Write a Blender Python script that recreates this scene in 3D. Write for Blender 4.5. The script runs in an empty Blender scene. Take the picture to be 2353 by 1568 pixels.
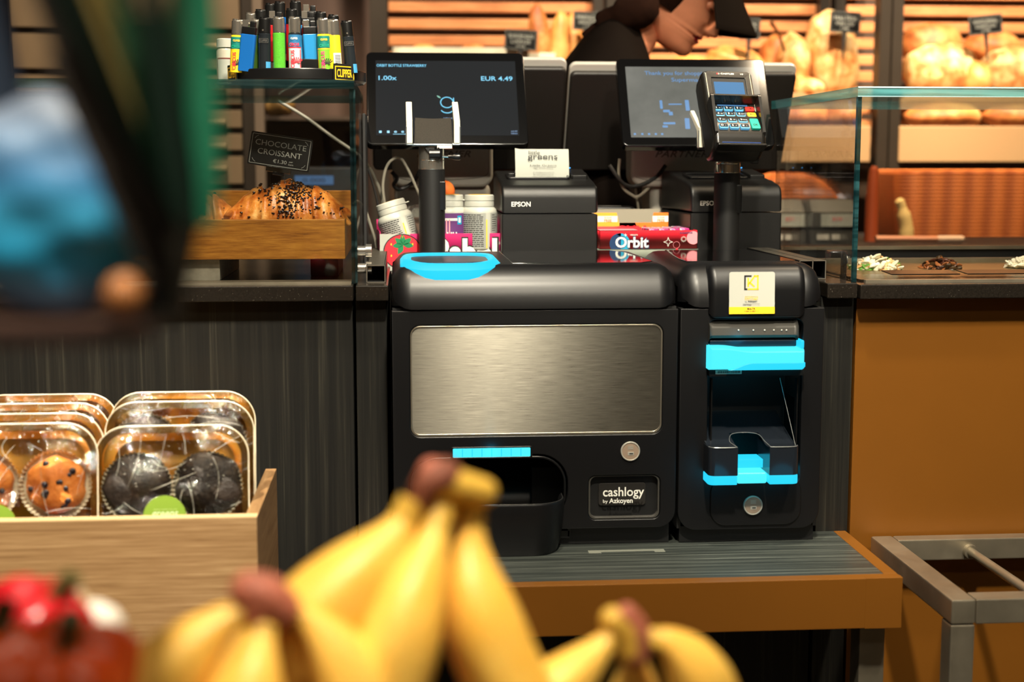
import bpy, bmesh, math, random
from mathutils import Vector, Matrix, Euler
PI = math.pi
R = math.radians
S = bpy.context.scene
COL = S.collection
random.seed(11)

# ------------------------------------------------------------------ camera, light, exposure
F = 3268.0
CX, CY, EYE = 1176.5, 784.0, 1.28
YAW, PITCH = R(4.48), R(7.13)
cam_data = bpy.data.cameras.new('camera')
cam = bpy.data.objects.new('camera', cam_data)
COL.objects.link(cam)
cam.location = (0, 0, EYE)
cam.rotation_euler = Euler((PI / 2 - PITCH, 0, -YAW), 'XYZ')
cam_data.sensor_width = 36.0
cam_data.lens = 50.0
cam_data.clip_start = 0.02
cam_data.dof.use_dof = True
cam_data.dof.focus_distance = 2.05
cam_data.dof.aperture_fstop = 3.5
S.camera = cam
CAMM = cam.rotation_euler.to_matrix()
S.view_settings.view_transform = 'Standard'
S.view_settings.look = 'None'
S.view_settings.gamma = 1.0
S.view_settings.use_curve_mapping = False
S.view_settings.exposure = 0.2

world = bpy.data.worlds.new('world')
S.world = world
world.use_nodes = True
world.node_tree.nodes['Background'].inputs[0].default_value = (1.0, 0.86, 0.66, 1)
world.node_tree.nodes['Background'].inputs[1].default_value = 0.055

def spot(name, loc, target, power, col, angle, blend=0.5, size=0.05):
    d = bpy.data.lights.new(name, 'SPOT')
    d.energy = power; d.color = col; d.spot_size = R(angle); d.spot_blend = blend
    d.shadow_soft_size = size
    o = bpy.data.objects.new(name, d); COL.objects.link(o)
    o.location = loc
    o.rotation_euler = (Vector(target) - Vector(loc)).to_track_quat('-Z', 'Y').to_euler()
    return o

def area(name, loc, target, power, col, sx, sy):
    d = bpy.data.lights.new(name, 'AREA')
    d.energy = power; d.color = col; d.shape = 'RECTANGLE'; d.size = sx; d.size_y = sy
    o = bpy.data.objects.new(name, d); COL.objects.link(o)
    o.location = loc
    o.rotation_euler = (Vector(target) - Vector(loc)).to_track_quat('-Z', 'Y').to_euler()
    return o

WARM = (1.0, 0.78, 0.52)
NEUT = (1.0, 0.90, 0.71)
# ceiling spots over the aisle in front of the counter, with added fills
spot('aisle_spot', (0.225, 0.58, 2.75), (0.24, 1.92, 0.90), 255, NEUT, 58, 0.6, 0.06)
spot('aisle_spot', (-0.62, 0.70, 2.75), (-0.40, 1.66, 0.86), 300, NEUT, 27, 0.8, 0.06)
spot('aisle_spot', (1.05, 0.75, 2.75), (0.84, 1.88, 0.80), 130, NEUT, 29, 0.8, 0.06)
spot('produce_spot', (0.05, 0.15, 2.75), (0.0, 0.68, 0.95), 170, NEUT, 33, 0.6, 0.06)
spot('produce_spot', (-0.45, 0.10, 2.75), (-0.12, 0.56, 1.26), 34, NEUT, 30, 0.6, 0.06)  # added fill that brightens the blurred plant and bag
spot('till_spot', (0.20, 1.35, 2.75), (0.30, 2.33, 1.18), 105, NEUT, 52, 0.6, 0.05)
spot('till_spot', (1.35, 2.55, 2.55), (0.58, 2.90, 1.52), 105, WARM, 50, 0.6, 0.05)  # added fill for the cashier's face
spot('front_fill_spot', (0.42, -1.2, 2.9), (0.30, 2.42, 1.22), 200, NEUT, 17, 0.6, 0.06)  # added fill from behind the camera for the shaded till stands
spot('case_spot', (-0.30, 1.70, 2.75), (-0.22, 2.10, 1.20), 60, WARM, 36, 0.6, 0.05)
spot('case_spot', (1.00, 1.95, 2.75), (0.85, 2.16, 1.13), 40, WARM, 40, 0.6, 0.05)
# warm track spots over the bread and the rear table, then added fills
for bx, tx in ((0.15, 0.25), (0.95, 0.95), (1.45, 1.45), (1.9, 1.9)):
    spot('bread_spot', (bx, 2.95, 2.85), (tx, 4.05, 1.48), 185, (1.0, 0.84, 0.62), 52, 0.6, 0.05)
spot('table_spot', (1.2, 2.75, 2.85), (1.25, 3.45, 1.15), 190, (1.0, 0.74, 0.42), 50, 0.6, 0.05)
spot('rear_fill_spot', (-0.55, 2.75, 2.85), (-0.50, 3.75, 1.45), 150, WARM, 46, 0.6, 0.05)  # added fill for the drawers at the rear left
area('ceiling_fill', (0.2, -0.9, 3.1), (0.2, -0.9, 0), 18, NEUT, 3.6, 0.35)  # added unseen fill for reflections and the wall behind the camera
area('ceiling_fill', (0.3, 1.0, 2.95), (0.3, 1.0, 0), 12, NEUT, 2.4, 0.5)  # added unseen fill that brightens the brushed steel panel
def led(name, loc, power, r=0.008):
    d = bpy.data.lights.new(name, 'POINT'); d.energy = power; d.color = (0.02, 0.62, 1.0); d.shadow_soft_size = r
    o = bpy.data.objects.new(name, d); COL.objects.link(o); o.location = loc

# ------------------------------------------------------------------ pixel -> point (real depth given)
def ray(px, py):
    return CAMM @ Vector(((px - CX) / F, -(py - CY) / F, -1.0))

def at(px, py, Y):
    d = ray(px, py); t = Y / d.y
    return Vector((d.x * t, Y, EYE + d.z * t))

def atz(px, py, Z):
    d = ray(px, py); t = (Z - EYE) / d.z
    return Vector((d.x * t, d.y * t, Z))

# ------------------------------------------------------------------ materials
def lin(c):
    return tuple(((x / 255) / 12.92 if x / 255 <= 0.04045 else ((x / 255 + 0.055) / 1.055) ** 2.4) for x in c)

def new_mat(name):
    m = bpy.data.materials.new(name); m.use_nodes = True
    nt = m.node_tree
    return m, nt, nt.nodes['Principled BSDF']

def L(nt, a, b):
    nt.links.new(a, b)

def coords(nt, scale=(1, 1, 1), kind='Object', rot=(0, 0, 0)):
    tc = nt.nodes.new('ShaderNodeTexCoord'); mp = nt.nodes.new('ShaderNodeMapping')
    L(nt, tc.outputs[kind], mp.inputs[0]); mp.inputs['Scale'].default_value = scale
    mp.inputs['Rotation'].default_value = rot
    return mp.outputs[0]

def noise(nt, vec, scale, detail=4, rough=0.55):
    n = nt.nodes.new('ShaderNodeTexNoise'); L(nt, vec, n.inputs['Vector'])
    n.inputs['Scale'].default_value = scale; n.inputs['Detail'].default_value = detail
    n.inputs['Roughness'].default_value = rough
    return n.outputs['Fac']

def ramp(nt, fac, stops, interp='LINEAR'):
    r = nt.nodes.new('ShaderNodeValToRGB'); L(nt, fac, r.inputs[0])
    r.color_ramp.interpolation = interp
    e = r.color_ramp.elements
    while len(e) < len(stops): e.new(0.5)
    for i, (p, c) in enumerate(stops):
        e[i].position = p
        e[i].color = tuple(c) + (1,) if not isinstance(c, (int, float)) else (c, c, c, 1)
    return r.outputs[0]

def bump(nt, b, h, strength, dist=0.002):
    n = nt.nodes.new('ShaderNodeBump'); L(nt, h, n.inputs['Height'])
    n.inputs['Strength'].default_value = strength; n.inputs['Distance'].default_value = dist
    L(nt, n.outputs[0], b.inputs['Normal'])
    return n

def mat(name, col, rough=0.5, metal=0.0, var=0.0, vscale=30, bmp=0.0, bscale=400, coat=0.0, spec=0.5, srgb=True, rvar=0.0, sub=0.0):
    m, nt, b = new_mat(name)
    c = lin(col) if srgb else col
    b.inputs['Base Color'].default_value = (*c, 1)
    b.inputs['Roughness'].default_value = rough; b.inputs['Metallic'].default_value = metal
    b.inputs['Specular IOR Level'].default_value = spec
    if coat: b.inputs['Coat Weight'].default_value = coat; b.inputs['Coat Roughness'].default_value = 0.30 if coat < 0.3 else 0.08
    if sub:
        b.inputs['Subsurface Weight'].default_value = sub
        b.inputs['Subsurface Radius'].default_value = (0.02, 0.01, 0.005)
    if var or bmp or rvar:
        v = coords(nt)
    if var:
        f = noise(nt, v, vscale)
        L(nt, ramp(nt, f, [(0.25, tuple(x * (1 - var) for x in c)), (0.75, tuple(min(1, x * (1 + var)) for x in c))]), b.inputs['Base Color'])
    if rvar:
        f = noise(nt, v, 14, 6, 0.7)
        L(nt, ramp(nt, f, [(0.35, max(0.02, rough - rvar)), (0.7, min(1, rough + rvar))]), b.inputs['Roughness'])
    if bmp:
        bump(nt, b, noise(nt, v, bscale, 2), bmp)
    return m

def emis(name, col, strength, base=(0, 0, 0), rough=0.4):
    m, nt, b = new_mat(name)
    b.inputs['Base Color'].default_value = (*base, 1)
    b.inputs['Emission Color'].default_value = (*col, 1)
    b.inputs['Emission Strength'].default_value = strength
    b.inputs['Roughness'].default_value = rough
    return m

def wood(name, cols, scale, rough=0.5, kind='Object', bmp=0.15, rot=(0, 0, 0), detail=8):
    m, nt, b = new_mat(name)
    v = coords(nt, scale, kind, rot)
    f1 = noise(nt, v, 1.0, detail, 0.65)
    f2 = noise(nt, coords(nt, tuple(s * 4 for s in scale), kind, rot), 1.0, 4, 0.6)
    mx = nt.nodes.new('ShaderNodeMath'); mx.operation = 'MULTIPLY_ADD'
    L(nt, f2, mx.inputs[0]); mx.inputs[1].default_value = 0.35; L(nt, f1, mx.inputs[2])
    n = len(cols)
    L(nt, ramp(nt, mx.outputs[0], [(0.42 + 0.5 * i / max(1, n - 1), lin(c)) for i, c in enumerate(cols)]), b.inputs['Base Color'])
    b.inputs['Roughness'].default_value = rough
    if bmp: bump(nt, b, mx.outputs[0], bmp, 0.001)
    return m

def film(name, tint=(1, 1, 1), refl=0.06, fres=0.5, rough=0.03, wrinkle=0.0, wscale=30, edge=None):
    """thin clear sheet: see-through plus a mirror share that grows at grazing angles"""
    m, nt, b = new_mat(name)
    nt.nodes.remove(b)
    out = nt.nodes['Material Output']
    tr = nt.nodes.new('ShaderNodeBsdfTransparent'); tr.inputs[0].default_value = (*tint, 1)
    gl = nt.nodes.new('ShaderNodeBsdfGlossy'); gl.inputs['Roughness'].default_value = rough
    lw = nt.nodes.new('ShaderNodeLayerWeight'); lw.inputs[0].default_value = 0.35
    ma = nt.nodes.new('ShaderNodeMath'); ma.operation = 'MULTIPLY_ADD'; ma.use_clamp = True
    L(nt, lw.outputs['Fresnel'], ma.inputs[0]); ma.inputs[1].default_value = fres; ma.inputs[2].default_value = refl
    if wrinkle:
        v = coords(nt, (1, 1, 1))
        n1 = nt.nodes.new('ShaderNodeTexNoise'); L(nt, v, n1.inputs['Vector'])
        n1.inputs['Scale'].default_value = wscale; n1.inputs['Detail'].default_value = 5
        n1.inputs['Distortion'].default_value = 1.2
        bm_ = nt.nodes.new('ShaderNodeBump'); L(nt, n1.outputs['Fac'], bm_.inputs['Height'])
        bm_.inputs['Strength'].default_value = wrinkle; bm_.inputs['Distance'].default_value = 0.02
        L(nt, bm_.outputs[0], gl.inputs['Normal'])
    mix = nt.nodes.new('ShaderNodeMixShader')
    L(nt, ma.outputs[0], mix.inputs[0]); L(nt, tr.outputs[0], mix.inputs[1]); L(nt, gl.outputs[0], mix.inputs[2])
    L(nt, mix.outputs[0], out.inputs[0])
    return m

def edge_mat(name, col, tint, k):
    m, nt, b = new_mat(name)
    out = nt.nodes['Material Output']
    b.inputs['Base Color'].default_value = (*lin(col), 1); b.inputs['Roughness'].default_value = 0.12; b.inputs['Specular IOR Level'].default_value = 0.9
    f = noise(nt, coords(nt, (3, 3, 60)), 1.0, 3)
    L(nt, ramp(nt, f, [(0.35, tuple(x * 0.45 for x in lin(col))), (0.5, lin(col)), (0.66, tuple(min(1, x * 3.2 + 0.03) for x in lin(col)))]), b.inputs['Base Color'])
    tr = nt.nodes.new('ShaderNodeBsdfTransparent'); tr.inputs[0].default_value = (*tint, 1)
    mix = nt.nodes.new('ShaderNodeMixShader'); mix.inputs[0].default_value = k
    L(nt, tr.outputs[0], mix.inputs[1]); L(nt, b.outputs[0], mix.inputs[2]); L(nt, mix.outputs[0], out.inputs[0])
    return m

def granite():
    m, nt, b = new_mat('dark granite')
    v = coords(nt)
    vo = nt.nodes.new('ShaderNodeTexVoronoi'); L(nt, v, vo.inputs['Vector']); vo.inputs['Scale'].default_value = 420
    f = noise(nt, v, 900, 2)
    mu = nt.nodes.new('ShaderNodeMath'); mu.operation = 'MULTIPLY'
    L(nt, f, mu.inputs[0])
    sub_ = nt.nodes.new('ShaderNodeMath'); sub_.operation = 'SUBTRACT'; sub_.inputs[0].default_value = 1.0
    L(nt, vo.outputs['Distance'], sub_.inputs[1]); L(nt, sub_.outputs[0], mu.inputs[1])
    L(nt, ramp(nt, mu.outputs[0], [(0.0, lin((22, 19, 16))), (0.52, lin((34, 30, 26))), (0.6, lin((120, 112, 98)))]), b.inputs['Base Color'])
    b.inputs['Roughness'].default_value = 0.22
    return m

def wicker(name, c1, c2, sx=60, sz=150):
    m, nt, b = new_mat(name)
    tc = nt.nodes.new('ShaderNodeTexCoord')
    sep = nt.nodes.new('ShaderNodeSeparateXYZ'); L(nt, tc.outputs['Object'], sep.inputs[0])
    def sine(out, k, ph=0):
        a = nt.nodes.new('ShaderNodeMath'); a.operation = 'MULTIPLY_ADD'; L(nt, out, a.inputs[0]); a.inputs[1].default_value = k; a.inputs[2].default_value = ph
        s_ = nt.nodes.new('ShaderNodeMath'); s_.operation = 'SINE'; L(nt, a.outputs[0], s_.inputs[0]); return s_.outputs[0]
    w1 = sine(sep.outputs['X'], sx); w2 = sine(sep.outputs['Z'], sz)
    mu = nt.nodes.new('ShaderNodeMath'); mu.operation = 'MULTIPLY_ADD'
    L(nt, w1, mu.inputs[0]); mu.inputs[1].default_value = 0.8; L(nt, w2, mu.inputs[2])
    ad = nt.nodes.new('ShaderNodeMath'); ad.operation = 'MULTIPLY_ADD'; L(nt, mu.outputs[0], ad.inputs[0]); ad.inputs[1].default_value = 0.28; ad.inputs[2].default_value = 0.5
    L(nt, ramp(nt, ad.outputs[0], [(0.1, c1), (0.8, c2)]), b.inputs['Base Color'])
    b.inputs['Roughness'].default_value = 0.6
    bump(nt, b, ad.outputs[0], 0.6, 0.006)
    return m

BLK = mat('black moulded plastic', (7, 7, 9), 0.44, bmp=0.08, bscale=1800, spec=0.35, coat=0.21)
BLK2 = mat('black smooth plastic', (15, 15, 16), 0.3)
BLKM = mat('black matt plastic', (16, 16, 17), 0.55)
BEZ = mat('gloss bezel', (9, 9, 10), 0.10)
GLOSS = mat('gloss black plastic', (8, 8, 9), 0.06, rvar=0.04)
VOIDM = mat('very dark plastic', (8, 8, 9), 0.55)
STEEL = mat('satin steel', (176, 166, 146), 0.36, 0.85, var=0.16, vscale=18, rvar=0.08)
CHROME = mat('chrome', (235, 230, 220), 0.13, 0.92)
COPPER = mat('copper powder coat', (124, 76, 20), 0.40, 0.25, bmp=0.10, bscale=2600, var=0.05, vscale=6)
PANEL = wood('dark grained laminate', [(5, 5, 4), (11, 11, 9), (22, 21, 17), (50, 48, 40)], (75, 75, 1.1), 0.5, bmp=0.2)
SHELFTOP = wood('dark shelf laminate', [(20, 23, 22), (40, 44, 42), (66, 70, 66), (108, 112, 104)], (2.2, 210, 210), 0.33, bmp=0.2)
OAK = wood('light oak', [(110, 78, 48), (137, 104, 68), (155, 122, 84), (178, 146, 106)], (5, 90, 260), 0.5)
ACACIA = wood('warm tray wood', [(108, 62, 15), (150, 94, 27), (174, 116, 39), (198, 140, 56)], (9, 120, 130), 0.45)
GRAN = granite()
WHITE = mat('white plastic', (180, 181, 172), 0.4)
PAPER = mat('paper', (168, 171, 162), 0.7)
GREYP = mat('grey plastic', (120, 114, 104), 0.45, bmp=0.05)
LGREY = mat('light grey plastic', (196, 192, 182), 0.4)
DKGREY = mat('dark grey plastic', (58, 56, 52), 0.45)
INK = mat('black ink', (22, 20, 20), 0.6)
INKG = mat('grey ink', (95, 92, 88), 0.6)
WINK = mat('white print', (228, 228, 220), 0.5)
YEL = mat('yellow print', (248, 196, 40), 0.5)
RED = mat('red print', (228, 40, 56), 0.45)
PINK = mat('pink print', (206, 44, 112), 0.45)
LPINK = mat('pale pink print', (240, 150, 160), 0.5)
NAVY = mat('navy print', (14, 52, 96), 0.5)
TEAL = mat('teal print', (20, 150, 190), 0.5)
GREENP = mat('green print', (14, 118, 72), 0.5)
ORANGE = mat('orange print', (240, 120, 32), 0.5)
OYEL = mat('amber print', (248, 170, 52), 0.5)
CARD = mat('grey board', (150, 144, 128), 0.75)
SAGE = mat('sage grey print', (158, 166, 152), 0.6)
PURPLE = mat('purple print', (96, 50, 110), 0.5)
CYAN = emis('cyan lamp', (0.02, 0.60, 0.87), 1.0, (0.0, 0.03, 0.05), 0.4)
CYANB = emis('bright cyan lamp', (0.07, 0.78, 0.93), 1.0, (0.0, 0.03, 0.05), 0.4)
CYTXT = emis('screen cyan', (0.10, 0.62, 0.95), 0.9)
GLASS = film('clear glass', (0.985, 0.992, 0.988), 0.012, 0.55, 0.015)
EDGE = edge_mat('green glass edge', (56, 112, 116), (0.50, 0.78, 0.76), 0.5)
EDGE2 = edge_mat('deep green glass edge', (16, 60, 66), (0.3, 0.5, 0.5), 0.8)
EDGED = edge_mat('dark glass edge', (13, 38, 41), (0.35, 0.52, 0.50), 0.45)

# ------------------------------------------------------------------ mesh builder
def TR(x, y, z):
    return Matrix.Translation((x, y, z))

FACE = Matrix.Rotation(PI / 2, 4, 'X')       # xy-plane drawing -> stands up, facing -Y

def rrect(w, h, r, n=6, cx=0, cy=0):
    r = min(r, w / 2 - 1e-5, h / 2 - 1e-5)
    p = []
    for (sx, sy, a0) in ((1, 1, 0), (-1, 1, 90), (-1, -1, 180), (1, -1, 270)):
        for i in range(n + 1):
            a = R(a0 + 90 * i / n)
            p.append((cx + sx * (w / 2 - r) + r * math.cos(a), cy + sy * (h / 2 - r) + r * math.sin(a)))
    return p

def circ(r, n=32, cx=0, cy=0):
    return [(cx + r * math.cos(2 * PI * i / n), cy + r * math.sin(2 * PI * i / n)) for i in range(n)]

def inset(poly, d):
    n = len(poly); out = []
    for i in range(n):
        p0, p1, p2 = Vector(poly[i - 1]), Vector(poly[i]), Vector(poly[(i + 1) % n])
        e1 = (p1 - p0); e2 = (p2 - p1)
        if e1.length < 1e-9 or e2.length < 1e-9:
            e1 = e2 if e1.length < 1e-9 else e1; e2 = e1
        n1 = Vector((-e1.y, e1.x)).normalized(); n2 = Vector((-e2.y, e2.x)).normalized()
        b = n1 + n2
        if b.length < 1e-6: b = n1
        b.normalize()
        k = d / max(0.45, b.dot(n1))
        out.append((p1.x + b.x * k, p1.y + b.y * k))
    return out

class MB:
    def __init__(s):
        s.v, s.f, s.mi, s.mats = [], [], [], []
    def slot(s, m):
        if m not in s.mats: s.mats.append(m)
        return s.mats.index(m)
    def add(s, verts, faces, m, M=None):
        o = len(s.v); k = s.slot(m)
        s.v += [(M @ Vector(v))[:] if M is not None else tuple(v) for v in verts]
        s.f += [tuple(i + o for i in f) for f in faces]
        s.mi += [k] * len(faces)
        return s
    def box(s, c, d, m, r=0.0, seg=2, M=None):
        bm = bmesh.new(); bmesh.ops.create_cube(bm, size=1)
        for v in bm.verts: v.co = Vector((v.co.x * d[0] + c[0], v.co.y * d[1] + c[1], v.co.z * d[2] + c[2]))
        if r > 0:
            bmesh.ops.bevel(bm, geom=bm.edges[:], offset=min(r, 0.49 * min(d)), segments=seg, profile=0.5, affect='EDGES')
        s.frombm(bm, m, M); return s
    def frombm(s, bm, m, M=None):
        bm.verts.index_update()
        s.add([v.co[:] for v in bm.verts], [[v.index for v in f.verts] for f in bm.faces], m, M); bm.free()
    def b2(s, x0, x1, y0, y1, z0, z1, m, r=0.0, seg=2, M=None):
        return s.box(((x0 + x1) / 2, (y0 + y1) / 2, (z0 + z1) / 2), (abs(x1 - x0), abs(y1 - y0), abs(z1 - z0)), m, r, seg, M)
    def prism(s, poly, z0, z1, m, r=0.0, seg=3, M=None, rb=None):
        """polygon (ccw) extruded z0..z1; r rounds the z1 rim, rb the z0 rim"""
        rb = r if rb is None else rb
        st = []
        if rb > 0: st += [(z0 + rb * (1 - math.sin(a)), rb * (1 - math.cos(a))) for a in [PI / 2 * (1 - i / seg) for i in range(seg + 1)]]
        else: st += [(z0, 0)]
        if r > 0: st += [(z1 - r * (1 - math.sin(a)), r * (1 - math.cos(a))) for a in [PI / 2 * i / seg for i in range(seg + 1)]]
        else: st += [(z1, 0)]
        n = len(poly); V = []; Fc = []
        for z, d in st:
            V += [(x, y, z) for x, y in (inset(poly, d) if d > 1e-7 else poly)]
        for k in range(len(st) - 1):
            for i in range(n):
                j = (i + 1) % n
                Fc.append((k * n + i, k * n + j, (k + 1) * n + j, (k + 1) * n + i))
        Fc.append(tuple(reversed(range(n)))); Fc.append(tuple((len(st) - 1) * n + i for i in range(n)))
        return s.add(V, Fc, m, M)
    def lathe(s, prof, m, n=32, M=None):
        V, Fc = [], []
        for r_, z in prof:
            V += [(r_ * math.cos(2 * PI * i / n), r_ * math.sin(2 * PI * i / n), z) for i in range(n)]
        for k in range(len(prof) - 1):
            for i in range(n):
                j = (i + 1) % n
                Fc.append((k * n + i, k * n + j, (k + 1) * n + j, (k + 1) * n + i))
        if prof[0][0] > 1e-6: Fc.append(tuple(reversed(range(n))))
        if prof[-1][0] > 1e-6: Fc.append(tuple((len(prof) - 1) * n + i for i in range(n)))
        return s.add(V, Fc, m, M)
    def cyl(s, p, q, r_, m, n=20, r2=None, M=None):
        return s.tube([p, q], [r_, r_ if r2 is None else r2], m, n, M)
    def tube(s, pts, rad, m, n=10, M=None, sq=None):
        pts = [Vector(p) for p in pts]
        if not isinstance(rad, (list, tuple)): rad = [rad] * len(pts)
        rings = []; up = None
        for i, p in enumerate(pts):
            t = (pts[min(i + 1, len(pts) - 1)] - pts[max(i - 1, 0)])
            t = t.normalized() if t.length > 1e-9 else Vector((0, 0, 1))
            if up is None:
                a = Vector((0, 0, 1)) if abs(t.z) < 0.9 else Vector((1, 0, 0))
                u = t.cross(a).normalized()
            else:
                u = (up - t * up.dot(t)).normalized()
            up = u; w = t.cross(u)
            k1, k2 = sq if sq else (1, 1)
            rings.append([p + (u * math.cos(2 * PI * j / n) * k1 + w * math.sin(2 * PI * j / n) * k2) * rad[i] for j in range(n)])
        return s.loft(rings, m, M)
    def loft(s, rings, m, M=None, caps=True, flip=False):
        n = len(rings[0]); V = []; Fc = []
        for r_ in rings: V += [tuple(p) for p in r_]
        for k in range(len(rings) - 1):
            for i in range(n):
                j = (i + 1) % n
                Fc.append((k * n + i, k * n + j, (k + 1) * n + j, (k + 1) * n + i))
        if caps:
            Fc.append(tuple(reversed(range(n)))); Fc.append(tuple((len(rings) - 1) * n + i for i in range(n)))
        if flip: Fc = [tuple(reversed(f)) for f in Fc]
        return s.add(V, Fc, m, M)
    def ball(s, c, d, m, nu=20, nv=12, M=None, fn=None):
        V = []; Fc = []
        for k in range(nv + 1):
            t = PI * k / nv
            for i in range(nu):
                a = 2 * PI * i / nu
                p = Vector((math.sin(t) * math.cos(a), math.sin(t) * math.sin(a), math.cos(t)))
                q = fn(p) if fn else 1.0
                V.append((c[0] + p.x * d[0] * q, c[1] + p.y * d[1] * q, c[2] + p.z * d[2] * q))
        for k in range(nv):
            for i in range(nu):
                j = (i + 1) % nu
                Fc.append((k * nu + i, (k + 1) * nu + i, (k + 1) * nu + j, k * nu + j))
        return s.add(V, Fc, m, M)
    def surf(s, fn, nu, nv, m, M=None):
        V = [fn(i / nu, j / nv) for j in range(nv + 1) for i in range(nu + 1)]
        Fc = [(j * (nu + 1) + i, j * (nu + 1) + i + 1, (j + 1) * (nu + 1) + i + 1, (j + 1) * (nu + 1) + i) for j in range(nv) for i in range(nu)]
        return s.add(V, Fc, m, M)
    def fromcurve(s, cu, m, M):
        o = bpy.data.objects.new('tmp', cu); COL.objects.link(o)
        dg = bpy.context.evaluated_depsgraph_get()
        me = bpy.data.meshes.new_from_object(o.evaluated_get(dg))
        s.add([v.co[:] for v in me.vertices], [tuple(p.vertices) for p in me.polygons], m, M)
        bpy.data.objects.remove(o); bpy.data.curves.remove(cu); bpy.data.meshes.remove(me)
        return s
    def plate(s, outlines, z0, z1, m, bev=0.0, M=None):
        """flat plate with holes: first outline is the rim, the others are openings"""
        cu = bpy.data.curves.new('tmp', 'CURVE'); cu.dimensions = '2D'; cu.fill_mode = 'BOTH'
        for pl in outlines:
            sp = cu.splines.new('POLY'); sp.points.add(len(pl) - 1); sp.use_cyclic_u = True
            for i, (x, y) in enumerate(pl): sp.points[i].co = (x, y, 0, 1)
        h = (z1 - z0) / 2
        cu.extrude = max(1e-5, h - bev); cu.bevel_depth = bev; cu.bevel_resolution = 2
        if bev: cu.offset = -bev
        return s.fromcurve(cu, m, (M if M is not None else Matrix()) @ TR(0, 0, (z0 + z1) / 2))
    def text(s, st, size, m, M, align='CENTER', bold=0.0, shear=0.0, th=0.0002, sp=1.0, sx=1.0):
        cu = bpy.data.curves.new('tmp', 'FONT'); cu.body = st; cu.size = size; cu.align_x = align; cu.align_y = 'CENTER'
        cu.extrude = th; cu.offset = bold * size; cu.shear = shear; cu.space_character = sp; cu.resolution_u = 3
        return s.fromcurve(cu, m, M @ Matrix.Diagonal((sx, 1, 1, 1)))
    def fit(s, st, w, h, m, M, bold=0.0, shear=0.0, th=0.00015, sp=1.0):
        """text squeezed into a box w x h centred on M (w or h may be None)"""
        t = MB().text(st, 1.0, m, Matrix(), 'LEFT', bold, shear, 0.0, sp)
        if not t.v: return s
        xs = [v[0] for v in t.v]; ys = [v[1] for v in t.v]
        W, H = max(xs) - min(xs), max(ys) - min(ys)
        kx = w / W if w else h / H; ky = h / H if h else w / W
        V = [((v[0] - (min(xs) + W / 2)) * kx, (v[1] - (min(ys) + H / 2)) * ky, v[2] + th) for v in t.v]
        return s.add(V, t.f, m, M)
    def build(s, name, parent=None, loc=None, sharp=34, rot=None, flat=False):
        me = bpy.data.meshes.new(name); me.from_pydata(s.v, [], s.f)
        for m in s.mats: me.materials.append(m)
        me.polygons.foreach_set('material_index', s.mi)
        bm = bmesh.new(); bm.from_mesh(me)
        bmesh.ops.remove_doubles(bm, verts=bm.verts, dist=1e-7)
        for f in bm.faces: f.smooth = not flat
        for e in bm.edges:
            if len(e.link_faces) == 2:
                e.smooth = e.calc_face_angle(0) < R(sharp) and e.link_faces[0].material_index == e.link_faces[1].material_index
        bm.to_mesh(me); bm.free(); me.update()
        o = bpy.data.objects.new(name, me); COL.objects.link(o)
        if sharp < 60:
            wn = o.modifiers.new('weighted_normal', 'WEIGHTED_NORMAL'); wn.keep_sharp = True; wn.weight = 80
        if parent is not None: o.parent = parent
        if loc is not None: o.location = loc
        if rot is not None: o.rotation_euler = rot
        return o

def thing(name, label, cat, loc=(0, 0, 0), rot=(0, 0, 0), group=None):
    o = bpy.data.objects.new(name, None); COL.objects.link(o)
    o.location = loc; o.rotation_euler = rot; o.empty_display_size = 0.05
    o['label'] = label; o['category'] = cat
    if group: o['group'] = group
    return o

def tag(o, label, cat, group=None, kind=None):
    o['label'] = label; o['category'] = cat
    if group: o['group'] = group
    if kind: o['kind'] = kind
    return o

def struct(o):
    o['kind'] = 'structure'; return o

def dup(root, label, loc=None, rot=None, group=None):
    r = root.copy(); COL.objects.link(r)
    if loc is not None: r.location = loc
    if rot is not None: r.rotation_euler = rot
    r['label'] = label
    if group: r['group'] = group
    for ch in list(root.children):
        c = ch.copy(); COL.objects.link(c); c.parent = r
        for g in list(ch.children):
            d = g.copy(); COL.objects.link(d); d.parent = c
    return r

def smooth_path(pts, n=8):
    pts = [Vector(p) for p in pts]; out = []
    P = [pts[0] * 2 - pts[1]] + pts + [pts[-1] * 2 - pts[-2]]
    for i in range(1, len(P) - 2):
        for k in range(n):
            t = k / n; a, b, c, d = P[i - 1], P[i], P[i + 1], P[i + 2]
            out.append(0.5 * ((2 * b) + (c - a) * t + (2 * a - 5 * b + 4 * c - d) * t * t + (3 * b - a - 3 * c + d) * t ** 3))
    out.append(pts[-1]); return out

def rectpx(x0, y0, x1, y1, Y):
    """pixel rectangle on the upright plane Y -> (left, right, bottom, top)"""
    a, b = at(x0, y0, Y), at(x1, y1, Y)
    return a.x, b.x, b.z, a.z
S.cycles.transparent_max_bounces = 32
S.cycles.max_bounces = 8

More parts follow.
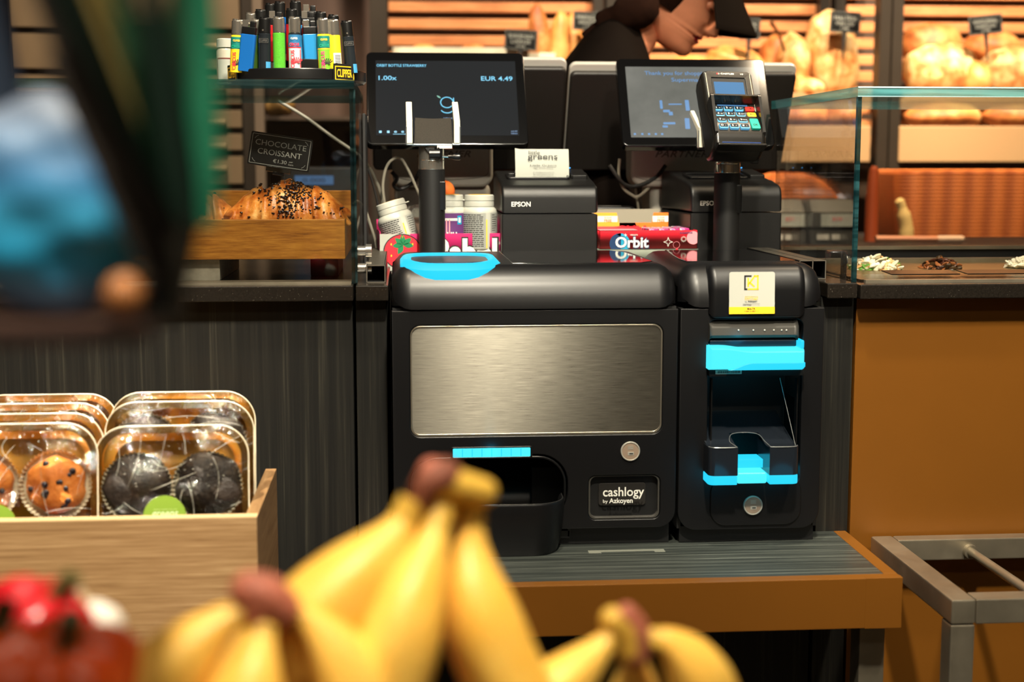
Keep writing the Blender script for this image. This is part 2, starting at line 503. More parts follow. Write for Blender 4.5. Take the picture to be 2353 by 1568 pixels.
# ------------------------------------------------------------------ room shell
flm = mat('floor tile', (70, 62, 52), 0.35, var=0.15, vscale=3)
struct(MB().b2(-3.2, 3.6, -2.5, 4.9, -0.05, 0.0, flm).build('floor'))
wallm = mat('dark brown wall', (58, 44, 34), 0.7, var=0.12, vscale=4)
struct(MB().b2(-3.2, 3.6, 4.8, 4.9, 0.0, 3.2, wallm).build('wall_back'))
ceilm = mat('dark ceiling', (30, 27, 24), 0.8)
struct(MB().b2(-3.2, 3.6, -2.5, 4.9, 3.2, 3.25, ceilm).build('ceiling'))
wl = mat('shop wall', (96, 78, 56), 0.7, var=0.1, vscale=3)
struct(MB().b2(-3.3, -3.2, -2.5, 4.9, 0.0, 3.2, wl).build('wall_left'))
struct(MB().b2(-3.2, 3.6, -2.5, -2.4, 0.0, 3.2, mat('shop front wall', (150, 128, 100), 0.7, var=0.3, vscale=2)).build('wall_front'))
struct(MB().b2(3.6, 3.7, -2.5, 4.9, 0.0, 3.2, wl).build('wall_right'))

# ------------------------------------------------------------------ counters
c = thing('counter_cabinet', 'long dark wood-grain counter cabinet under the pastry display case', 'counter', (-0.6, 2.2, 0))
MB().b2(-0.75, 0.5345, -0.27, 0.45, 0.08, 1.0965, PANEL, 0.0015).build('front_panel', c)
MB().b2(-0.74, 0.53, -0.23, 0.44, 0.0, 0.08, BLKM).build('plinth', c)
c = thing('counter_cabinet', 'narrow dark wood-grain filler cabinet between the long dark cabinet and the cash machine', 'counter', (-0.04, 2.2, 0))
MB().b2(-0.0215, 0.0205, -0.27, 0.45, 0.08, 1.0965, PANEL, 0.0012).build('front_panel', c)
MB().b2(-0.021, 0.02, -0.23, 0.44, 0.0, 0.08, BLKM).build('plinth', c)
c = thing('counter_cabinet', 'narrow dark wood-grain filler cabinet between the cash machine and the copper panel', 'counter', (0.604, 2.2, 0))
MB().b2(-0.021, 0.0255, -0.27, 0.45, 0.08, 1.0955, PANEL, 0.0012).build('front_panel', c)
MB().b2(-0.02, 0.025, -0.23, 0.44, 0.0, 0.08, BLKM).build('plinth', c)
c = thing('counter_cabinet', 'copper-coloured counter front under the glass salad case', 'counter', (1.2, 2.2, 0))
MB().b2(-0.567, 0.5, -0.27, 0.45, 0.06, 1.0945, COPPER, 0.0012).build('front_panel', c)
MB().b2(-0.56, 0.49, -0.24, 0.44, 0.0, 0.06, BLKM).build('plinth', c)
c = thing('counter_cabinet', 'dark centre cabinet behind and below the cash machine shelf', 'counter', (0.28, 2.2, 0))
mb = MB(); mb.b2(-0.296, 0.30, 0.02, 0.42, 0.77, 1.088, BLKM)
mb.build('rear_box', c)
MB().b2(-0.296, 0.30, -0.262, 0.42, 0.08, 0.7605, PANEL).build('front_panel', c)

def gran_slab(name, label, x0, x1, y0, y1, z0, z1):
    o = MB().b2(x0, x1, y0, y1, z0, z1, GRAN, 0.002).build(name)
    return tag(o, label, 'worktop')
gran_slab('worktop', 'long black speckled granite worktop under the pastry display case', -1.35, -0.0635, 1.906, 2.66, 1.0965, 1.1175)
gran_slab('worktop', 'small black granite block with the black channel rail beside the pastry case', -0.0605, -0.0165, 1.904, 2.66, 1.0965, 1.1175)
gran_slab('worktop', 'small black granite block by the clear acrylic clamp right of the cash machine', 0.583, 0.6255, 1.904, 2.66, 1.0955, 1.1165)
gran_slab('worktop', 'long black granite worktop above the copper panel', 0.628, 1.72, 1.900, 2.66, 1.0945, 1.1145)
tag(MB().b2(-0.0155, 0.5815, 2.215, 2.64, 1.089, 1.110, BLK2, 0.002).build('worktop'), 'dark worktop carrying the printers and chewing gum behind the cash machine', 'worktop')

# shelf carrying the cash machine
sh = thing('counter_shelf', 'copper-edged dark wood shelf carrying the black cash machine', 'shelf', (0.28, 1.95, 0.7))
mb = MB()
Z = 0.0615
mb.b2(-0.342, 0.347, -0.252, -0.232, -0.004, Z, COPPER, 0.0015)           # front fascia
mb.b2(0.329, 0.347, -0.232, -0.02, -0.004, Z, COPPER, 0.0012)
mb.b2(-0.342, -0.324, -0.232, -0.02, -0.004, Z, COPPER, 0.0012)
mb.build('copper_edge', sh)
MB().b2(0.2995, 0.3475, -0.2525, -0.24, -0.0045, Z + 0.0004, COPPER, 0.0012).build('corner_cover', sh)
MB().b2(-0.324, 0.329, -0.232, -0.019, 0.03, Z - 0.0005, SHELFTOP).build('shelf_board', sh)
mb = MB().b2(-0.017, 0.017, -0.018, 0.018, -0.7, -0.004, STEEL, 0.002)
mb.build('leg', sh, (0.322, -0.20, 0)); 
mb.build('leg', sh, (-0.318, -0.20, 0))
# traces of tape on the shelf
p0, p1 = atz(1352, 1268, 0.7615), atz(1525, 1262, 0.7615)
tm = mat('tape residue', (112, 114, 104), 0.5)
mb = MB()
for a, b_, dy in ((0.0, 0.16, 0.0), (0.16, 0.86, 0.006), (0.86, 1.0, 0.0)):
    xa, xb = p0.x + (p1.x - p0.x) * a, p0.x + (p1.x - p0.x) * b_
    mb.b2(xa - 0.28, xb - 0.28, p0.y - 0.008 + dy - 1.95, p0.y + 0.006 - 1.95, Z - 0.0005, Z - 0.0003, tm)
mb.build('tape_residue', sh)

# ------------------------------------------------------------------ display cases
def pane(name, parent, x0, x1, y0, y1, z0, z1, gm=GLASS, em=EDGE):
    V = [(x, y, z) for z in (z0, z1) for y in (y0, y1) for x in (x0, x1)]
    q = {'z0': (0, 2, 3, 1), 'z1': (4, 5, 7, 6), 'y0': (0, 1, 5, 4), 'y1': (2, 6, 7, 3), 'x0': (0, 4, 6, 2), 'x1': (1, 3, 7, 5)}
    thin = min((x1 - x0, 'x'), (y1 - y0, 'y'), (z1 - z0, 'z'))[1]
    mb = MB()
    mb.add(V, [f for k, f in q.items() if k[0] == thin], gm)
    mb.add(V, [f for k, f in q.items() if k[0] != thin and not (k == 'y1' and thin == 'x')], em)
    if thin == 'x': mb.add(V, [q['y1']], gm)
    return mb.build(name, parent)

case = thing('display_case', 'glass pastry display case holding the croissant tray', 'display case', (-0.4, 2.17, 1.1175))
pane('front_pane', case, -0.6, 0.3385, -0.235, -0.227, 0.0, 0.261, em=EDGED)
pane('top_pane', case, -0.6, 0.3405, -0.237, 0.23, 0.261, 0.273, em=EDGED)
pane('side_pane', case, 0.3335, 0.3415, -0.227, 0.23, 0.0, 0.261, em=EDGED)
mb = MB().b2(0.342, 0.347, 0.10, 0.235, 0.0, 0.24, BLKM, 0.001)
mb.build('rear_seal', case)
for z in (0.018, 0.042):
    mb = MB().cyl((0.3415, -0.19, z), (0.357, -0.19, z), 0.007, CHROME, 16)
    mb.cyl((0.352, -0.19, z), (0.360, -0.19, z), 0.0095, CHROME, 16)
    mb.build('clamp_knob', case)
MB().b2(-0.6, 0.333, -0.24, -0.238, 0.0, 0.0035, STEEL).b2(-0.6, 0.333, -0.224, -0.20, 0.0, 0.003, STEEL).build('base_rail', case)

caser = thing('display_case', 'glass salad case with a thick green-edged glass top above the copper panel', 'display case', (0.9, 2.17, 1.1145))
pane('front_pane', caser, -0.2705, 0.75, -0.231, -0.223, 0.0, 0.2565, em=EDGE2)
pane('side_pane', caser, -0.2705, -0.2625, -0.223, 0.225, 0.0, 0.2565, em=EDGE2)
pane('top_pane', caser, -0.2715, 0.75, -0.232, 0.228, 0.2565, 0.270)
EDGE_HL = mat('painted edge highlight', (176, 214, 216), 0.15, spec=0.9)  # pale strips paint the highlight lines on the slab's front edge
MB().b2(-0.2715, 0.75, -0.2332, -0.232, 0.2682, 0.2702, EDGE_HL).b2(-0.2715, 0.75, -0.2328, -0.232, 0.2563, 0.2572, EDGE_HL).build('edge_highlight', caser)
MB().b2(-0.26, 0.75, 0.19, 0.235, 0.0, 0.026, BLKM, 0.002).build('rear_rail', caser)
MB().b2(-0.26, 0.75, 0.12, 0.128, 0.0, 0.010, STEEL, 0.001).b2(-0.26, 0.75, 0.186, 0.19, 0.02, 0.026, STEEL).build('inner_rail', caser)
MB().b2(-0.25, 0.75, -0.12, 0.12, 0.0005, 0.0025, mat('steel pan', (150, 132, 96), 0.35, 0.8)).build('food_pan', caser)
MB().b2(-0.255, 0.75, -0.22, -0.121, 0.0002, 0.003, GRAN).build('front_ledge', caser)
MB().b2(-0.255, 0.75, -0.240, -0.232, 0.0, 0.004, STEEL).build('base_rail', caser)
acr = film('clear acrylic', (0.95, 0.97, 0.97), 0.10, 0.8, 0.05, 0.2, 60)
mb = MB().b2(-0.298, -0.2735, -0.215, -0.185, 0.0005, 0.043, acr, 0.003)
mb.build('acrylic_clamp', caser)
MB().cyl((-0.2735, -0.2, 0.030), (-0.2705, -0.2, 0.030), 0.007, CHROME, 16).build('clamp_knob', caser)

def channel(name, label, x0, x1, y0, y1, z0, z1, cells):
    t = 0.0016; mb = MB()
    mb.b2(x0, x1, y0, y1, z0, z0 + t, BLKM); mb.b2(x0, x1, y0, y1, z1 - t, z1, mat('worn black alloy', (70, 66, 58), 0.45, 0.3, var=0.3, vscale=60))
    for i in range(cells + 1):
        x = x0 + (x1 - x0) * i / cells
        mb.b2(x - t / 2, x + t / 2, y0, y1, z0, z1, BLK2)
    rim = mat('bare alloy edge', (190, 182, 168), 0.3, 0.9)
    for i in range(cells + 1):
        x = x0 + (x1 - x0) * i / cells
        mb.b2(x - 0.0006, x + 0.0006, y0 - 0.0006, y0 + 0.0003, z0, z1, rim)
    mb.b2(x0, x1, y0 - 0.0006, y0 + 0.0003, z0, z0 + 0.001, rim); mb.b2(x0, x1, y0 - 0.0006, y0 + 0.0003, z1 - 0.001, z1, rim)
    o = mb.build(name); return tag(o, label, 'rail')
channel('channel_rail', 'worn black channel rail running back beside the pastry display case', -0.0462, -0.0215, 1.945, 2.35, 1.1180, 1.1420, 1)
channel('channel_rail', 'two-cell black channel rail running back beside the salad case', 0.561, 0.598, 1.965, 2.272, 1.1172, 1.1440, 2)

# steel rack at the right
RZ = 0.7556
rk = thing('rail_shelf', 'welded stainless steel frame with round bars at the copper panel', 'rack', (0.66, 1.62, 0))
mb = MB()
t = 0.031
mb.b2(0.0, t, 0.0, 0.30, RZ - t, RZ, STEEL, 0.003)
mb.b2(t + 0.0002, 1.0, 0.0, t, RZ - t, RZ, STEEL, 0.002)
mb.b2(t + 0.0002, 1.0, 0.275, 0.30, RZ - t, RZ, STEEL, 0.003)
mb.build('frame', rk)
for x in (0.0, 0.95):
    MB().b2(x, x + t, 0.0, t, 0.0, RZ - t - 0.0003, STEEL, 0.003).build('leg', rk)
for i in range(6):
    x = 0.135 + 0.157 * i
    mb = MB().cyl((x, 0.03, RZ - 0.018), (x, 0.278, RZ - 0.018), 0.0062, STEEL, 14)
    mb.cyl((x, 0.268, RZ - 0.018), (x, 0.277, RZ - 0.018), 0.0098, STEEL, 14, 0.0105)
    mb.build('bar', rk)
# ------------------------------------------------------------------ cash machine: coin module
def rounded_block(mb, x0, x1, prof, m, r, seg=4, M=None):
    """prof: (Y,Z) outline; extruded along X with rounded ends"""
    # drawing plane (u,v)->(Y,Z), extrusion along X
    A = Matrix(((0, 0, 1, 0), (1, 0, 0, 0), (0, 1, 0, 0), (0, 0, 0, 1)))
    mb.prism(prof, x0, x1, m, r, seg, (M or Matrix()) @ A)

def top_profile(yf, yb, z0, z1, R1):
    p = [(yf, z0)]
    p += [(yb, z0), (yb, z1 - 0.012)] + [(yb - 0.012 + 0.012 * math.cos(a), z1 - 0.012 + 0.012 * math.sin(a)) for a in (R(30), R(60), R(90))]
    n = 8
    p += [(yf + R1 * 0.85 - R1 * 0.85 * math.sin(PI / 2 * i / n), z1 - R1 + R1 * math.cos(PI / 2 * i / n)) for i in range(n + 1)]
    return p

YF = 1.875
ZB = 0.7618
COINX = 0.179
coin = thing('cash_machine', 'wide black coin module with brushed steel panel and glowing blue coin ring', 'cash machine', (COINX, YF, ZB))
def px(x, y, Y=YF):           # pixel -> local (x,z) on the front plane of the coin module
    p = at(x, y, Y); return p.x - COINX, p.z - ZB
x0, x1 = -0.1915, 0.1915
SEAM = 1.0860 - ZB
TOP = 1.1450 - ZB
mb = MB()
rounded_block(mb, x0, x1, top_profile(-0.004, 0.325, SEAM + 0.002, TOP, 0.052), BLK, 0.026, 5)
mb.build('top_housing', coin)
mb = MB()
mb.b2(x0 + 0.001, x1 - 0.001, 0.10, 0.325, 0.014, SEAM + 0.004, BLKM, 0.004)
mb.b2(x0 + 0.006, x1 - 0.006, 0.014, 0.11, 0.0, 0.030, VOIDM)
mb.b2(x0 + 0.001, x1 - 0.001, 0.0085, 0.018, SEAM - 0.03, SEAM + 0.003, BLKM)
mb.build('body', coin)

def rpx(xa, ya, xb, yb, r, n=6, Y=YF, f=px):
    a, b_ = f(xa, ya, Y), f(xb, yb, Y)
    return rrect(abs(b_[0] - a[0]), abs(a[1] - b_[1]), r, n, (a[0] + b_[0]) / 2, (a[1] + b_[1]) / 2)
FP = FACE     # drawing (x,z) facing -Y
oz = px(1300, 1216)[1]
outer = rrect(x1 - x0, SEAM - oz, 0.024, 8, 0, (SEAM + oz) / 2)
outer = [(x1, SEAM), (x0, SEAM)] + [q for q in outer if q[1] < (SEAM + oz) / 2]
panel_o = rpx(941, 749, 1521, 997, 0.0135)
tray_o = rpx(938, 1049, 1304, 1196, 0.040, 8)
logo_o = rpx(1352, 1093, 1516, 1192, 0.010)
MB().plate([outer, panel_o, tray_o, logo_o], 0.0, 0.010, BLK, 0.0014, FP @ TR(0, 0, -0.009)).build('front_plate', coin)
# brushed steel panel
bm_, nt, b = new_mat('brushed steel')
b.inputs['Metallic'].default_value = 1.0; b.inputs['Roughness'].default_value = 0.5
b.inputs['Anisotropic'].default_value = 1.0
f = noise(nt, coords(nt, (30, 30, 1400)), 1.0, 4, 0.7)
L(nt, ramp(nt, f, [(0.3, lin((100, 97, 89))), (0.7, lin((128, 124, 114)))]), b.inputs['Base Color'])
L(nt, ramp(nt, f, [(0.3, 0.27), (0.7, 0.32)]), b.inputs['Roughness'])
bump(nt, b, f, 0.03, 0.001)
tn = nt.nodes.new('ShaderNodeTangent'); tn.direction_type = 'UV_MAP'; tn.uv_map = 'grain'
L(nt, tn.outputs[0], b.inputs['Tangent'])
mb = MB().prism(rpx(943, 751, 1519, 995, 0.0125), -0.004, -0.0015, bm_, 0.0005, 2, FP)
sp_o = mb.build('steel_panel', coin)
uvl = sp_o.data.uv_layers.new(name='grain')
for lp_ in sp_o.data.loops:                       # grain runs sideways, so the sheen stretches upright
    co_ = sp_o.data.vertices[lp_.vertex_index].co; uvl.data[lp_.index].uv = (co_.z, co_.x)
MB().plate([rpx(942, 750, 1520, 996.5, 0.0130), rpx(945.5, 754, 1516.5, 991, 0.0112)], -0.003, -0.0003, mat('steel rim', (190, 182, 165), 0.3, 0.9), 0.0006, FP).build('panel_rim', coin)
# light bar
a, b_ = px(1040, 1031), px(1219, 1049)
mb = MB().b2(a[0], b_[0], -0.0015, 0.004, b_[1], a[1], CYANB, 0.0008)
w = (b_[0] - a[0]) / 8
for i in range(7): mb.b2(a[0] + w * (i + 1) - 0.0006, a[0] + w * (i + 1) + 0.0006, -0.0017, 0.0, b_[1] + 0.001, a[1] - 0.001, CYAN)
mb.build('light_bar', coin)
led('bar_led', (COINX + (a[0] + b_[0]) / 2, YF - 0.012, ZB + (a[1] + b_[1]) / 2), 0.012)
MB().plate([rpx(1036, 1028, 1223, 1052, 0.003), rpx(1040.5, 1031, 1218.5, 1049, 0.0015)], 0.0, 0.0016, BLK2, 0.0004, FP).build('light_bar_bezel', coin)

def lock(parent, x, z, y=0.0):
    rim = mat('lock rim', (214, 210, 198), 0.32, 0.6); face = mat('lock face', (182, 158, 138), 0.4, 0.5)
    lk = MB().lathe([(0.0, -0.002), (0.0135, -0.002), (0.0135, 0.0015), (0.0128, 0.0026), (0.0118, 0.0026), (0.0112, 0.0016), (0.0, 0.0016)], rim, 36, FP)
    o = lk.build('lock', parent, (x, y, z))
    mb = MB().lathe([(0.0, 0.001), (0.0112, 0.001), (0.0110, 0.0021), (0.0, 0.0022)], face, 32, FP)
    mb.prism(rrect(0.0085, 0.0046, 0.0005, 2), 0.0022, 0.0026, rim, 0.0003, 2, FP @ TR(0.0005, -0.003, 0))
    mb.prism(rrect(0.0050, 0.0014, 0.0003, 2), 0.0026, 0.0028, INK, 0, 2, FP @ TR(0.001, -0.003, 0))
    for k in range(4): mb.prism(rrect(0.0075, 0.0008, 0.0003, 2), 0.0022, 0.0024, rim, 0, 2, FP @ TR(0, 0.0072 - k * 0.0013, 0))
    mb.build('lock_cylinder', o)
q = px(1448, 1037); lock(coin, q[0], q[1], -0.0005)
# logo badge
MB().prism(rpx(1350, 1091, 1518, 1194, 0.011), -0.012, -0.009, VOIDM, 0, 2, FP).build('badge_recess', coin)
MB().plate([rpx(1353, 1094, 1515, 1191.5, 0.0095), rpx(1357, 1097, 1511, 1187, 0.0085)], -0.009, -0.0012, DKGREY, 0.0006, FP).build('badge_rim', coin)
mb = MB().prism(rpx(1377, 1114, 1485, 1163, 0.004), -0.009, -0.0065, mat('badge plate', (48, 46, 44), 0.35, 0.3), 0.0006, 2, FP)
def btxt(st, xa, ya, xb, yb, bold):
    a_, c_ = px(xa, ya), px(xb, yb)
    mb.fit(st, abs(c_[0] - a_[0]), abs(a_[1] - c_[1]), WINK, TR((a_[0] + c_[0]) / 2, -0.0066, (a_[1] + c_[1]) / 2) @ FP, bold)
btxt('cashlogy', 1384, 1118, 1478, 1144, 0.012); btxt('by', 1384, 1146, 1395, 1156, 0.0); btxt('Azkoyen', 1398, 1143, 1452, 1157, 0.02)
mb.build('name_badge', coin)
# coin pick-up tray bulging out of the front
a, b_ = px(934, 1164, 1.83), px(1303, 1262, 1.83)
tx0, tx1, tz1 = a[0], b_[0], a[1]
wl_ = []
def bay(inset_=0.0, dy=0.0):
    xa, xb, yf, rr = tx0 + inset_, tx1 - inset_, -0.052 + inset_ + dy, 0.045 - inset_
    p = [(xa, 0.012), (xa, yf + rr)]
    p += [(xa + rr - rr * math.cos(t_), yf + rr - rr * math.sin(t_)) for t_ in [PI / 2 * i / 8 for i in range(1, 9)]]
    p += [(xb - rr + rr * math.sin(t_), yf + rr - rr * math.cos(t_)) for t_ in [PI / 2 * i / 8 for i in range(0, 9)]]
    p += [(xb, 0.012)]
    return p
rings = []
for ins, z in ((0.010, 0.0), (0.006, 0.012), (0.003, 0.028), (0.0, 0.055), (0.0, tz1 - 0.002), (0.0010, tz1), (0.0028, tz1 + 0.0002), (0.0045, tz1 - 0.0012), (0.006, tz1 - 0.006), (0.010, 0.035), (0.020, 0.022)):
    rings.append([(x, y, z) for x, y in bay(ins)])
n = len(rings[0]); V = []; Fc = []
for r_ in rings: V += r_
for k in range(len(rings) - 1):
    for i in range(n - 1): Fc.append((k * n + i, k * n + i + 1, (k + 1) * n + i + 1, (k + 1) * n + i))
Fc.append(tuple(reversed(range(n)))); Fc.append(tuple((len(rings) - 1) * n + i for i in range(n)))
mb = MB().add(V, Fc, BLK)
mb.tube([(x, y, tz1 + 0.0002) for x, y in bay(0.002)], 0.0009, mat('tray lip highlight', (60, 60, 60), 0.15, 0.6), 8)  # pale tube along the lip draws its highlight
mb.build('coin_tray', coin)
mb = MB()                                                       # dark niche behind the tray
xa, xb = px(938, 1049)[0], px(1304, 1049)[0]; za = px(938, 1049)[1]
mb.b2(xa - 0.004, xb + 0.004, 0.09, 0.094, 0.012, za + 0.006, BLK2)
mb.b2(xa - 0.004, xb + 0.004, 0.008, 0.09, za + 0.002, za + 0.006, BLK2)
mb.b2(xa - 0.006, xa - 0.002, 0.008, 0.09, 0.012, za + 0.006, BLK2); mb.b2(xb + 0.002, xb + 0.006, 0.008, 0.09, 0.012, za + 0.006, BLK2)
mb.b2(xa - 0.004, xb + 0.004, 0.008, 0.09, 0.010, 0.020, BLK2)
q = px(1232, 1100); mb.b2(q[0], q[0] + 0.05, 0.07, 0.09, 0.02, q[1], VOIDM, 0.002)
mb.build('tray_niche', coin)
arch = rpx(942, 1053, 1300, 1200, 0.038, 8); arch2 = rpx(947, 1058, 1295, 1204, 0.0355, 8)
MB().plate([arch, arch2], -0.006, 0.0008, BLK2, 0.0010, FP @ TR(0, 0, 0)).build('niche_rim', coin)
# gloss insert and coin ring on top
ins = [(-0.028, 0.043), (0.148, 0.043), (0.168, 0.070), (0.160, 0.26), (0.145, 0.315), (-0.028, 0.315)]
ins = [(-0.185, 0.20)] and ins
MB().prism(list(ins), 0.0, 0.0012, GLOSS, 0.0005, 2, TR(0, 0, TOP - 0.0003)).build('gloss_inlay', coin)
rc = at(1033, 604, 1.96).x - COINX
def oct_(w, h, cy, z, c_=0.030):
    return [(rc + x, cy + y, z) for x, y in rrect(w, h, c_, 5)]
ring = [oct_(0.130, 0.176, 0.099, TOP - 0.026, 0.046), oct_(0.135, 0.183, 0.098, TOP - 0.014, 0.046), oct_(0.136, 0.184, 0.098, TOP + 0.0005, 0.046), oct_(0.127, 0.172, 0.101, TOP + 0.0055, 0.042), oct_(0.121, 0.162, 0.102, TOP + 0.0068, 0.040),
        oct_(0.112, 0.146, 0.100, TOP + 0.0060, 0.038), oct_(0.107, 0.136, 0.100, TOP + 0.0022, 0.036), oct_(0.105, 0.134, 0.100, TOP + 0.0004, 0.034)]
# lower the front of the ring so that it follows the rounded housing
ring = [[(x, y, z - max(0.0, (0.052 - y)) * 0.13 - (0.18 - y) * 0.004) for x, y, z in r_] for r_ in ring]
MB().loft(ring, CYAN, caps=False).build('coin_ring', coin)
led('ring_led', (COINX + rc, YF + 0.06, ZB + TOP + 0.05), 0.03, 0.04)
MB().prism([(x - rc, y - 0.098) for x, y, z in ring[7]], 0, 0.002, mat('coin funnel', (70, 72, 76), 0.3, 0.6), 0, 2, TR(rc, 0.098, TOP + 0.0012)).build('coin_funnel', coin)

# ------------------------------------------------------------------ cash machine: banknote module
NX = 0.4722
note = thing('cash_machine', 'narrow black banknote module with white and yellow sticker and blue glowing slot', 'cash machine', (NX, YF, ZB))
def nx(x, y, Y=YF):
    p = at(x, y, Y); return p.x - NX, p.z - ZB
x0, x1 = -0.0985, 0.0985
mb = MB()
rounded_block(mb, x0, x1, top_profile(-0.003, 0.325, SEAM + 0.002, TOP, 0.050), BLK, 0.026, 5)
mb.build('top_housing', note)
mb = MB()
mb.b2(x0 + 0.001, x1 - 0.001, 0.12, 0.325, 0.014, SEAM + 0.004, BLKM, 0.004)
mb.b2(x0 + 0.005, x1 - 0.004, 0.012, 0.12, 0.0, 0.022, VOIDM)
mb.b2(x0 + 0.001, x0 + 0.006, 0.009, 0.12, 0.02, SEAM, BLKM); mb.b2(x1 - 0.006, x1 - 0.001, 0.009, 0.12, 0.02, SEAM, BLKM)
mb.build('body', note)
oz = nx(1720, 1216)[1]
outer = rrect(x1 - x0, SEAM - oz, 0.026, 8, 0, (SEAM + oz) / 2)
outer = [(x1, SEAM), (x0, SEAM)] + [q for q in outer if q[1] < (SEAM + oz) / 2]
hole = rpx(1629, 735, 1836, 1112, 0.010, 5, YF, nx)
MB().plate([outer, hole], 0.0, 0.010, BLK, 0.0014, FP @ TR(0, 0, -0.009)).build('front_plate', note)
# apron curving below the slot
ap = rpx(1632, 1096, 1838, 1204, 0.022, 8, YF, nx)
MB().prism(ap, 0.0005, 0.0038, BLK, 0.0018, 3, FP).build('apron', note)
# hood with the sticker
h0, h1 = nx(1626, 726)[0], nx(1848, 726)[0]
hp = [(0.004, SEAM - 0.012), (0.03, SEAM - 0.012), (0.045, TOP - 0.001), (0.028, TOP + 0.0012), (0.014, TOP - 0.0005)]
hp += [(0.0135 - 0.026 * math.sin(PI / 2 * i / 8) * 0.9, TOP - 0.0005 - 0.034 * (1 - math.cos(PI / 2 * i / 8))) for i in range(1, 9)] + [(-0.0085, SEAM - 0.009), (-0.0065, SEAM - 0.012)]
mb = MB(); rounded_block(mb, h0, h1, hp, BLK, 0.010, 4)
mb.build('hood', note)
# sticker lies on the front of the hood
sa, sb = nx(1675, 625, 1.868), nx(1779, 721, 1.865)
sw, shh = sb[0] - sa[0], sa[1] - sb[1]
SM = TR((sa[0] + sb[0]) / 2, -0.0106, (sa[1] + sb[1]) / 2) @ Matrix.Rotation(R(-3.0), 4, 'X') @ FP
mb = MB().prism(rrect(sw, shh, 0.003, 4), -0.0004, 0.0001, WHITE, 0, 2, SM)
bh = 0.0095
mb.prism(rrect(sw, bh, 0.0003, 2, 0, -shh / 2 + bh / 2), 0.0001, 0.0003, YEL, 0, 2, SM)
kx, ky, ks = -0.001, shh * 0.245, 0.0175          # angular K mark
def seg(pts, m, t_=0.0021):
    for (xa, ya), (xb, yb) in zip(pts[:-1], pts[1:]):
        d = Vector((xb - xa, yb - ya)); n_ = Vector((-d.y, d.x)).normalized() * t_ / 2; e = d.normalized() * t_ / 2
        A, B = Vector((xa, ya)) - e, Vector((xb, yb)) + e
        mb.add([(*(A + n_), 0.0004), (*(A - n_), 0.0004), (*(B - n_), 0.0004), (*(B + n_), 0.0004)], [(0, 1, 2, 3)], m, SM)
u = ks / 2
seg([(kx - 0.1 * u, ky + u), (kx - u, ky + u), (kx - u, ky - u), (kx - 0.75 * u, ky - u)], INK)
seg([(kx - 0.45 * u, ky - u), (kx + u, ky - u), (kx + u, ky + u), (kx + 0.5 * u, ky + u), (kx - 0.45 * u, ky - 0.25 * u)], YEL)
seg([(kx - 0.5 * u, ky + 0.6 * u), (kx - 0.5 * u, ky - 0.5 * u)], YEL); seg([(kx - 0.2 * u, ky - 0.0 * u), (kx + 0.4 * u, ky - 0.55 * u)], YEL)
T_ = SM @ TR(0, 0, 0.0004)
mb.fit('cashlogy', 0.0165, 0.0042, YEL, T_ @ TR(kx, -0.0070, 0))
bw, bhh = 0.0178, 0.0050
mb.plate([rrect(bw, bhh, 0.0006, 2, kx, -0.0070), rrect(bw - 0.0006, bhh - 0.0006, 0.0004, 2, kx, -0.0070)], 0, 0.0001, YEL, 0, T_)
mb.fit('by', 0.0026, 0.0024, INK, T_ @ TR(kx - 0.0074, -0.0119, 0)); mb.fit('Azkoyen', 0.0125, 0.0031, INK, T_ @ TR(kx + 0.0015, -0.0116, 0), 0.02)
mb.b2(kx - 0.0115, kx + 0.0115, -0.0146, -0.0144, 0, 0.0001, INKG, M=T_)
mb.fit('CERTIFIED', 0.0115, 0.0017, INKG, T_ @ TR(kx - 0.0057, -0.0160, 0), 0.02); mb.fit('PARTNER', 0.0100, 0.0017, LGREY, T_ @ TR(kx + 0.0064, -0.0160, 0))
mb.fit('MALTA', 0.0105, 0.0026, INK, T_ @ TR(kx, -shh / 2 + 0.0070, 0.0001), 0.02)
mb.fit('+356 21482111', 0.0195, 0.0020, INK, T_ @ TR(kx, -shh / 2 + 0.0036, 0.0001))
mb.build('sticker', note)['label'] = 'white sticker with yellow footer'
# grey lip under the hood
a, b_ = nx(1630, 736, 1.868), nx(1833, 776, 1.868)
mb = MB()
lipp = [(0.030, b_[1]), (0.030, a[1]), (0.012, a[1]), (0.002, a[1] - 0.004), (-0.006, a[1] - 0.011), (-0.0075, b_[1] + 0.004), (-0.004, b_[1])]
lipp = list(reversed(lipp))
rounded_block(mb, a[0], b_[0], lipp if True else [], DKGREY, 0.005, 3)
for xx in (1697, 1731, 1757, 1778, 1796, 1807):
    q = nx(xx, 759, 1.868); mb.ball((q[0], -0.0074, q[1]), (0.0012, 0.0008, 0.0012), LGREY, 10, 6)
mb.build('slot_lip', note)['label'] = 'dark grey lip with a row of small dots'
# glowing banknote slot
a, b_ = nx(1630, 797, 1.855), nx(1847, 848, 1.855)
xa, xb, zt, zb = a[0], b_[0], a[1], b_[1]
def slotring(y, top, bot, dx=0.0):
    n_ = 16; pts = []
    for i in range(n_ + 1):
        t_ = i / n_; x = xa + dx + (xb - xa - 2 * dx) * t_
        k = 0.5 - 0.5 * math.cos(PI * min(1, max(0, (t_ - 0.12) / 0.33)))
        pts.append((x, y, top - 0.0045 * k * (1 if top > bot else 0)))
    low = []
    for i in range(n_ + 1):
        t_ = i / n_; x = xa + dx + (xb - xa - 2 * dx) * t_
        k = 0.5 - 0.5 * math.cos(PI * min(1, max(0, (t_ - 0.18) / 0.25)))
        low.append((x, y, bot + 0.0))
    return list(reversed(pts)) + low
mb = MB()
mb.loft([slotring(0.02, zt, zb), slotring(-0.018, zt, zb), slotring(-0.024, zt - 0.002, zb + 0.0015, 0.001), slotring(-0.026, zt - 0.0035, zb + 0.003, 0.003)], CYANB)
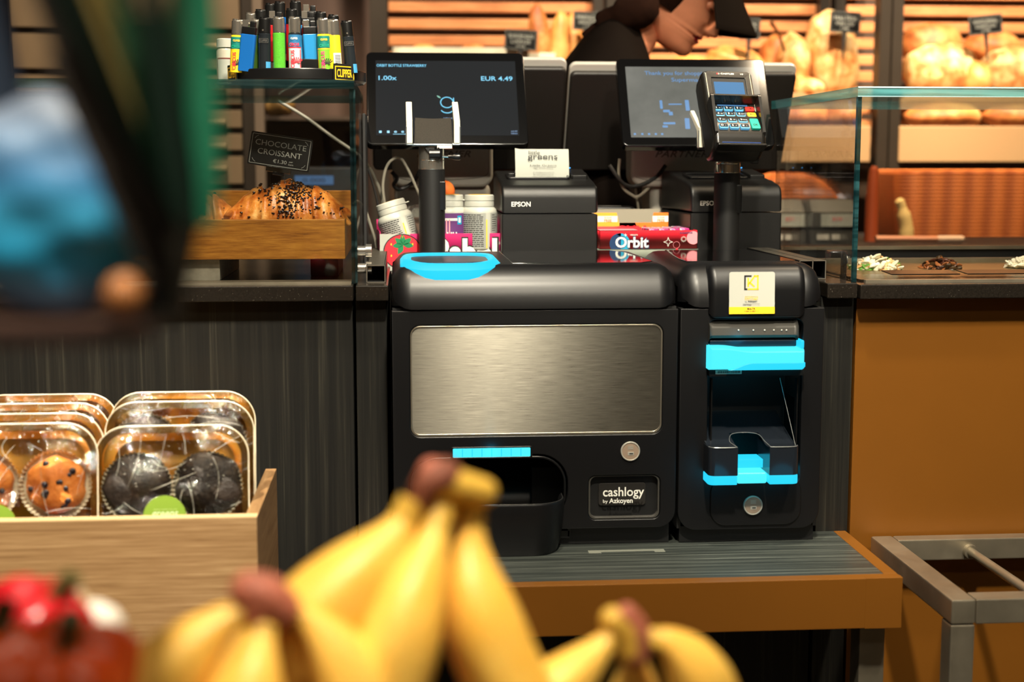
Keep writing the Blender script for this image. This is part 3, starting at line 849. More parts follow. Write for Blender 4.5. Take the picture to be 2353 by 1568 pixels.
w2 = [(xa + (xb - xa) * t_, -0.0275 + 0.0002, zb + (0.0095 if t_ > 0.45 else 0.0095 * (0.5 - 0.5 * math.cos(PI * max(0, (t_ - 0.17)) / 0.28)) if t_ > 0.17 else 0)) for t_ in [i / 20 for i in range(4, 21)]]
pl = [(p_[0], p_[2]) for p_ in w2]
poly = [(pl[0][0], zb)] + [(pl[-1][0] - 0.004, zb), (pl[-1][0], zb + 0.004)] + list(reversed(pl[1:]))
mb.prism(poly, 0.0, 0.0275, CYAN, 0.0012, 2, FP, 0)
mb.b2(xb - 0.006, xb - 0.001, -0.024, 0.01, zt - 0.004, zt + 0.008, CYAN, 0.002)
led('slot_led', (NX - 0.02, YF - 0.010, ZB + zt + 0.010), 0.022, 0.02); led('slot_led', (NX + 0.0, YF - 0.004, ZB + zb - 0.014), 0.02, 0.012)
mb.build('slot_bezel', note)['label'] = 'glowing blue banknote slot'
q = nx(1630, 782); q1 = nx(1830, 796)
MB().b2(q[0], q1[0], -0.002, 0.04, q1[1], q[1], mat('slot throat', (10, 30, 44), 0.3), 0.002).build('slot_throat', note)
# window recess
a, b_ = nx(1629, 735), nx(1836, 1112)
mb = MB()
mb.b2(a[0] - 0.003, b_[0] + 0.003, 0.085, 0.089, b_[1] - 0.004, a[1] + 0.004, VOIDM)
mb.b2(a[0] - 0.004, a[0], 0.008, 0.089, b_[1] - 0.004, a[1] + 0.004, BLK2); mb.b2(b_[0], b_[0] + 0.004, 0.008, 0.089, b_[1] - 0.004, a[1] + 0.004, BLK2)
mb.b2(a[0], b_[0], 0.008, 0.089, b_[1] - 0.004, b_[1], VOIDM); mb.b2(a[0], b_[0], 0.008, 0.089, a[1], a[1] + 0.004, VOIDM)
mb.build('note_niche', note)
s0, s1 = nx(1646, 853, 1.86), nx(1706, 861, 1.86)
mb = MB().b2(s0[0], s1[0], -0.0105, -0.0095, s1[1], s0[1], PAPER)
rnd = random.Random(3); xx = s0[0] + 0.003
while xx < s1[0] - 0.003:
    w_ = rnd.choice((0.0006, 0.0011)); mb.b2(xx, xx + w_, -0.0107, -0.0105, s1[1] + 0.0015, s0[1] - 0.0006, INK); xx += w_ + rnd.choice((0.0006, 0.001))
mb.b2(a[0], b_[0], -0.0095, 0.01, s1[1] - 0.003, s0[1] + 0.004, VOIDM)
mb.build('barcode_label', note)['label'] = 'white barcode label under the slot'
# slanted clear note chute and catch tray
ca, cb = nx(1634, 968, 1.89), nx(1832, 1030, 1.85)
chute = film('smoky chute', (0.30, 0.34, 0.38), 0.10, 0.5, 0.12, 0.15, 200)
# catch tray with finger notch, plan outline as a band
ta, tb = nx(1630, 1030, 1.838), nx(1836, 1113, 1.838)
X0, X1, ZT, Z0 = ta[0], tb[0], ta[1], tb[1]
na, nb = nx(1696, 1040, 1.838)[0], nx(1769, 1040, 1.838)[0]
def band(xs, y0_, y1_, z0_, z1_, m, name, lab=None, r=0.009):
    mb_ = MB()
    w_ = xs[1] - xs[0]
    pts = [(xs[0], y1_), (xs[0], y0_)] 
    left = xs[0] == X0
    if left: p = [(xs[1], y0_), (xs[1], y1_), (xs[0], y1_)] + [(xs[0] + r - r * math.cos(t_), y0_ + r - r * math.sin(t_)) for t_ in [PI / 2 * i / 6 for i in range(7)]]
    else: p = [(xs[1], y1_), (xs[0], y1_), (xs[0], y0_)] + [(xs[1] - r + r * math.sin(t_), y0_ + r - r * math.cos(t_)) for t_ in [PI / 2 * i / 6 for i in range(7)]]
    mb_.prism(p, z0_, z1_, m, 0.0012, 2)
    o = mb_.build(name, note)
    if lab: o['label'] = lab
GL = Z0 + 0.0125
TRM = mat('gloss tray plastic', (26, 30, 36), 0.18)
band((X0, na), -0.037, 0.030, GL, ZT, TRM, 'catch_tray'); band((nb, X1), -0.037, 0.030, GL, ZT, TRM, 'catch_tray')
band((X0, na - 0.0005), -0.0365, 0.03, Z0, GL - 0.0003, CYAN, 'light_strip', 'glowing blue strip'); band((nb + 0.0005, X1), -0.0365, 0.03, Z0, GL - 0.0003, CYAN, 'light_strip', 'glowing blue strip')
zz0, zz1 = nx(1730, 1111, 1.845)[1], nx(1730, 1085, 1.845)[1]
mb = MB().b2(na + 0.0005, nb - 0.002, -0.0335, 0.03, zz0, zz1, CYANB, 0.003, 3)
mb.b2(na + 0.0005, nb - 0.0005, -0.005, 0.03, zz1, zz1 + 0.012, CYAN, 0.001)
led('tray_led', (NX - 0.045, YF - 0.085, ZB + Z0 - 0.002), 0.02, 0.02); led('tray_led', (NX + 0.05, YF - 0.085, ZB + Z0 - 0.002), 0.015, 0.02)
mb.build('notch_light', note)['label'] = 'bright blue block in the finger notch'
# ramp above the tray
zr = nx(1730, 962, 1.93)[1]
hw = (nb - na) / 2; cxn = (na + nb) / 2
def rampz(y): return ZT - 0.0008 + (zr - ZT) * max(0.0, (y + 0.020) / 0.085) ** 1.25
mb = MB()
for xs in ((X0 + 0.001, na + 0.001), (nb - 0.001, X1 - 0.001)):
    mb.surf(lambda u_, v_: (xs[0] + (xs[1] - xs[0]) * u_, -0.030 + 0.114 * v_, rampz(-0.030 + 0.114 * v_)), 6, 10, TRM)
mb.surf(lambda u_, v_: (na + (nb - na) * u_, 0.022 + 0.062 * v_, rampz(0.022 + 0.062 * v_)), 6, 8, TRM)
mb.build('note_ramp', note)
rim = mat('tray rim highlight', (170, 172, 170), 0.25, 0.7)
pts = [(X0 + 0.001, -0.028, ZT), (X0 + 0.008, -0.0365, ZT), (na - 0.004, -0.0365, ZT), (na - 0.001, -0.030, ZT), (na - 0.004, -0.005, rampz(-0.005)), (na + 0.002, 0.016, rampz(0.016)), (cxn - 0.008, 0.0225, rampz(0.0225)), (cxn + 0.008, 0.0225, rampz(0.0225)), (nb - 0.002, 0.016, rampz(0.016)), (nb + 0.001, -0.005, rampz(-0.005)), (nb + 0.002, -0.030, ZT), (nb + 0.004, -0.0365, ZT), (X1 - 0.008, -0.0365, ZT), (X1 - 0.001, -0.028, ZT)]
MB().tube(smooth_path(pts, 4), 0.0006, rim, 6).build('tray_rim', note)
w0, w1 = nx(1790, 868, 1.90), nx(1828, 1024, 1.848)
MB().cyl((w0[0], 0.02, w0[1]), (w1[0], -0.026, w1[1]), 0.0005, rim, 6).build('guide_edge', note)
for xx in (1636, 1833):
    q0, q1 = nx(xx, 870), nx(xx, 1020)
    MB().b2(q0[0] - 0.001, q0[0] + 0.001, -0.001, 0.01, q1[1], q0[1], BLK2, 0.0004).build('side_guide', note)
q = nx(1728, 1160); lock(note, q[0], q[1], -0.0045)
MB().prism([(-0.078, 0.060), (0.070, 0.060), (0.078, 0.075), (0.070, 0.315), (-0.062, 0.315), (-0.078, 0.12)], 0, 0.0012, GLOSS, 0.0005, 2, TR(0, 0, TOP - 0.0003)).build('gloss_inlay', note)
# ------------------------------------------------------------------ till terminals with customer displays
DECK = 1.1102
SCR1 = emis('display glass', (0.035, 0.045, 0.05), 0.25, (0.006, 0.006, 0.007), 0.07)
def scr2():
    m, nt, b = new_mat('painted haze display glass')
    f = noise(nt, coords(nt, (9, 9, 9)), 1.0, 5, 0.6)
    L(nt, ramp(nt, f, [(0.3, (0.10, 0.105, 0.092)), (0.7, (0.17, 0.17, 0.15))]), b.inputs['Emission Color'])  # grey reflection haze painted in as emission
    b.inputs['Emission Strength'].default_value = 1.0; b.inputs['Base Color'].default_value = (0.012, 0.012, 0.012, 1); b.inputs['Roughness'].default_value = 0.10
    return m
SCR2 = scr2()
BLUETXT = emis('screen blue', (0.05, 0.24, 0.55), 0.9)
SILV = mat('silver trim', (206, 202, 194), 0.4, 0.4)
POSB = mat('till grey plastic', (168, 163, 152), 0.5, bmp=0.05, bscale=1500)

def till(name_label, base, c0, w, h, tilt, yaw, dsp, body_w, back):
    """base: world location of the stand; c0: centre of the customer display"""
    t = thing('till_terminal', name_label, 'till', base)
    B = Vector(base)
    # pedestal and chin
    pw = body_w / 2
    mb = MB(); mb.b2(-pw, pw, 0.0, 0.10, 0.0, 0.135, POSB, 0.012, 3); mb.build('pedestal', t)
    cw = 0.0875; cy = 0.0
    mb = MB()
    ch = rrect(2 * cw, 0.088, 0.022, 6, 0, 0.172)
    mb.prism(ch, 0.0, 0.060, POSB, 0.006, 3, TR(0, 0.045, 0) @ FACE)
    gl = [(-cw + 0.008, -0.0155, 0.146), (-0.05, -0.0155, 0.140), (0.03, -0.0155, 0.142), (cw - 0.018, -0.0155, 0.147), (cw - 0.008, -0.0155, 0.157), (cw - 0.007, -0.0155, 0.195)]
    mb.tube(smooth_path(gl, 5), 0.0007, INKG, 6)
    mb.fit('PARTNER', 0.094, 0.0115, mat('embossed mark', (88, 85, 80), 0.5), TR(0.002, -0.0152, 0.186) @ FACE, 0.02, 0.35, sp=1.1)
    mb.build('stand_body', t)
    # customer display
    c = Vector(c0) - B
    D = TR(*c) @ Matrix.Rotation(R(yaw), 4, 'Z') @ Matrix.Rotation(R(-tilt), 4, 'X') @ FACE
    mb = MB().prism(rrect(w, h, 0.009, 5), -0.016, 0.0, BEZ, 0.0025, 3, D)
    mb.prism(rrect(w * 0.7, h * 0.6, 0.02, 5), -0.034, -0.014, BLK2, 0.004, 2, D)
    mb.cyl((c.x, c.y + 0.03, c.z - 0.02), (0, 0.05, 0.19), 0.016, BLK2, 14)
    disp = mb.build('customer_display', t)
    sw, sh_ = w * 0.885, h * 0.805
    mb = MB().prism(rrect(sw, sh_, 0.0008, 2), 0.0, 0.0003, SCR1 if dsp == 1 else SCR2, 0, 2, D)
    SD = D @ TR(0, 0, 0.0004)
    def ft(st, cx_, cy_, w_, h_, m, bold=0.0):    # centre in 0..1 screen fractions
        mb.fit(st, w_ * sw if w_ else None, h_ * sh_ if h_ else None, m, SD @ TR((cx_ - 0.5) * sw, (0.5 - cy_) * sh_, 0), bold)
    if dsp == 1:
        ft('ORBIT BOTTLE STRAWBERRY', 0.185, 0.068, 0.355, 0.036, CYTXT, 0.015)
        ft('1.00x', 0.085, 0.238, 0.128, 0.060, CYTXT, 0.012)
        ft('EUR 4.49', 0.862, 0.240, 0.225, 0.062, CYTXT, 0.012)
        # leaf-and-g emblem
        gx, gy, gr = 0.0022 * 0, 0.5 - 0.565, 0.0105
        k = SD @ TR(0.0, gy * sh_, 0)
        ringp = [(gr * math.cos(a), gr * math.sin(a), 0) for a in [2 * PI * i / 28 for i in range(29)]]
        mb.tube(ringp, 0.0009, CYTXT, 6, k)
        tail = [(gr + 0.0008, 0.009, 0), (gr + 0.0008, -0.011, 0)] + [(0.0 + (gr + 0.0008) * math.cos(a), -0.011 - gr * math.sin(a) * 0.95, 0) for a in [PI * i / 12 for i in range(1, 11)]]
        mb.tube(tail, 0.0009, CYTXT, 6, k)
        leaf = [(0.004 * math.sin(PI * i / 8) * (1 if s_ > 0 else -1) * 0.38, 0.0085 * i / 8) for s_ in (1,) for i in range(9)] + [(-0.004 * math.sin(PI * i / 8) * 0.38, 0.0085 * i / 8) for i in range(7, 0, -1)]
        mb.prism(leaf, 0, 0.0002, emis('leaf green', (0.05, 0.42, 0.33), 0.8), 0, 2, k @ TR(-0.010, 0.0085, 0) @ Matrix.Rotation(R(52), 4, 'Z'))
        ft('SUPERMARKET', 0.515, 0.775, 0.085, 0.018, BLUETXT)
        for i, xx in enumerate((0.03, 0.085, 0.135, 0.185, 0.232)):
            if i in (2, 3): ft('e', xx, 0.955, 0.02, 0.026, CYTXT, 0.02)
            else: mb.prism(rrect(0.018 * sw, 0.030 * sh_, 0.0004, 2, (xx - 0.5) * sw, (0.5 - 0.955) * sh_), 0, 0.0001, CYTXT, 0, 2, SD)
        mb.prism(rrect(0.125 * sw, 0.005 * sh_, 0.0001, 2, (0.18 - 0.5) * sw, (0.5 - 0.985) * sh_), 0, 0.0001, CYTXT, 0, 2, SD)
        ft('6:25 PM', 0.965, 0.945, 0.042, 0.018, BLUETXT); ft('7/28/2023', 0.965, 0.975, 0.046, 0.018, BLUETXT)
    else:
        ft('Thank you for shopping at Greens', 0.49, 0.100, 0.695, 0.072, BLUETXT, 0.006)
        ft('Supermarket', 0.49, 0.195, 0.30, 0.072, BLUETXT, 0.006)
        rn = random.Random(5)
        for xx, yy, w_, h_ in ((0.245, 0.54, 0.02, 0.12), (0.28, 0.63, 0.05, 0.035), (0.31, 0.665, 0.03, 0.05), (0.44, 0.55, 0.03, 0.15), (0.35, 0.535, 0.10, 0.016), (0.29, 0.80, 0.09, 0.03), (0.43, 0.81, 0.035, 0.15), (0.26, 0.85, 0.04, 0.03)):
            mb.prism(rrect(w_ * sw, h_ * sh_, 0.0012, 3, (xx - 0.5) * sw, (0.5 - yy) * sh_), 0, 0.0001, BLUETXT, 0, 2, SD @ Matrix.Rotation(R(rn.uniform(-1, 1)), 4, 'Z'))
        for i, xx in enumerate((0.03, 0.085, 0.135, 0.185, 0.232)):
            mb.prism(rrect(0.016 * sw, 0.026 * sh_, 0.0004, 2, (xx - 0.5) * sw, (0.5 - 0.955) * sh_), 0, 0.0001, BLUETXT, 0, 2, SD)
    mb.build('screen', disp)['label'] = 'dark screen with cyan lettering' if dsp == 1 else 'hazy grey screen with blue lettering'
    # cashier screen seen from behind, leaning towards the customer at the top
    x0_, x1_, zt, zb, yt, yb = back
    cc = Vector(((x0_ + x1_) / 2, (yt + yb) / 2, (zt + zb) / 2)) - B
    hh = math.hypot(zt - zb, yb - yt); tl = math.atan2(yb - yt, zt - zb)
    K = TR(*cc) @ Matrix.Rotation(tl, 4, 'X') @ FACE
    mb = MB().prism(rrect(x1_ - x0_, hh, 0.012, 5), -0.008, 0.004, SILV, 0.003, 2, K)
    mb.prism(rrect(x1_ - x0_ - 0.002, hh - 0.016, 0.010, 5, 0, -0.004), 0.003, 0.016, mat('till back shell', (22, 18, 15), 0.5, bmp=0.05), 0.005, 3, K)
    mb.prism(rrect(0.10, 0.12, 0.01, 4, 0, -0.02), 0.015, 0.03, BLK2, 0.004, 2, K)
    mb.build('cashier_display', t)
    return t
m1 = (at(840, 330, 2.37) + at(1212, 335, 2.37) + at(848, 118, 2.47) + at(1203, 123, 2.47)) / 4
m2 = (at(1437, 333, 2.37) + at(1782, 333, 2.37) + at(1410, 137, 2.47) + at(1755, 140, 2.47)) / 4
till('black till terminal whose customer screen shows a strawberry gum line and EUR 4.49', (0.0745, 2.505, DECK), m1, 0.268, 0.186, 32, 0.6, 1, 0.168, (-0.05, 0.300, 1.466, 1.27, 2.57, 2.68))
till('black till terminal whose hazy customer screen thanks shoppers, behind the card terminal', (0.492, 2.505, DECK), m2, 0.2585, 0.178, 32, -0.6, 2, 0.10, (0.306, 0.722, 1.459, 1.27, 2.58, 2.69))

# ------------------------------------------------------------------ receipt printers
PRN = mat('printer black', (9, 9, 9), 0.42, bmp=0.15, bscale=1400)
def printer():
    t = thing('receipt_printer', 'black receipt printer with a white receipt sticking out of its top', 'printer', (0.2366, 2.25, DECK))
    W = 0.1535
    prof = [(0, 0.0), (0.20, 0.0), (0.20, 0.152), (0.19, 0.157), (0.14, 0.155), (0.10, 0.1475), (0.045, 0.141)] + [(0.020 - 0.020 * math.sin(PI / 2 * i / 6), 0.115 + 0.021 * math.cos(PI / 2 * i / 6)) for i in range(7)]
    lowp = [(0.0015, 0.0), (0.20, 0.0), (0.20, 0.0895), (0.0015, 0.0895)]
    upp = [(0.0, 0.0915), (0.2, 0.0915)] + prof[2:]
    mb = MB(); rounded_block(mb, -W / 2, W / 2, lowp, PRN, 0.003, 3)
    mb.b2(0.035, 0.06, 0.0, 0.002, 0.003, 0.010, VOIDM)
    mb.build('base', t)
    mb = MB(); rounded_block(mb, -W / 2, W / 2, upp, PRN, 0.005, 3)
    mb.fit('EPSON', 0.0305, 0.0078, WINK, TR(-0.0460, -0.0003, 0.1055) @ FACE, 0.022)
    mb.build('cover', t)
    A = Matrix.Rotation(R(8), 4, 'X')
    mb = MB().plate([rrect(0.103, 0.050, 0.006, 4), rrect(0.096, 0.043, 0.004, 4)], 0, 0.006, BLK2, 0.001, TR(-0.012, 0.088, 0.1445) @ A)
    mb.prism(rrect(0.098, 0.045, 0.004, 4), 0, 0.001, VOIDM, 0, 2, TR(-0.012, 0.088, 0.1458) @ A)
    mb.build('paper_slot', t)
    mb = MB().prism(rrect(0.026, 0.07, 0.003, 3), 0, 0.010, PRN, 0.002, 2, TR(0.056, 0.105, 0.1455) @ A)
    mb.ball((0.047, 0.132, 0.162), (0.0012, 0.0012, 0.0008), emis('blue lamp', (0.05, 0.4, 1.0), 2.5), 10, 6)
    mb.build('control_panel', t)
    return t
pr1 = printer()
pr2 = dup(pr1, 'black receipt printer standing angled behind the card terminal stand', (0.5455, 2.285, DECK), (0, 0, R(3.5)))
pr1['group'] = pr2['group'] = 'receipt printers behind the cash machine'
# receipt
mb = MB()
RW, RH = 0.0885, 0.0500
def rfn(u_, v_):
    z = v_ * RH
    return ((u_ - 0.5) * RW, 0.006 + 0.010 * v_ * v_ - 0.003 * math.sin(PI * u_) + 0.002 * u_ * v_, z + 0.0015 * (u_ < 0.02) * (v_ > 0.99))
mb.surf(rfn, 12, 10, PAPER)
def rtx(st, cx_, z, w_, h_, m, bold=0.0):
    v_ = z / RH
    mb.fit(st, w_, h_, m, TR(cx_, 0.002 + 0.010 * v_ * v_, z) @ Matrix.Rotation(R(90 - 12), 4, 'X'), bold, th=0.0008)
rtx('little', -0.013, 0.0442, 0.0185, 0.0062, INK); rtx('greens', 0.0005, 0.0352, 0.049, 0.0090, INK, 0.004)
rtx('Little Greens', 0.0015, 0.0235, 0.043, 0.0030, INK); rtx('High Street, Sliema', 0.0015, 0.0195, 0.032, 0.0028, INKG)
rtx('E: info@greens.com.mt', 0.002, 0.0120, 0.034, 0.0026, INKG); rtx('W: www.greens.com.mt', 0.0015, 0.0080, 0.033, 0.0026, INKG); rtx('VAT No: MT3014-9835 EX #:', 0.002, 0.0040, 0.041, 0.0026, INKG)
o = mb.build('receipt', None, at(1247, 412, 2.33) + Vector((0, 0, -0.001)))
tag(o, 'white paper receipt with a little greens heading coming out of the printer', 'receipt')

# ------------------------------------------------------------------ device poles
def pole(label, x, y, ztop, arms):
    t = thing('device_stand', label, 'stand', (x, y, DECK))
    h = ztop - DECK
    mb = MB().lathe([(0.0, 0.0), (0.0205, 0.0), (0.0205, h), (0.0, h)], BLKM, 36)
    mb.b2(0.010, 0.0210, -0.0165, -0.006, h - 0.063, h - 0.018, BLK2, 0.002)
    mb.build('pole', t)
    MB().lathe([(0.0, 0.0), (0.0222, 0.0), (0.0222, 0.012), (0.0215, 0.0145), (0.0208, 0.0150)], BLK2, 36).build('foot', t)
    MB().lathe([(0.0, h), (0.0200, h + 0.0002), (0.0205, h + 0.001), (0.0205, h + 0.0135), (0.0200, h + 0.0145), (0.0205, h + 0.0155), (0.0205, h + 0.036), (0.0195, h + 0.037), (0.0, h + 0.037)], CHROME, 40).build('collar', t)
    mb = MB().prism([(-0.014, 0.0), (0.010, 0.0), (0.016, 0.014), (-0.010, 0.014)] and [(-0.013, 0.020), (-0.002, 0.004), (0.014, 0.004), (0.015, 0.022)], 0, 0.004, VOIDM, 0.001, 2, TR(0.002, -0.0185, h + 0.0135) @ FACE)
    mb.cyl((-0.004, -0.022, h + 0.024), (0.012, -0.022, h + 0.024), 0.0075, BLK2, 16)
    mb.cyl((0.010, -0.020, h + 0.020), (0.010, -0.020, h + 0.034), 0.0065, BLK2, 16)
    mb.build('swivel', t)
    mb = MB().cyl((0.016, -0.020, h + 0.020), (0.029, -0.022, h + 0.0195), 0.0018, CHROME, 10)
    mb.lathe([(0.0, 0.0), (0.0032, 0.0), (0.0034, 0.006), (0.0050, 0.009), (0.0054, 0.017), (0.0046, 0.019), (0.0, 0.019)], BLK2, 10, TR(0.025, -0.0215, h + 0.0197) @ Matrix.Rotation(R(90), 4, 'Y'))
    mb.build('clamp_knob', t)
    return t, h
BLUEEDGE = mat('pale metal edge', (150, 160, 168), 0.25, 0.9)
FOAM = mat('dusty black foam', (34, 30, 24), 0.9, var=0.5, vscale=900, bmp=0.2, bscale=900)
PAD = mat('ivory pad', (218, 214, 196), 0.5)
p1 = at(992, 390, 2.24)
t, h = pole('black pole with an empty white-armed device cradle in front of the strawberry gum screen', p1.x, 2.24, p1.z, True)
cb = Vector((0.002, -0.020, h + 0.041))
mb = MB().b2(-0.031, 0.031, -0.026, 0.012, h + 0.0365, h + 0.0395, BLUEEDGE, 0.001)
mb.b2(0.008, 0.031, -0.0262, -0.02, h + 0.0325, h + 0.0375, mat('clear bracket', (214, 212, 206), 0.3))
mb.build('cradle_base', t)
PT = TR(0.003, -0.022, h + 0.0405) @ Matrix.Rotation(R(-42), 4, 'X')
MB().surf(lambda u_, v_: (-0.030 + 0.060 * u_ + (0.5 - u_) * 0.004 * v_, 0.002 * math.sin(PI * u_) , 0.054 * v_), 8, 6, FOAM, PT).b2(-0.029, 0.029, 0.003, 0.008, 0.0, 0.052, BLKM, 0.001, 2, PT).build('cradle_pad', t)
for sx in (-1, 1):
    mb = MB()
    arm = [(-0.004, 0.0), (0.004, 0.0), (0.0045, 0.027), (-0.0005 * 1, 0.030)]
    pr_ = [(0.0, 0.0), (0.020, -0.001), (0.026, 0.028), (0.086, 0.060), (0.082, 0.066), (0.006, 0.036), (0.0, 0.034)]
    A = Matrix(((0, 0, 1, 0), (1, 0, 0, 0), (0, 1, 0, 0), (0, 0, 0, 1)))
    mb.prism(pr_, -0.0048, 0.0048, PAD, 0.0012, 2, TR(0.002 + sx * 0.0365, -0.034, h + 0.0405) @ A)
    mb.build('cradle_arm', t)['label'] = 'ivory padded arm'
    mb = MB().b2(0.002 + sx * 0.0412 - 0.001, 0.002 + sx * 0.0412 + 0.001, -0.034, -0.012, h + 0.039, h + 0.066, BLUEEDGE, 0.0005)
    mb.b2(min(0.002 + sx * 0.041, 0.002 + sx * 0.030), max(0.002 + sx * 0.041, 0.002 + sx * 0.030), -0.034, -0.012, h + 0.0372, h + 0.0392, BLUEEDGE, 0.0005)
    mb.build('arm_bracket', t)
p2 = at(1671, 398, 2.235)
t, h2 = pole('black pole carrying the card payment terminal', p2.x, 2.235, p2.z, False)
mb = MB().b2(-0.036, 0.030, -0.03, 0.012, h2 + 0.0365, h2 + 0.0395, BLUEEDGE, 0.001)
mb.build('cradle_base', t)
A = Matrix(((0, 0, 1, 0), (1, 0, 0, 0), (0, 1, 0, 0), (0, 0, 0, 1)))
pr_ = [(0.0, 0.0), (0.010, -0.001), (0.014, 0.026), (0.048, 0.052), (0.044, 0.058), (0.006, 0.032), (0.0, 0.030)]
for sx, m in ((-1, PAD), (1, BLKM)):
    mb = MB().prism(pr_, -0.0035, 0.0035, m, 0.0012, 2, TR(-0.003 + sx * 0.0475, -0.040, h2 + 0.040) @ Matrix.Rotation(R(8), 4, 'Z') @ A)
    mb.b2(-0.003 + sx * 0.051 - 0.0008, -0.003 + sx * 0.051 + 0.0008, -0.038, -0.02, h2 + 0.040, h2 + 0.066, BLUEEDGE, 0.0004)
    mb.b2(min(-0.003 + sx * 0.050, sx * 0.03), max(-0.003 + sx * 0.050, sx * 0.03), -0.035, -0.02, h2 + 0.037, h2 + 0.0395, BLUEEDGE, 0.0004)
    mb.build('cradle_arm', t)

# ------------------------------------------------------------------ card payment terminal
tc = at(1682, 257, 2.165)
ct = thing('card_terminal', 'black card payment terminal with blue keypad on the right-hand pole', 'card terminal', tc, (R(-32), R(1.0), R(5)))
TB = mat('terminal black', (24, 22, 20), 0.28, bmp=0.04)
W = 0.082
mb = MB()
sect = [(0.038, -0.066), (0.038, 0.062), (0.028, 0.072), (-0.002, 0.072), (-0.004, 0.070), (-0.0045, 0.0), (-0.016, -0.022), (-0.020, -0.052), (-0.015, -0.066), (-0.004, -0.072), (0.02, -0.074)]
rounded_block(mb, -W / 2, W / 2, sect, TB, 0.008, 4)
mb.b2(-0.036, 0.036, -0.0175, -0.010, -0.0735, -0.070, VOIDM, 0.001)
mb.b2(-0.030, 0.030, -0.0190, -0.012, -0.0675, -0.0665, emis('slot lamp', (0.02, 0.12, 0.5), 0.5), 0.0003)
mb.b2(-0.038, 0.038, -0.0230, -0.004, -0.0745, -0.0700, TB, 0.002)
mb.build('body', ct)
mb = MB().plate([rrect(0.0695, 0.074, 0.004, 4, 0, 0.033), rrect(0.0540, 0.052, 0.001, 2, 0, 0.032)], 0, 0.0025, TB, 0.0008, TR(0, -0.0042, 0) @ FACE)
for sx in (-1, 1): mb.b2(sx * 0.0352 - 0.0009, sx * 0.0352 + 0.0009, -0.0075, -0.004, -0.004, 0.066, mat('grey side trim', (150, 144, 130), 0.35, 0.5), 0.0005)
mb.fit('CASTLES', 0.0215, 0.0028, WINK, TR(-0.0005, -0.0069, 0.0650) @ FACE, 0.03, th=0.0002)
mb.fit('V3', 0.0050, 0.0024, WINK, TR(0.0225, -0.0069, 0.0648) @ FACE, 0.02, 0.2, th=0.0002)
mb.plate([circ(0.0014, 12, -0.0165, 0.065), circ(0.0009, 12, -0.0165, 0.065)], 0, 0.0002, RED, 0, TR(0, -0.0068, 0) @ FACE)
mb.plate([circ(0.0014, 12, -0.0145, 0.065), circ(0.0009, 12, -0.0145, 0.065)], 0, 0.0002, WINK, 0, TR(0, -0.0068, 0) @ FACE)
mb.build('screen_bezel', ct)
mb = MB().prism(rrect(0.0545, 0.0525, 0.001, 2, 0, 0.032), 0, 0.0008, VOIDM, 0, 2, TR(0, -0.0042, 0) @ FACE)
mb.prism(rrect(0.0475, 0.045, 0.0008, 2, 0, 0.0285), 0.0008, 0.0011, emis('terminal display', (0.055, 0.17, 0.36), 0.9, (0.02, 0.04, 0.07), 0.12), 0, 2, TR(0, -0.0042, 0) @ FACE)
mb.fit('Welcome', 0.030, 0.0045, INK, TR(0.001, -0.0056, 0.0172) @ FACE, 0, 0.2)
mb.build('display', ct)['label'] = 'small blue display'
# privacy shield: dark wall above the keys and two tapering cheeks
mb = MB()
mb.add([(-0.0355, -0.006, 0.012), (0.0355, -0.006, 0.012), (0.0350, -0.025, 0.0150), (-0.0350, -0.025, 0.0150), (-0.0355, -0.006, 0.0085), (0.0355, -0.006, 0.0085), (0.0350, -0.025, 0.0125), (-0.0350, -0.025, 0.0125)],
       [(0, 1, 2, 3), (7, 6, 5, 4), (3, 2, 6, 7), (0, 4, 5, 1)], TB)
for sx in (-1, 1):
    xo, xi = sx * 0.0395, sx * 0.0350
    P = [(-0.004, 0.010), (-0.0252, 0.0155), (-0.027, 0.010), (-0.022, -0.050), (-0.012, -0.058), (-0.006, -0.03)]
    V = [(xo, y, z) for y, z in P] + [(xi, y, z) for y, z in P]; n_ = len(P)
    mb.add(V, [tuple(range(n_)), tuple(reversed(range(n_, 2 * n_)))] + [(i, i + n_, (i + 1) % n_ + n_, (i + 1) % n_) for i in range(n_)], TB)
mb.build('privacy_shield', ct)
# keys
KB = emis('key edge', (0.08, 0.30, 0.55), 0.55, (0.08, 0.28, 0.45), 0.35)
KT = mat('key top', (20, 26, 34), 0.35)
KR, KY, KG = mat('red key', (214, 48, 40), 0.4), mat('yellow key', (236, 190, 40), 0.4), mat('green key', (24, 158, 140), 0.4)
def kz(i): return 0.0020 - 0.0134 * i
def ky_(z): return -0.0045 - 0.0160 * min(1.0, max(0, (0.002 - z) / 0.05)) - 0.0016
legends = [['1', '2', '3'], ['4', '5', '6'], ['7', '8', '9'], ['O', '0', '#']]
subs = [['QZ', 'ABC', 'DEF'], ['GHI', 'JKL', 'MNO'], ['PQRS', 'TUV', 'WXYZ'], ['*', 'SP', ',']]
KRX = Matrix.Rotation(R(-17), 4, 'X')
for r_ in range(4):
    for c_ in range(3):
        x = -0.0245 + 0.0165 * c_; z = kz(r_) - 0.002
        K = TR(x, ky_(z), z) @ KRX @ FACE
        mb = MB().prism(rrect(0.0140, 0.0100, 0.002, 3), -0.003, 0.0018, KB, 0.0008, 2, K)
        mb.prism(rrect(0.0122, 0.0070, 0.0012, 3, 0, 0.0008), 0.0016, 0.0022, KT, 0.0002, 2, K)
        mb.fit(legends[r_][c_], None, 0.0040, WINK, K @ TR(-0.0026, 0.0008, 0.0023), 0.02)
        mb.fit(subs[r_][c_], None, 0.0015, WINK, K @ TR(0.0026, 0.0003, 0.0023), 0.02)
        mb.build('key', ct)
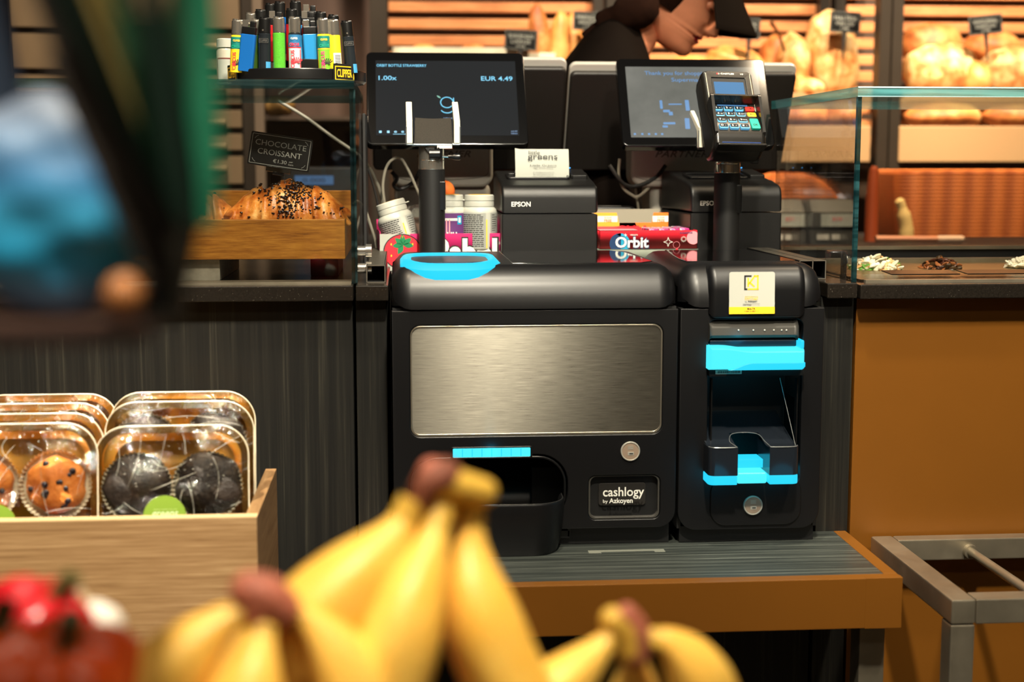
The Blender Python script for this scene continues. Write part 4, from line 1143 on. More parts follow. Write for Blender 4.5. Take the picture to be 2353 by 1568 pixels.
for z0_, z1_, m, leg in ((0, 0, KR, '×'), (1, 1, KY, '←'), (2, 3, KG, 'OK')):
    z = (kz(z0_) + kz(z1_)) / 2 - 0.002; hgt = 0.0100 if z0_ == z1_ else 0.0236
    K = TR(0.0258, ky_(z), z) @ KRX @ FACE
    mb = MB().prism(rrect(0.0140, hgt, 0.002, 3), -0.003, 0.0020, m, 0.0010, 2, K)
    if leg == '←': mb.b2(-0.001, 0.004, 0.0002, 0.0010, 0.002, 0.0022, INK, M=K).add([(-0.0035, 0.0006, 0.0022), (-0.001, -0.0010, 0.0022), (-0.001, 0.0022, 0.0022)], [(0, 1, 2)], INK, K)
    elif leg == '×': mb.fit('x', None, 0.0034, INK, K @ TR(0.001, 0, 0.0021), 0.03)
    else: mb.fit('OK', 0.0072, 0.0042, INK, K @ TR(0, -0.0035, 0.0021), 0.01)
    mb.build('key', ct)['label'] = {'×': 'red cancel key', '←': 'yellow back key', 'OK': 'green OK key'}[leg]

# ------------------------------------------------------------------ chewing gum and boxes behind the cash machine
gb = thing('gum_box', 'open pink gum box with a strawberry and bubble lettering, holding white bottles', 'box', (0.0620, 2.314, DECK), (0, 0, R(4)))
BWd, BD, BH = 0.196, 0.088, 0.0585
mb = MB()
mb.b2(-BWd / 2, BWd / 2, -BD / 2, BD / 2, 0, 0.001, PAPER)
mb.b2(-BWd / 2, BWd / 2, -BD / 2, -BD / 2 + 0.0012, 0, BH, PINK)
mb.b2(-BWd / 2, BWd / 2, BD / 2 - 0.0012, BD / 2, 0, BH + 0.02, PINK)
mb.b2(-BWd / 2, -BWd / 2 + 0.0012, -BD / 2, BD / 2, 0, BH + 0.004, PINK); mb.b2(BWd / 2 - 0.0012, BWd / 2, -BD / 2, BD / 2, 0, BH + 0.002, PINK)
FF = TR(0, -BD / 2 - 0.0002, 0) @ FACE
mb.prism([(-BWd / 2, 0), (-0.050, 0), (-0.043, 0.02), (-0.050, BH), (-BWd / 2, BH)], 0, 0.0002, PAPER, 0, 2, FF)
sc_ = (-0.062, 0.030)
mb.prism([(sc_[0] + x * 1.08, sc_[1] + y) for x, y in circ(0.0285, 36)], 0.0002, 0.0004, INK, 0, 2, FF)
mb.prism([(sc_[0] + x * 1.08, sc_[1] + y) for x, y in circ(0.0268, 36)], 0.0004, 0.0006, RED, 0, 2, FF)
for a in (95, 40, 140, -5, 185, 240):
    lf = [(0.0035 * math.sin(PI * i / 8) * (1.2), 0.017 * i / 8) for i in range(9)] + [(-0.0035 * math.sin(PI * i / 8) * 1.2, 0.017 * i / 8) for i in range(7, 0, -1)]
    mb.prism(lf, 0.0006, 0.0008, GREENP, 0, 2, FF @ TR(sc_[0] + 0.001, sc_[1] + 0.011, 0) @ Matrix.Rotation(R(a - 90), 4, 'Z'))
for sx_, sy_ in ((-0.018, 0.012), (0.016, 0.012), (-0.018, -0.006), (0.008, -0.006), (0.0, 0.0235), (-0.006, -0.018)):
    mb.prism([(sc_[0] + sx_ + x * 0.6, sc_[1] + sy_ + y) for x, y in circ(0.0019, 10)], 0.0006, 0.0008, YEL, 0, 2, FF)
BT = FF @ TR(0.0395, 0.028, 0)
mb.fit('Babol', 0.106, 0.050, INK, BT, 0.075, th=0.0003); mb.fit('Babol', 0.100, 0.0455, WINK, BT, 0.045, th=0.0005)
mb.fit('®', 0.0045, 0.0045, WINK, FF @ TR(0.0925, 0.043, 0.0001))
mb.tube([(0.052, 0.049, 0.0003), (0.056, 0.0525, 0.0003), (0.0605, 0.0535, 0.0003)], 0.0006, WINK, 6, FF)
mb.tube([(0.0545, 0.0455, 0.0003), (0.058, 0.049, 0.0003), (0.063, 0.0505, 0.0003)], 0.0006, WINK, 6, FF)
mb.build('carton', gb)

SLVL = mat('silver label', (172, 174, 168), 0.35, 0.3)
def gum_bottle(label, loc, rot, kind):
    t = thing('gum_bottle', label, 'bottle', loc, rot)
    r0 = 0.0290
    MB().lathe([(0.0, 0.0), (r0 - 0.003, 0.0), (r0, 0.003), (r0, 0.060), (r0 - 0.002, 0.066), (r0 - 0.0055, 0.0695), (0.0225, 0.0705), (0.0225, 0.072)], WHITE, 40).build('body', t)
    mb = MB().lathe([(0.0240, 0.0705), (0.0240, 0.0775), (0.0234, 0.0785), (0.0234, 0.0790), (0.0241, 0.0800), (0.0236, 0.0875), (0.0222, 0.0890), (0.0, 0.0890)], WHITE, 40)
    mb.b2(-0.030, -0.022, -0.004, 0.004, 0.0795, 0.0815, WHITE, 0.0008) if kind != 1 else mb.b2(0.022, 0.030, -0.004, 0.004, 0.0795, 0.0815, WHITE, 0.0008)
    mb.prism(circ(0.018, 20), 0.0890, 0.0894, mat('amber lid seal', (222, 172, 60), 0.4), 0, 2)
    mb.build('cap', t)
    # wrap-around label
    mb = MB()
    def patch(a0, a1, z0, z1, m, dr=0.0002, n=14):
        mb.surf(lambda u_, v_: ((r0 + dr) * math.cos(R(a0 + (a1 - a0) * u_)), (r0 + dr) * math.sin(R(a0 + (a1 - a0) * u_)), z0 + (z1 - z0) * v_), n, 1, m)
    if kind == 2:
        patch(180, 360, 0.004, 0.060, PURPLE)
        patch(200, 300, 0.048, 0.052, WINK, 0.0003)
        patch(296, 312, 0.042, 0.056, TEAL, 0.0003, 4); patch(300, 308, 0.045, 0.053, WINK, 0.0004, 3)
        for k in range(3): patch(250 + k * 9, 254 + k * 9, 0.024, 0.050, LPINK, 0.0003, 3)
        for a0 in (262, 274, 280, 290): patch(a0, a0 + 4, 0.006, 0.030, WINK, 0.0004, 2)
    else:
        patch(200, 288, 0.004, 0.060, SLVL)
        rn = random.Random(7 + kind)
        for k in range(17):
            z = 0.0565 - 0.0031 * k
            a = 208
            while a < 278 - rn.uniform(0, 8):
                d_ = rn.uniform(5, 14); patch(a, min(281, a + d_), z, z + 0.0014, INK, 0.0003, 3); a += d_ + 1.6
        patch(289, 293, 0.004, 0.050, YEL, 0.0003, 2)
        patch(305, 352, 0.028, 0.060, SLVL); 
        for k in range(8): patch(311, 311 + rn.uniform(12, 34), 0.0565 - 0.0035 * k, 0.0575 - 0.0035 * k, INK, 0.0003, 4)
        a = 316
        while a < 348: w_ = rn.choice((1.0, 1.8)); patch(a, a + w_, 0.006, 0.025, INK, 0.0003, 1); a += w_ + rn.choice((1.0, 1.8))
    mb.build('label', t)
    return t
BG = 'white gum bottles in the pink box'
b3 = at(1101, 447, 2.30)
gum_bottle('upright white gum bottle with a silver text label beside the printer', (b3.x, 2.30, b3.z - 0.0893), (0, 0, 0), 3)['group'] = BG
b2_ = at(1031, 447, 2.305)
gum_bottle('white gum bottle with a purple label half hidden by the black pole', (b2_.x, 2.305, b2_.z - 0.0893), (0, 0, 0), 2)['group'] = BG
b1_ = at(928, 560, 2.30)
gum_bottle('tilted white gum bottle leaning in the pink box', (b1_.x + 0.004, 2.295, b1_.z - 0.018), (R(-4), R(-17), 0), 1)['group'] = BG
cb_ = at(958, 492, 2.33)
o = MB().ball((0, 0, 0), (0.015, 0.015, 0.016), film('crumpled wrap', (0.9, 0.92, 0.92), 0.25, 0.6, 0.05, 0.9, 120), 18, 12).build('clear_wrap', None, cb_)
tag(o, 'ball of crumpled clear wrap on the small pale box behind the pole', 'wrap')
sb_ = at(958, 540, 2.33)
o = MB().b2(-0.022, 0.022, -0.015, 0.015, 0.0, 0.0805, mat('pale pink board', (206, 182, 170), 0.6), 0.001).fit('2', None, 0.0065, INK, TR(-0.0055, -0.0152, 0.0655) @ FACE, 0.03).b2(-0.022, 0.022, -0.0153, -0.015, 0.046, 0.051, GREENP)
o = o.build('small_carton', None, (sb_.x + 0.002, 2.335, DECK + 0.0012))
tag(o, 'small pale carton marked 2 standing behind the tilted gum bottle', 'carton')
ob_ = at(1020, 440, 2.42)
o = MB().ball((0, 0, 0), (0.0185, 0.0185, 0.019), mat('orange skin', (226, 110, 44), 0.5, bmp=0.1), 20, 14).b2(-0.004, 0.004, -0.004, 0.004, -0.135, -0.015, GREYP).build('round_ornament', None, ob_)
tag(o, 'round orange ornament peeping out behind the black pole', 'ornament')

def carton(name, label, x0, x1, y0, y1, z0, z1, m, group=None, open_=True):
    t = thing(name, label, 'box', ((x0 + x1) / 2, y0, z0))
    if group: t['group'] = group
    w_ = (x1 - x0) / 2; d_ = y1 - y0; h_ = z1 - z0
    mb = MB(); th = 0.0008
    mb.b2(-w_, w_, 0, th, 0, h_, m); mb.b2(-w_, w_, d_ - th, d_, 0, h_, m); mb.b2(-w_, -w_ + th, 0, d_, 0, h_, m); mb.b2(w_ - th, w_, 0, d_, 0, h_, m)
    mb.b2(-w_, w_, 0, d_, 0, th, m)
    return t, mb, w_, d_, h_
t, mb, w_, d_, h_ = carton('gum_box', 'red open chewing gum display box on the sage grey box', 0.3162, 0.4742, 2.25, 2.35, 1.1440, 1.1738, RED)
F_ = TR(0, -0.0003, 0) @ FACE
mb.prism(circ(0.0165, 30, -0.0465, 0.0088), 0, 0.0002, NAVY, 0, 2, F_)
mb.prism([(x, y) for x, y in circ(0.0165, 30, -0.0465, 0.0088) if x >= -0.0470], 0.0002, 0.0003, TEAL, 0, 2, F_)
mb.fit('Orbit', 0.0560, 0.0205, NAVY, F_ @ TR(-0.0270, 0.0108, 0.0003), 0.05); mb.fit('Orbit', 0.0535, 0.0175, WINK, F_ @ TR(-0.0270, 0.0108, 0.0005), 0.03)
mb.fit("WRIGLEY'S", 0.0125, 0.0022, WINK, F_ @ TR(-0.0240, 0.0225, 0.0003), 0.03)
def star(cx_, cy_, r_, k=0.28): return [(cx_ + (r_ if i % 2 == 0 else r_ * k) * math.cos(PI / 4 * i), cy_ + (r_ if i % 2 == 0 else r_ * k) * math.sin(PI / 4 * i)) for i in range(8)]
mb.prism(star(-0.0375, 0.0225, 0.0030), 0.0002, 0.0004, WINK, 0, 2, F_)
mb.plate([star(0.0315, 0.0110, 0.0080, 0.38), star(0.0315, 0.0110, 0.0062, 0.36)], 0, 0.0002, WINK, 0, F_)
mb.prism([q for q in circ(0.0105, 28, 0.0720, 0.0175) if q[0] < w_ and q[1] < h_], 0.0, 0.0002, LPINK, 0, 2, F_)
mb.plate([circ(0.0055, 20, 0.045, 0.0012), circ(0.0051, 20, 0.045, 0.0012)], 0, 0.0002, LPINK, 0, F_ @ TR(0, 0.005, 0))
mb.fit('SUGARFREE', 0.0205, 0.0028, NAVY, F_ @ TR(0.0605, 0.0255, 0.0004), 0.03)
for k in range(12):
    a = 2 * PI * k / 12
    mb.tube([(0.0565 + 0.0025 * math.cos(a), 0.0155 + 0.0025 * math.sin(a), 0.0004), (0.0565 + 0.0048 * math.cos(a), 0.0155 + 0.0048 * math.sin(a), 0.0004)], 0.00035, WINK, 5, F_)
mb.build('carton', t)
mb = MB().b2(-w_, -0.018, 0.0, 0.040, h_ - 0.001, h_ + 0.0005, LPINK)
for k in range(3): mb.fit('ALWAYS READ THE LABEL BEFORE USE KEEP IN A DRY PLACE', 0.052, 0.0016, INKG, TR(-0.048, 0.006 + 0.006 * k, h_ + 0.0006) @ Matrix.Rotation(0, 4, 'X'))
mb.b2(-w_, -0.005, 0.040, 0.10, h_ - 0.001, h_ + 0.002, RED)
mb.build('flap', t)['label'] = 'pale pink printed flap'
def pack_mat(seed):
    m, nt, b = new_mat('foil pack')
    vo = nt.nodes.new('ShaderNodeTexVoronoi'); L(nt, coords(nt, (1, 1, 1)), vo.inputs['Vector']); vo.inputs['Scale'].default_value = 160 + seed * 7
    sp = nt.nodes.new('ShaderNodeSeparateColor'); L(nt, vo.outputs['Color'], sp.inputs[0])
    L(nt, ramp(nt, sp.outputs[0], [(0.0, lin((196, 40, 120))), (0.4, lin((228, 120, 180))), (0.65, lin((230, 226, 224))), (0.8, lin((60, 150, 180)))], 'CONSTANT'), b.inputs['Base Color'])
    b.inputs['Roughness'].default_value = 0.25
    return m
pm = pack_mat(1)
pk = MB().box((0, 0, 0.006), (0.0155, 0.078, 0.012), pm, 0.0018)
pk.b2(-0.0070, 0.0070, 0.039, 0.043, 0.003, 0.007, pm); pk.b2(-0.0070, 0.0070, -0.043, -0.039, 0.003, 0.007, pm)
pk0 = pk.build('gum_pack', None, (0.4060, 2.302, 1.1630))
tag(pk0, 'pink foil gum pack nearest the flap in the red gum box', 'gum pack', 'foil gum packs in the red box')
words_ = ['second pink foil gum pack from the flap in the red box', 'third pink foil gum pack from the flap in the red box', 'pink foil gum pack at the right end of the red box']
for i in range(3):
    o = pk0.copy(); COL.objects.link(o); o.location = (0.4060 + 0.0168 * (i + 1), 2.302 + 0.002 * (-1) ** i, 1.1630 + 0.0006 * i); o['label'] = words_[i]
t, mb, w_, d_, h_ = carton('gum_box', 'sage grey chewing gum box under the red display box', 0.3130, 0.4758, 2.248, 2.352, DECK, 1.1438, SAGE)
F_ = TR(0, -0.0003, 0) @ FACE
mb.b2(-w_, w_, 0, d_, h_ - 0.001, h_ - 0.0002, SAGE)
mb.prism(star(0.0300, 0.0135, 0.0105, 0.26), 0, 0.0002, WINK, 0, 2, F_)
mb.fit('SUGARFREE', 0.0205, 0.0028, NAVY, F_ @ TR(0.0585, 0.0275, 0.0003), 0.03)
mb.prism(rrect(0.010, 0.0025, 0.0003, 2), 0, 0.0002, RED, 0, 2, F_ @ TR(0.044, 0.0308, 0) @ Matrix.Rotation(R(45), 4, 'Z'))
mb.build('carton', t)
t, mb, w_, d_, h_ = carton('gum_box', 'empty orange sugar free gum box with notched front behind the red box', 0.3225, 0.4475, 2.362, 2.44, DECK, 1.1985, CARD)
F_ = TR(0, -0.0005, 0) @ FACE
n0, n1 = at(1418, 500, 2.362).x - 0.385, at(1500, 500, 2.362).x - 0.385
zb_ = at(1450, 512, 2.362).z - DECK
ht = at(1390, 489, 2.362).z - DECK
mb = MB()
th = 0.0008
mb.b2(-w_, w_, d_ - th, d_, 0, h_ + 0.003, CARD); mb.b2(-w_, -w_ + th, 0, d_, 0, h_ - 0.004, CARD); mb.b2(w_ - th, w_, 0, d_, 0, h_ - 0.002, CARD); mb.b2(-w_, w_, 0, d_, 0, th, CARD)
zw0, zw1 = ht - 0.0215 + 0.006, ht - 0.0055
mb.prism([(-w_, 0), (w_, 0), (w_, ht), (n1 + 0.001, ht), (n1 - 0.002, zb_), (n0 + 0.003, zb_), (n0 - 0.001, ht), (-w_, ht)], 0, 0.0004, ORANGE, 0, 2, F_)
mb.prism([(-w_, 0.0), (-0.02, 0.0), (-0.02, zb_), (n0 + 0.003, zb_), (n0 - 0.001, ht), (-w_, ht)], 0.0004, 0.0005, OYEL, 0, 2, F_)
for xa, xb in ((-w_ + 0.005, n0 + 0.0005), (n1 - 0.0005, w_)):
    mb.prism([(xa, zw0), (xb, zw0), (xb, zw1), (xa, zw1)], 0.0005, 0.0007, WINK, 0, 2, F_)
    mb.fit('SUGAR', 0.0125, 0.0030, ORANGE, F_ @ TR((xa + xb) / 2 + 0.001, (zw0 + zw1) / 2 + 0.0022, 0.0008), 0.01); mb.fit('FREE', 0.0125, 0.0044, ORANGE, F_ @ TR((xa + xb) / 2 + 0.001, (zw0 + zw1) / 2 - 0.0028, 0.0008), 0.03)
mb.fit('GUM', 0.05, 0.016, RED, F_ @ TR(0.0, zb_ - 0.0125, 0.0006), 0.03)
mb.build('carton', t)
rd = at(1405, 470, 2.47)
mb = MB().prism(rrect(0.09, 0.06, 0.008, 4), 0, 0.095, BLK2, 0.004, 3)
mb2 = MB()
for k in range(4): mb.tube([(-0.012 + 0.005 * k + 0.003 * math.cos(a), 0.012 * math.sin(a), 0.0953) for a in [R(-50 + 20 * i) for i in range(6)]], 0.0006, INKG, 5)
mb.plate([[(x * 1.6, y) for x, y in circ(0.017, 28)], [(x * 1.6, y) for x, y in circ(0.0163, 28)]], 0.095, 0.0953, INKG)
o = mb.build('contactless_reader', None, (rd.x - 0.005, 2.49, DECK))
tag(o, 'black contactless reader with a wave symbol behind the orange gum box', 'card reader')

# ------------------------------------------------------------------ cables
CAB = mat('grey cable', (122, 118, 106), 0.45); CABB = mat('black cable', (24, 22, 20), 0.5); CABW = mat('pale cable', (180, 172, 152), 0.5)
def cable(label, pts, Y, r_, m):
    P = smooth_path([at(x, y, Y if not isinstance(Y, (list, tuple)) else Y[i]) for i, (x, y) in enumerate(pts)], 8)
    c0_ = P[0]
    o = MB().tube([p - c0_ for p in P], r_, m, 8).build('cable', None, c0_); tag(o, label, 'cable'); return o
cable('grey cable arching from the till stand down behind the black pole', [(884, 470), (880, 425), (890, 380), (915, 362), (935, 385), (960, 440), (985, 500), (1000, 560), (1005, 600)], 2.40, 0.0024, CAB)
cable('grey cable looping down at the glass edge by the pink gum box', [(812, 470), (822, 463), (838, 480), (852, 520), (864, 560), (868, 600), (869, 618)], 2.33, 0.0024, CAB)
cable('thin brown cable falling behind the pastry case edge', [(828, 350), (850, 400), (868, 470), (876, 540), (880, 590), (882, 614)], 2.42, 0.0020, CABB)
cable('grey lead slanting across the back of the pastry case', [(640, 232), (700, 268), (760, 312), (830, 362), (862, 410), (880, 470), (885, 560), (886, 610)], 2.45, 0.0028, CAB)
cable('pale cable loop hanging under the right-hand till stand', [(1424, 365), (1422, 400), (1432, 432), (1455, 450), (1466, 452), (1490, 432), (1508, 405), (1520, 380)], 2.50, 0.0026, CABW)
cable('second pale cable hanging straight down behind the pale loop', [(1476, 375), (1468, 400), (1461, 425), (1463, 455), (1470, 500), (1475, 560), (1476, 610)], 2.52, 0.0022, CABW)
cable('black cable sagging under the right-hand till stand', [(1400, 380), (1425, 415), (1445, 428), (1475, 425), (1510, 405), (1530, 380)], 2.49, 0.0036, CABB)
cable('black cable with yellow tag hanging beside the black pole', [(900, 395), (912, 410), (905, 425), (915, 435), (935, 430), (955, 412), (970, 380)], 2.46, 0.0034, CABB)
# ------------------------------------------------------------------ pastry case: croissant tray
def crust(name, cols, scale=22, rough=0.45, bmp=0.5, bs=60, flour=0.0):
    m, nt, b = new_mat(name)
    v = coords(nt)
    f = noise(nt, v, scale, 6, 0.62)
    n = len(cols)
    L(nt, ramp(nt, f, [(0.30 + 0.42 * i / (n - 1), lin(c)) for i, c in enumerate(cols)]), b.inputs['Base Color'])
    b.inputs['Roughness'].default_value = rough
    bump(nt, b, noise(nt, v, bs, 5, 0.6), bmp, 0.004)
    return m
TXF = 1.99
ct_ = thing('bakery_tray', 'warm brown wooden tray holding croissants in the glass case', 'tray', (-0.22, TXF, 1.1475))
mb = MB()
hx0, hx1 = -0.26, 0.1435
hh = 0.0553
mb.b2(hx0, hx1, 0.0, 0.011, 0, hh, ACACIA, 0.0015)
mb.build('front_board', ct_)
MB().b2(hx0, hx1, 0.27, 0.281, 0, 0.090, ACACIA, 0.0015).build('back_board', ct_)
for xx in (hx0, hx1 - 0.011): MB().b2(xx, xx + 0.011, 0.0112, 0.2698, 0, hh, ACACIA, 0.0015).build('side_board', ct_)
MB().b2(hx0 + 0.011, hx1 - 0.011, 0.011, 0.27, 0, 0.006, ACACIA).build('base_board', ct_)
wb = mat('scuffed white block', (160, 152, 134), 0.6, var=0.2, vscale=80)
a, b_ = at(385, 597, 2.0), at(505, 622, 2.0)
MB().b2(a.x + 0.22, b_.x + 0.22, 0.012, 0.25, -0.0298, -0.0002, wb, 0.001).build('foot_block', ct_)
MB().b2(0.09, 0.13, 0.08, 0.25, -0.0298, -0.0002, BLKM, 0.001).build('foot_block', ct_)

CROI = crust('croissant crust', [(112, 50, 14), (172, 90, 30), (208, 134, 58), (234, 182, 110)], 34, 0.30, 0.35, 110)
CHOC = mat('dark chocolate', (34, 18, 12), 0.25, bmp=0.2, bscale=300)
def croissant(label, c, w, h, seed, rotz=0.0, chips=160):
    t = thing('croissant', label, 'croissant', c, (0, 0, rotz), 'chocolate croissants')
    rn = random.Random(seed)
    N, M_ = 72, 30
    def rad(s_):     # s -1..1
        e = max(0.0, 1 - abs(s_) ** 2.1)
        base = 0.16 + 0.84 * e ** 0.8
        k = abs(s_) * 2.0 + 0.15
        step = (k % 1.0)
        return base * (1.0 + 0.17 * (0.5 - step) + 0.02 * math.sin(s_ * 40))
    rings = []
    for i in range(N + 1):
        s_ = -1 + 2 * i / N
        r_ = rad(s_); x = s_ * w / 2; yo = 0.028 * (s_ * s_) * -1.0
        ring = []
        for j in range(M_):
            a = 2 * PI * j / M_
            ca, sa = math.cos(a), math.sin(a)
            q = 1 + 0.03 * math.sin(3 * a + s_ * 9 + seed)
            zz = max(-0.42, sa) * h * 0.62 * r_ * q
            ring.append((x + 0.006 * math.sin(a * 2) * (s_), yo + ca * h * 0.60 * r_ * q, zz + 0.42 * h * 0.62))
        rings.append(ring)
    MB().loft(rings, CROI).build('pastry', t, sharp=80)
    mb = MB()
    for k in range(chips):
        s_ = max(-0.9, min(0.92, rn.gauss(0.05, 0.33)))
        if rn.random() < 0.45: s_ = rn.gauss(0.02, 0.12)
        a = R(rn.gauss(95 if rn.random() < .5 else 130, 34)); a = PI - a if rn.random() < 0.0 else a
        a = R(180 + 90) - a if False else a
        r_ = rad(s_)
        ca, sa = math.cos(a + R(25)), math.sin(a + R(25))
        if sa < -0.2: continue
        p = (s_ * w / 2, -0.028 * s_ * s_ + ca * h * 0.60 * r_, max(-0.42, sa) * h * 0.62 * r_ + 0.42 * h * 0.62)
        d = rn.uniform(0.0008, 0.0020)
        mb.ball(p, (d * rn.uniform(0.8, 1.5), d, d * rn.uniform(0.6, 1.1)), CHOC, 7, 5)
    mb.build('chocolate_crumbs', t)['label'] = 'dark chocolate crumbs'
cc = at(663, 508, 2.065)
croissant('chocolate-topped croissant at the right end of the wooden tray', (cc.x, 2.075, 1.176), 0.170, 0.088, 3, R(2), 560)
cc = at(440, 508, 2.065)
croissant('croissant at the left of the tray partly hidden by the leafy plant', (cc.x + 0.002, 2.085, 1.176), 0.120, 0.074, 9, R(10), 60)

def card_sign(label, p, w, h, roll, yaw, tilt, lines, stake, legs=True, name='price_sign', group=None):
    t = thing(name, label, 'price sign', p, (R(tilt), R(roll), R(yaw)), group)
    mb = MB().prism(rrect(w, h, h * 0.05, 3), 0, 0.0015, mat('black card', (14, 14, 14), 0.35), 0.0004, 2, FACE)
    fr = 0.0007 if w < 0.1 else 0.0011
    mb.plate([rrect(w * 0.945, h * 0.90, 0.001, 2), rrect(w * 0.945 - fr * 2, h * 0.90 - fr * 2, 0.0008, 2)], 0.0016, 0.0018, lines[0], 0, FACE)
    for cx_, cy_, ww, hh_, st in lines[1]:
        mb.fit(st, ww * w, hh_ * h, lines[0], FACE @ TR(cx_ * w, cy_ * h, 0.0018))
    mb.build('card', t)
    return t
SIGNW = mat('chalk white', (170, 172, 164), 0.6)
ps = at(644, 349, 2.075)
t = card_sign('black sign reading CHOCOLATE CROISSANT standing in the wooden tray', ps, 0.0895, 0.0475, 8.5, -6, -6, (SIGNW, [(0.0, 0.20, 0.82, 0.165, 'CHOCOLATE'), (0.0, -0.06, 0.71, 0.165, 'CROISSANT'), (0.02, -0.30, 0.22, 0.115, '€1.30'), (0.20, -0.28, 0.06, 0.05, 'per'), (0.20, -0.35, 0.08, 0.05, 'item')]), 0)
mb = MB()
for sx in (-1, 1):
    for sy in (-1, 1):
        x0_, z0_ = sx * 0.0385, sy * 0.0190
        mb.tube([(x0_, -0.002, z0_ - sy * 0.005), (x0_ - sx * 0.002, -0.002, z0_ - sy * 0.002), (x0_ - sx * 0.005, -0.002, z0_)], 0.0003, SIGNW, 5)
mb.build('corner_ornament', t)
clr = film('clear clip', (0.8, 0.85, 0.85), 0.12, 0.8, 0.05)
mb = MB().b2(-0.016, 0.019, -0.006, 0.004, -0.030, -0.0225, clr, 0.001)
mb.b2(-0.006, 0.010, -0.003, 0.002, -0.034, -0.030, BLK2)
mb.build('clip', t)
mb = MB()
for x_ in (-0.010, 0.008, 0.013): mb.cyl((x_, 0, -0.032), (x_ + 0.004, 0.002, -0.063), 0.0006, clr, 8)
mb.build('legs_wire', t).name = 'wire_leg'

# ------------------------------------------------------------------ lighter display on the glass top
LZ = 1.391
ls = thing('lighter_stand', 'round black lighter display stand with yellow lettering on the glass case', 'display stand', (-0.142, 2.065, LZ))
mb = MB().lathe([(0.0, 0.0), (0.092, 0.0), (0.0955, 0.003), (0.0955, 0.0155), (0.0945, 0.017), (0.0920, 0.017), (0.0915, 0.012), (0.0, 0.012)], BLK2, 64)
mb.lathe([(0.0, 0.012), (0.056, 0.012), (0.056, 0.020), (0.0, 0.020)], BLK2, 48); mb.lathe([(0.0, 0.020), (0.030, 0.020), (0.030, 0.032), (0.0, 0.032)], BLK2, 32)
mb.build('tray', ls)
for ang in (-46, -155):
    K = Matrix.Rotation(R(ang + 90), 4, 'Z') @ TR(0, -0.0965, 0.0115) @ FACE
    mb = MB().prism(rrect(0.038, 0.0235, 0.001, 2, 0, 0.001), -0.001, 0.001, BLKM, 0.0004, 2, K)
    mb.plate([rrect(0.0345, 0.0190, 0.0008, 2), rrect(0.0318, 0.0164, 0.0006, 2)], 0.001, 0.0013, YEL, 0, K)
    mb.fit('CLIPPER', 0.0275, 0.0110, YEL, K @ TR(0, 0, 0.0011), 0.02)
    mb.build('name_plate', ls)['label'] = 'black plate with yellow lettering'
mb = MB()
for ang in (-90 + 18,):
    K = Matrix.Rotation(R(ang + 90), 4, 'Z')
    mb.b2(-0.017, 0.017, -0.083, -0.075, 0.017, 0.030, BLK2, 0.001, 2, K)
mb.build('holder_block', ls)
GP = 'lighters in the round stand'
CIR1 = [lin(c) for c in ((40, 110, 160), (210, 60, 50), (190, 214, 220))]
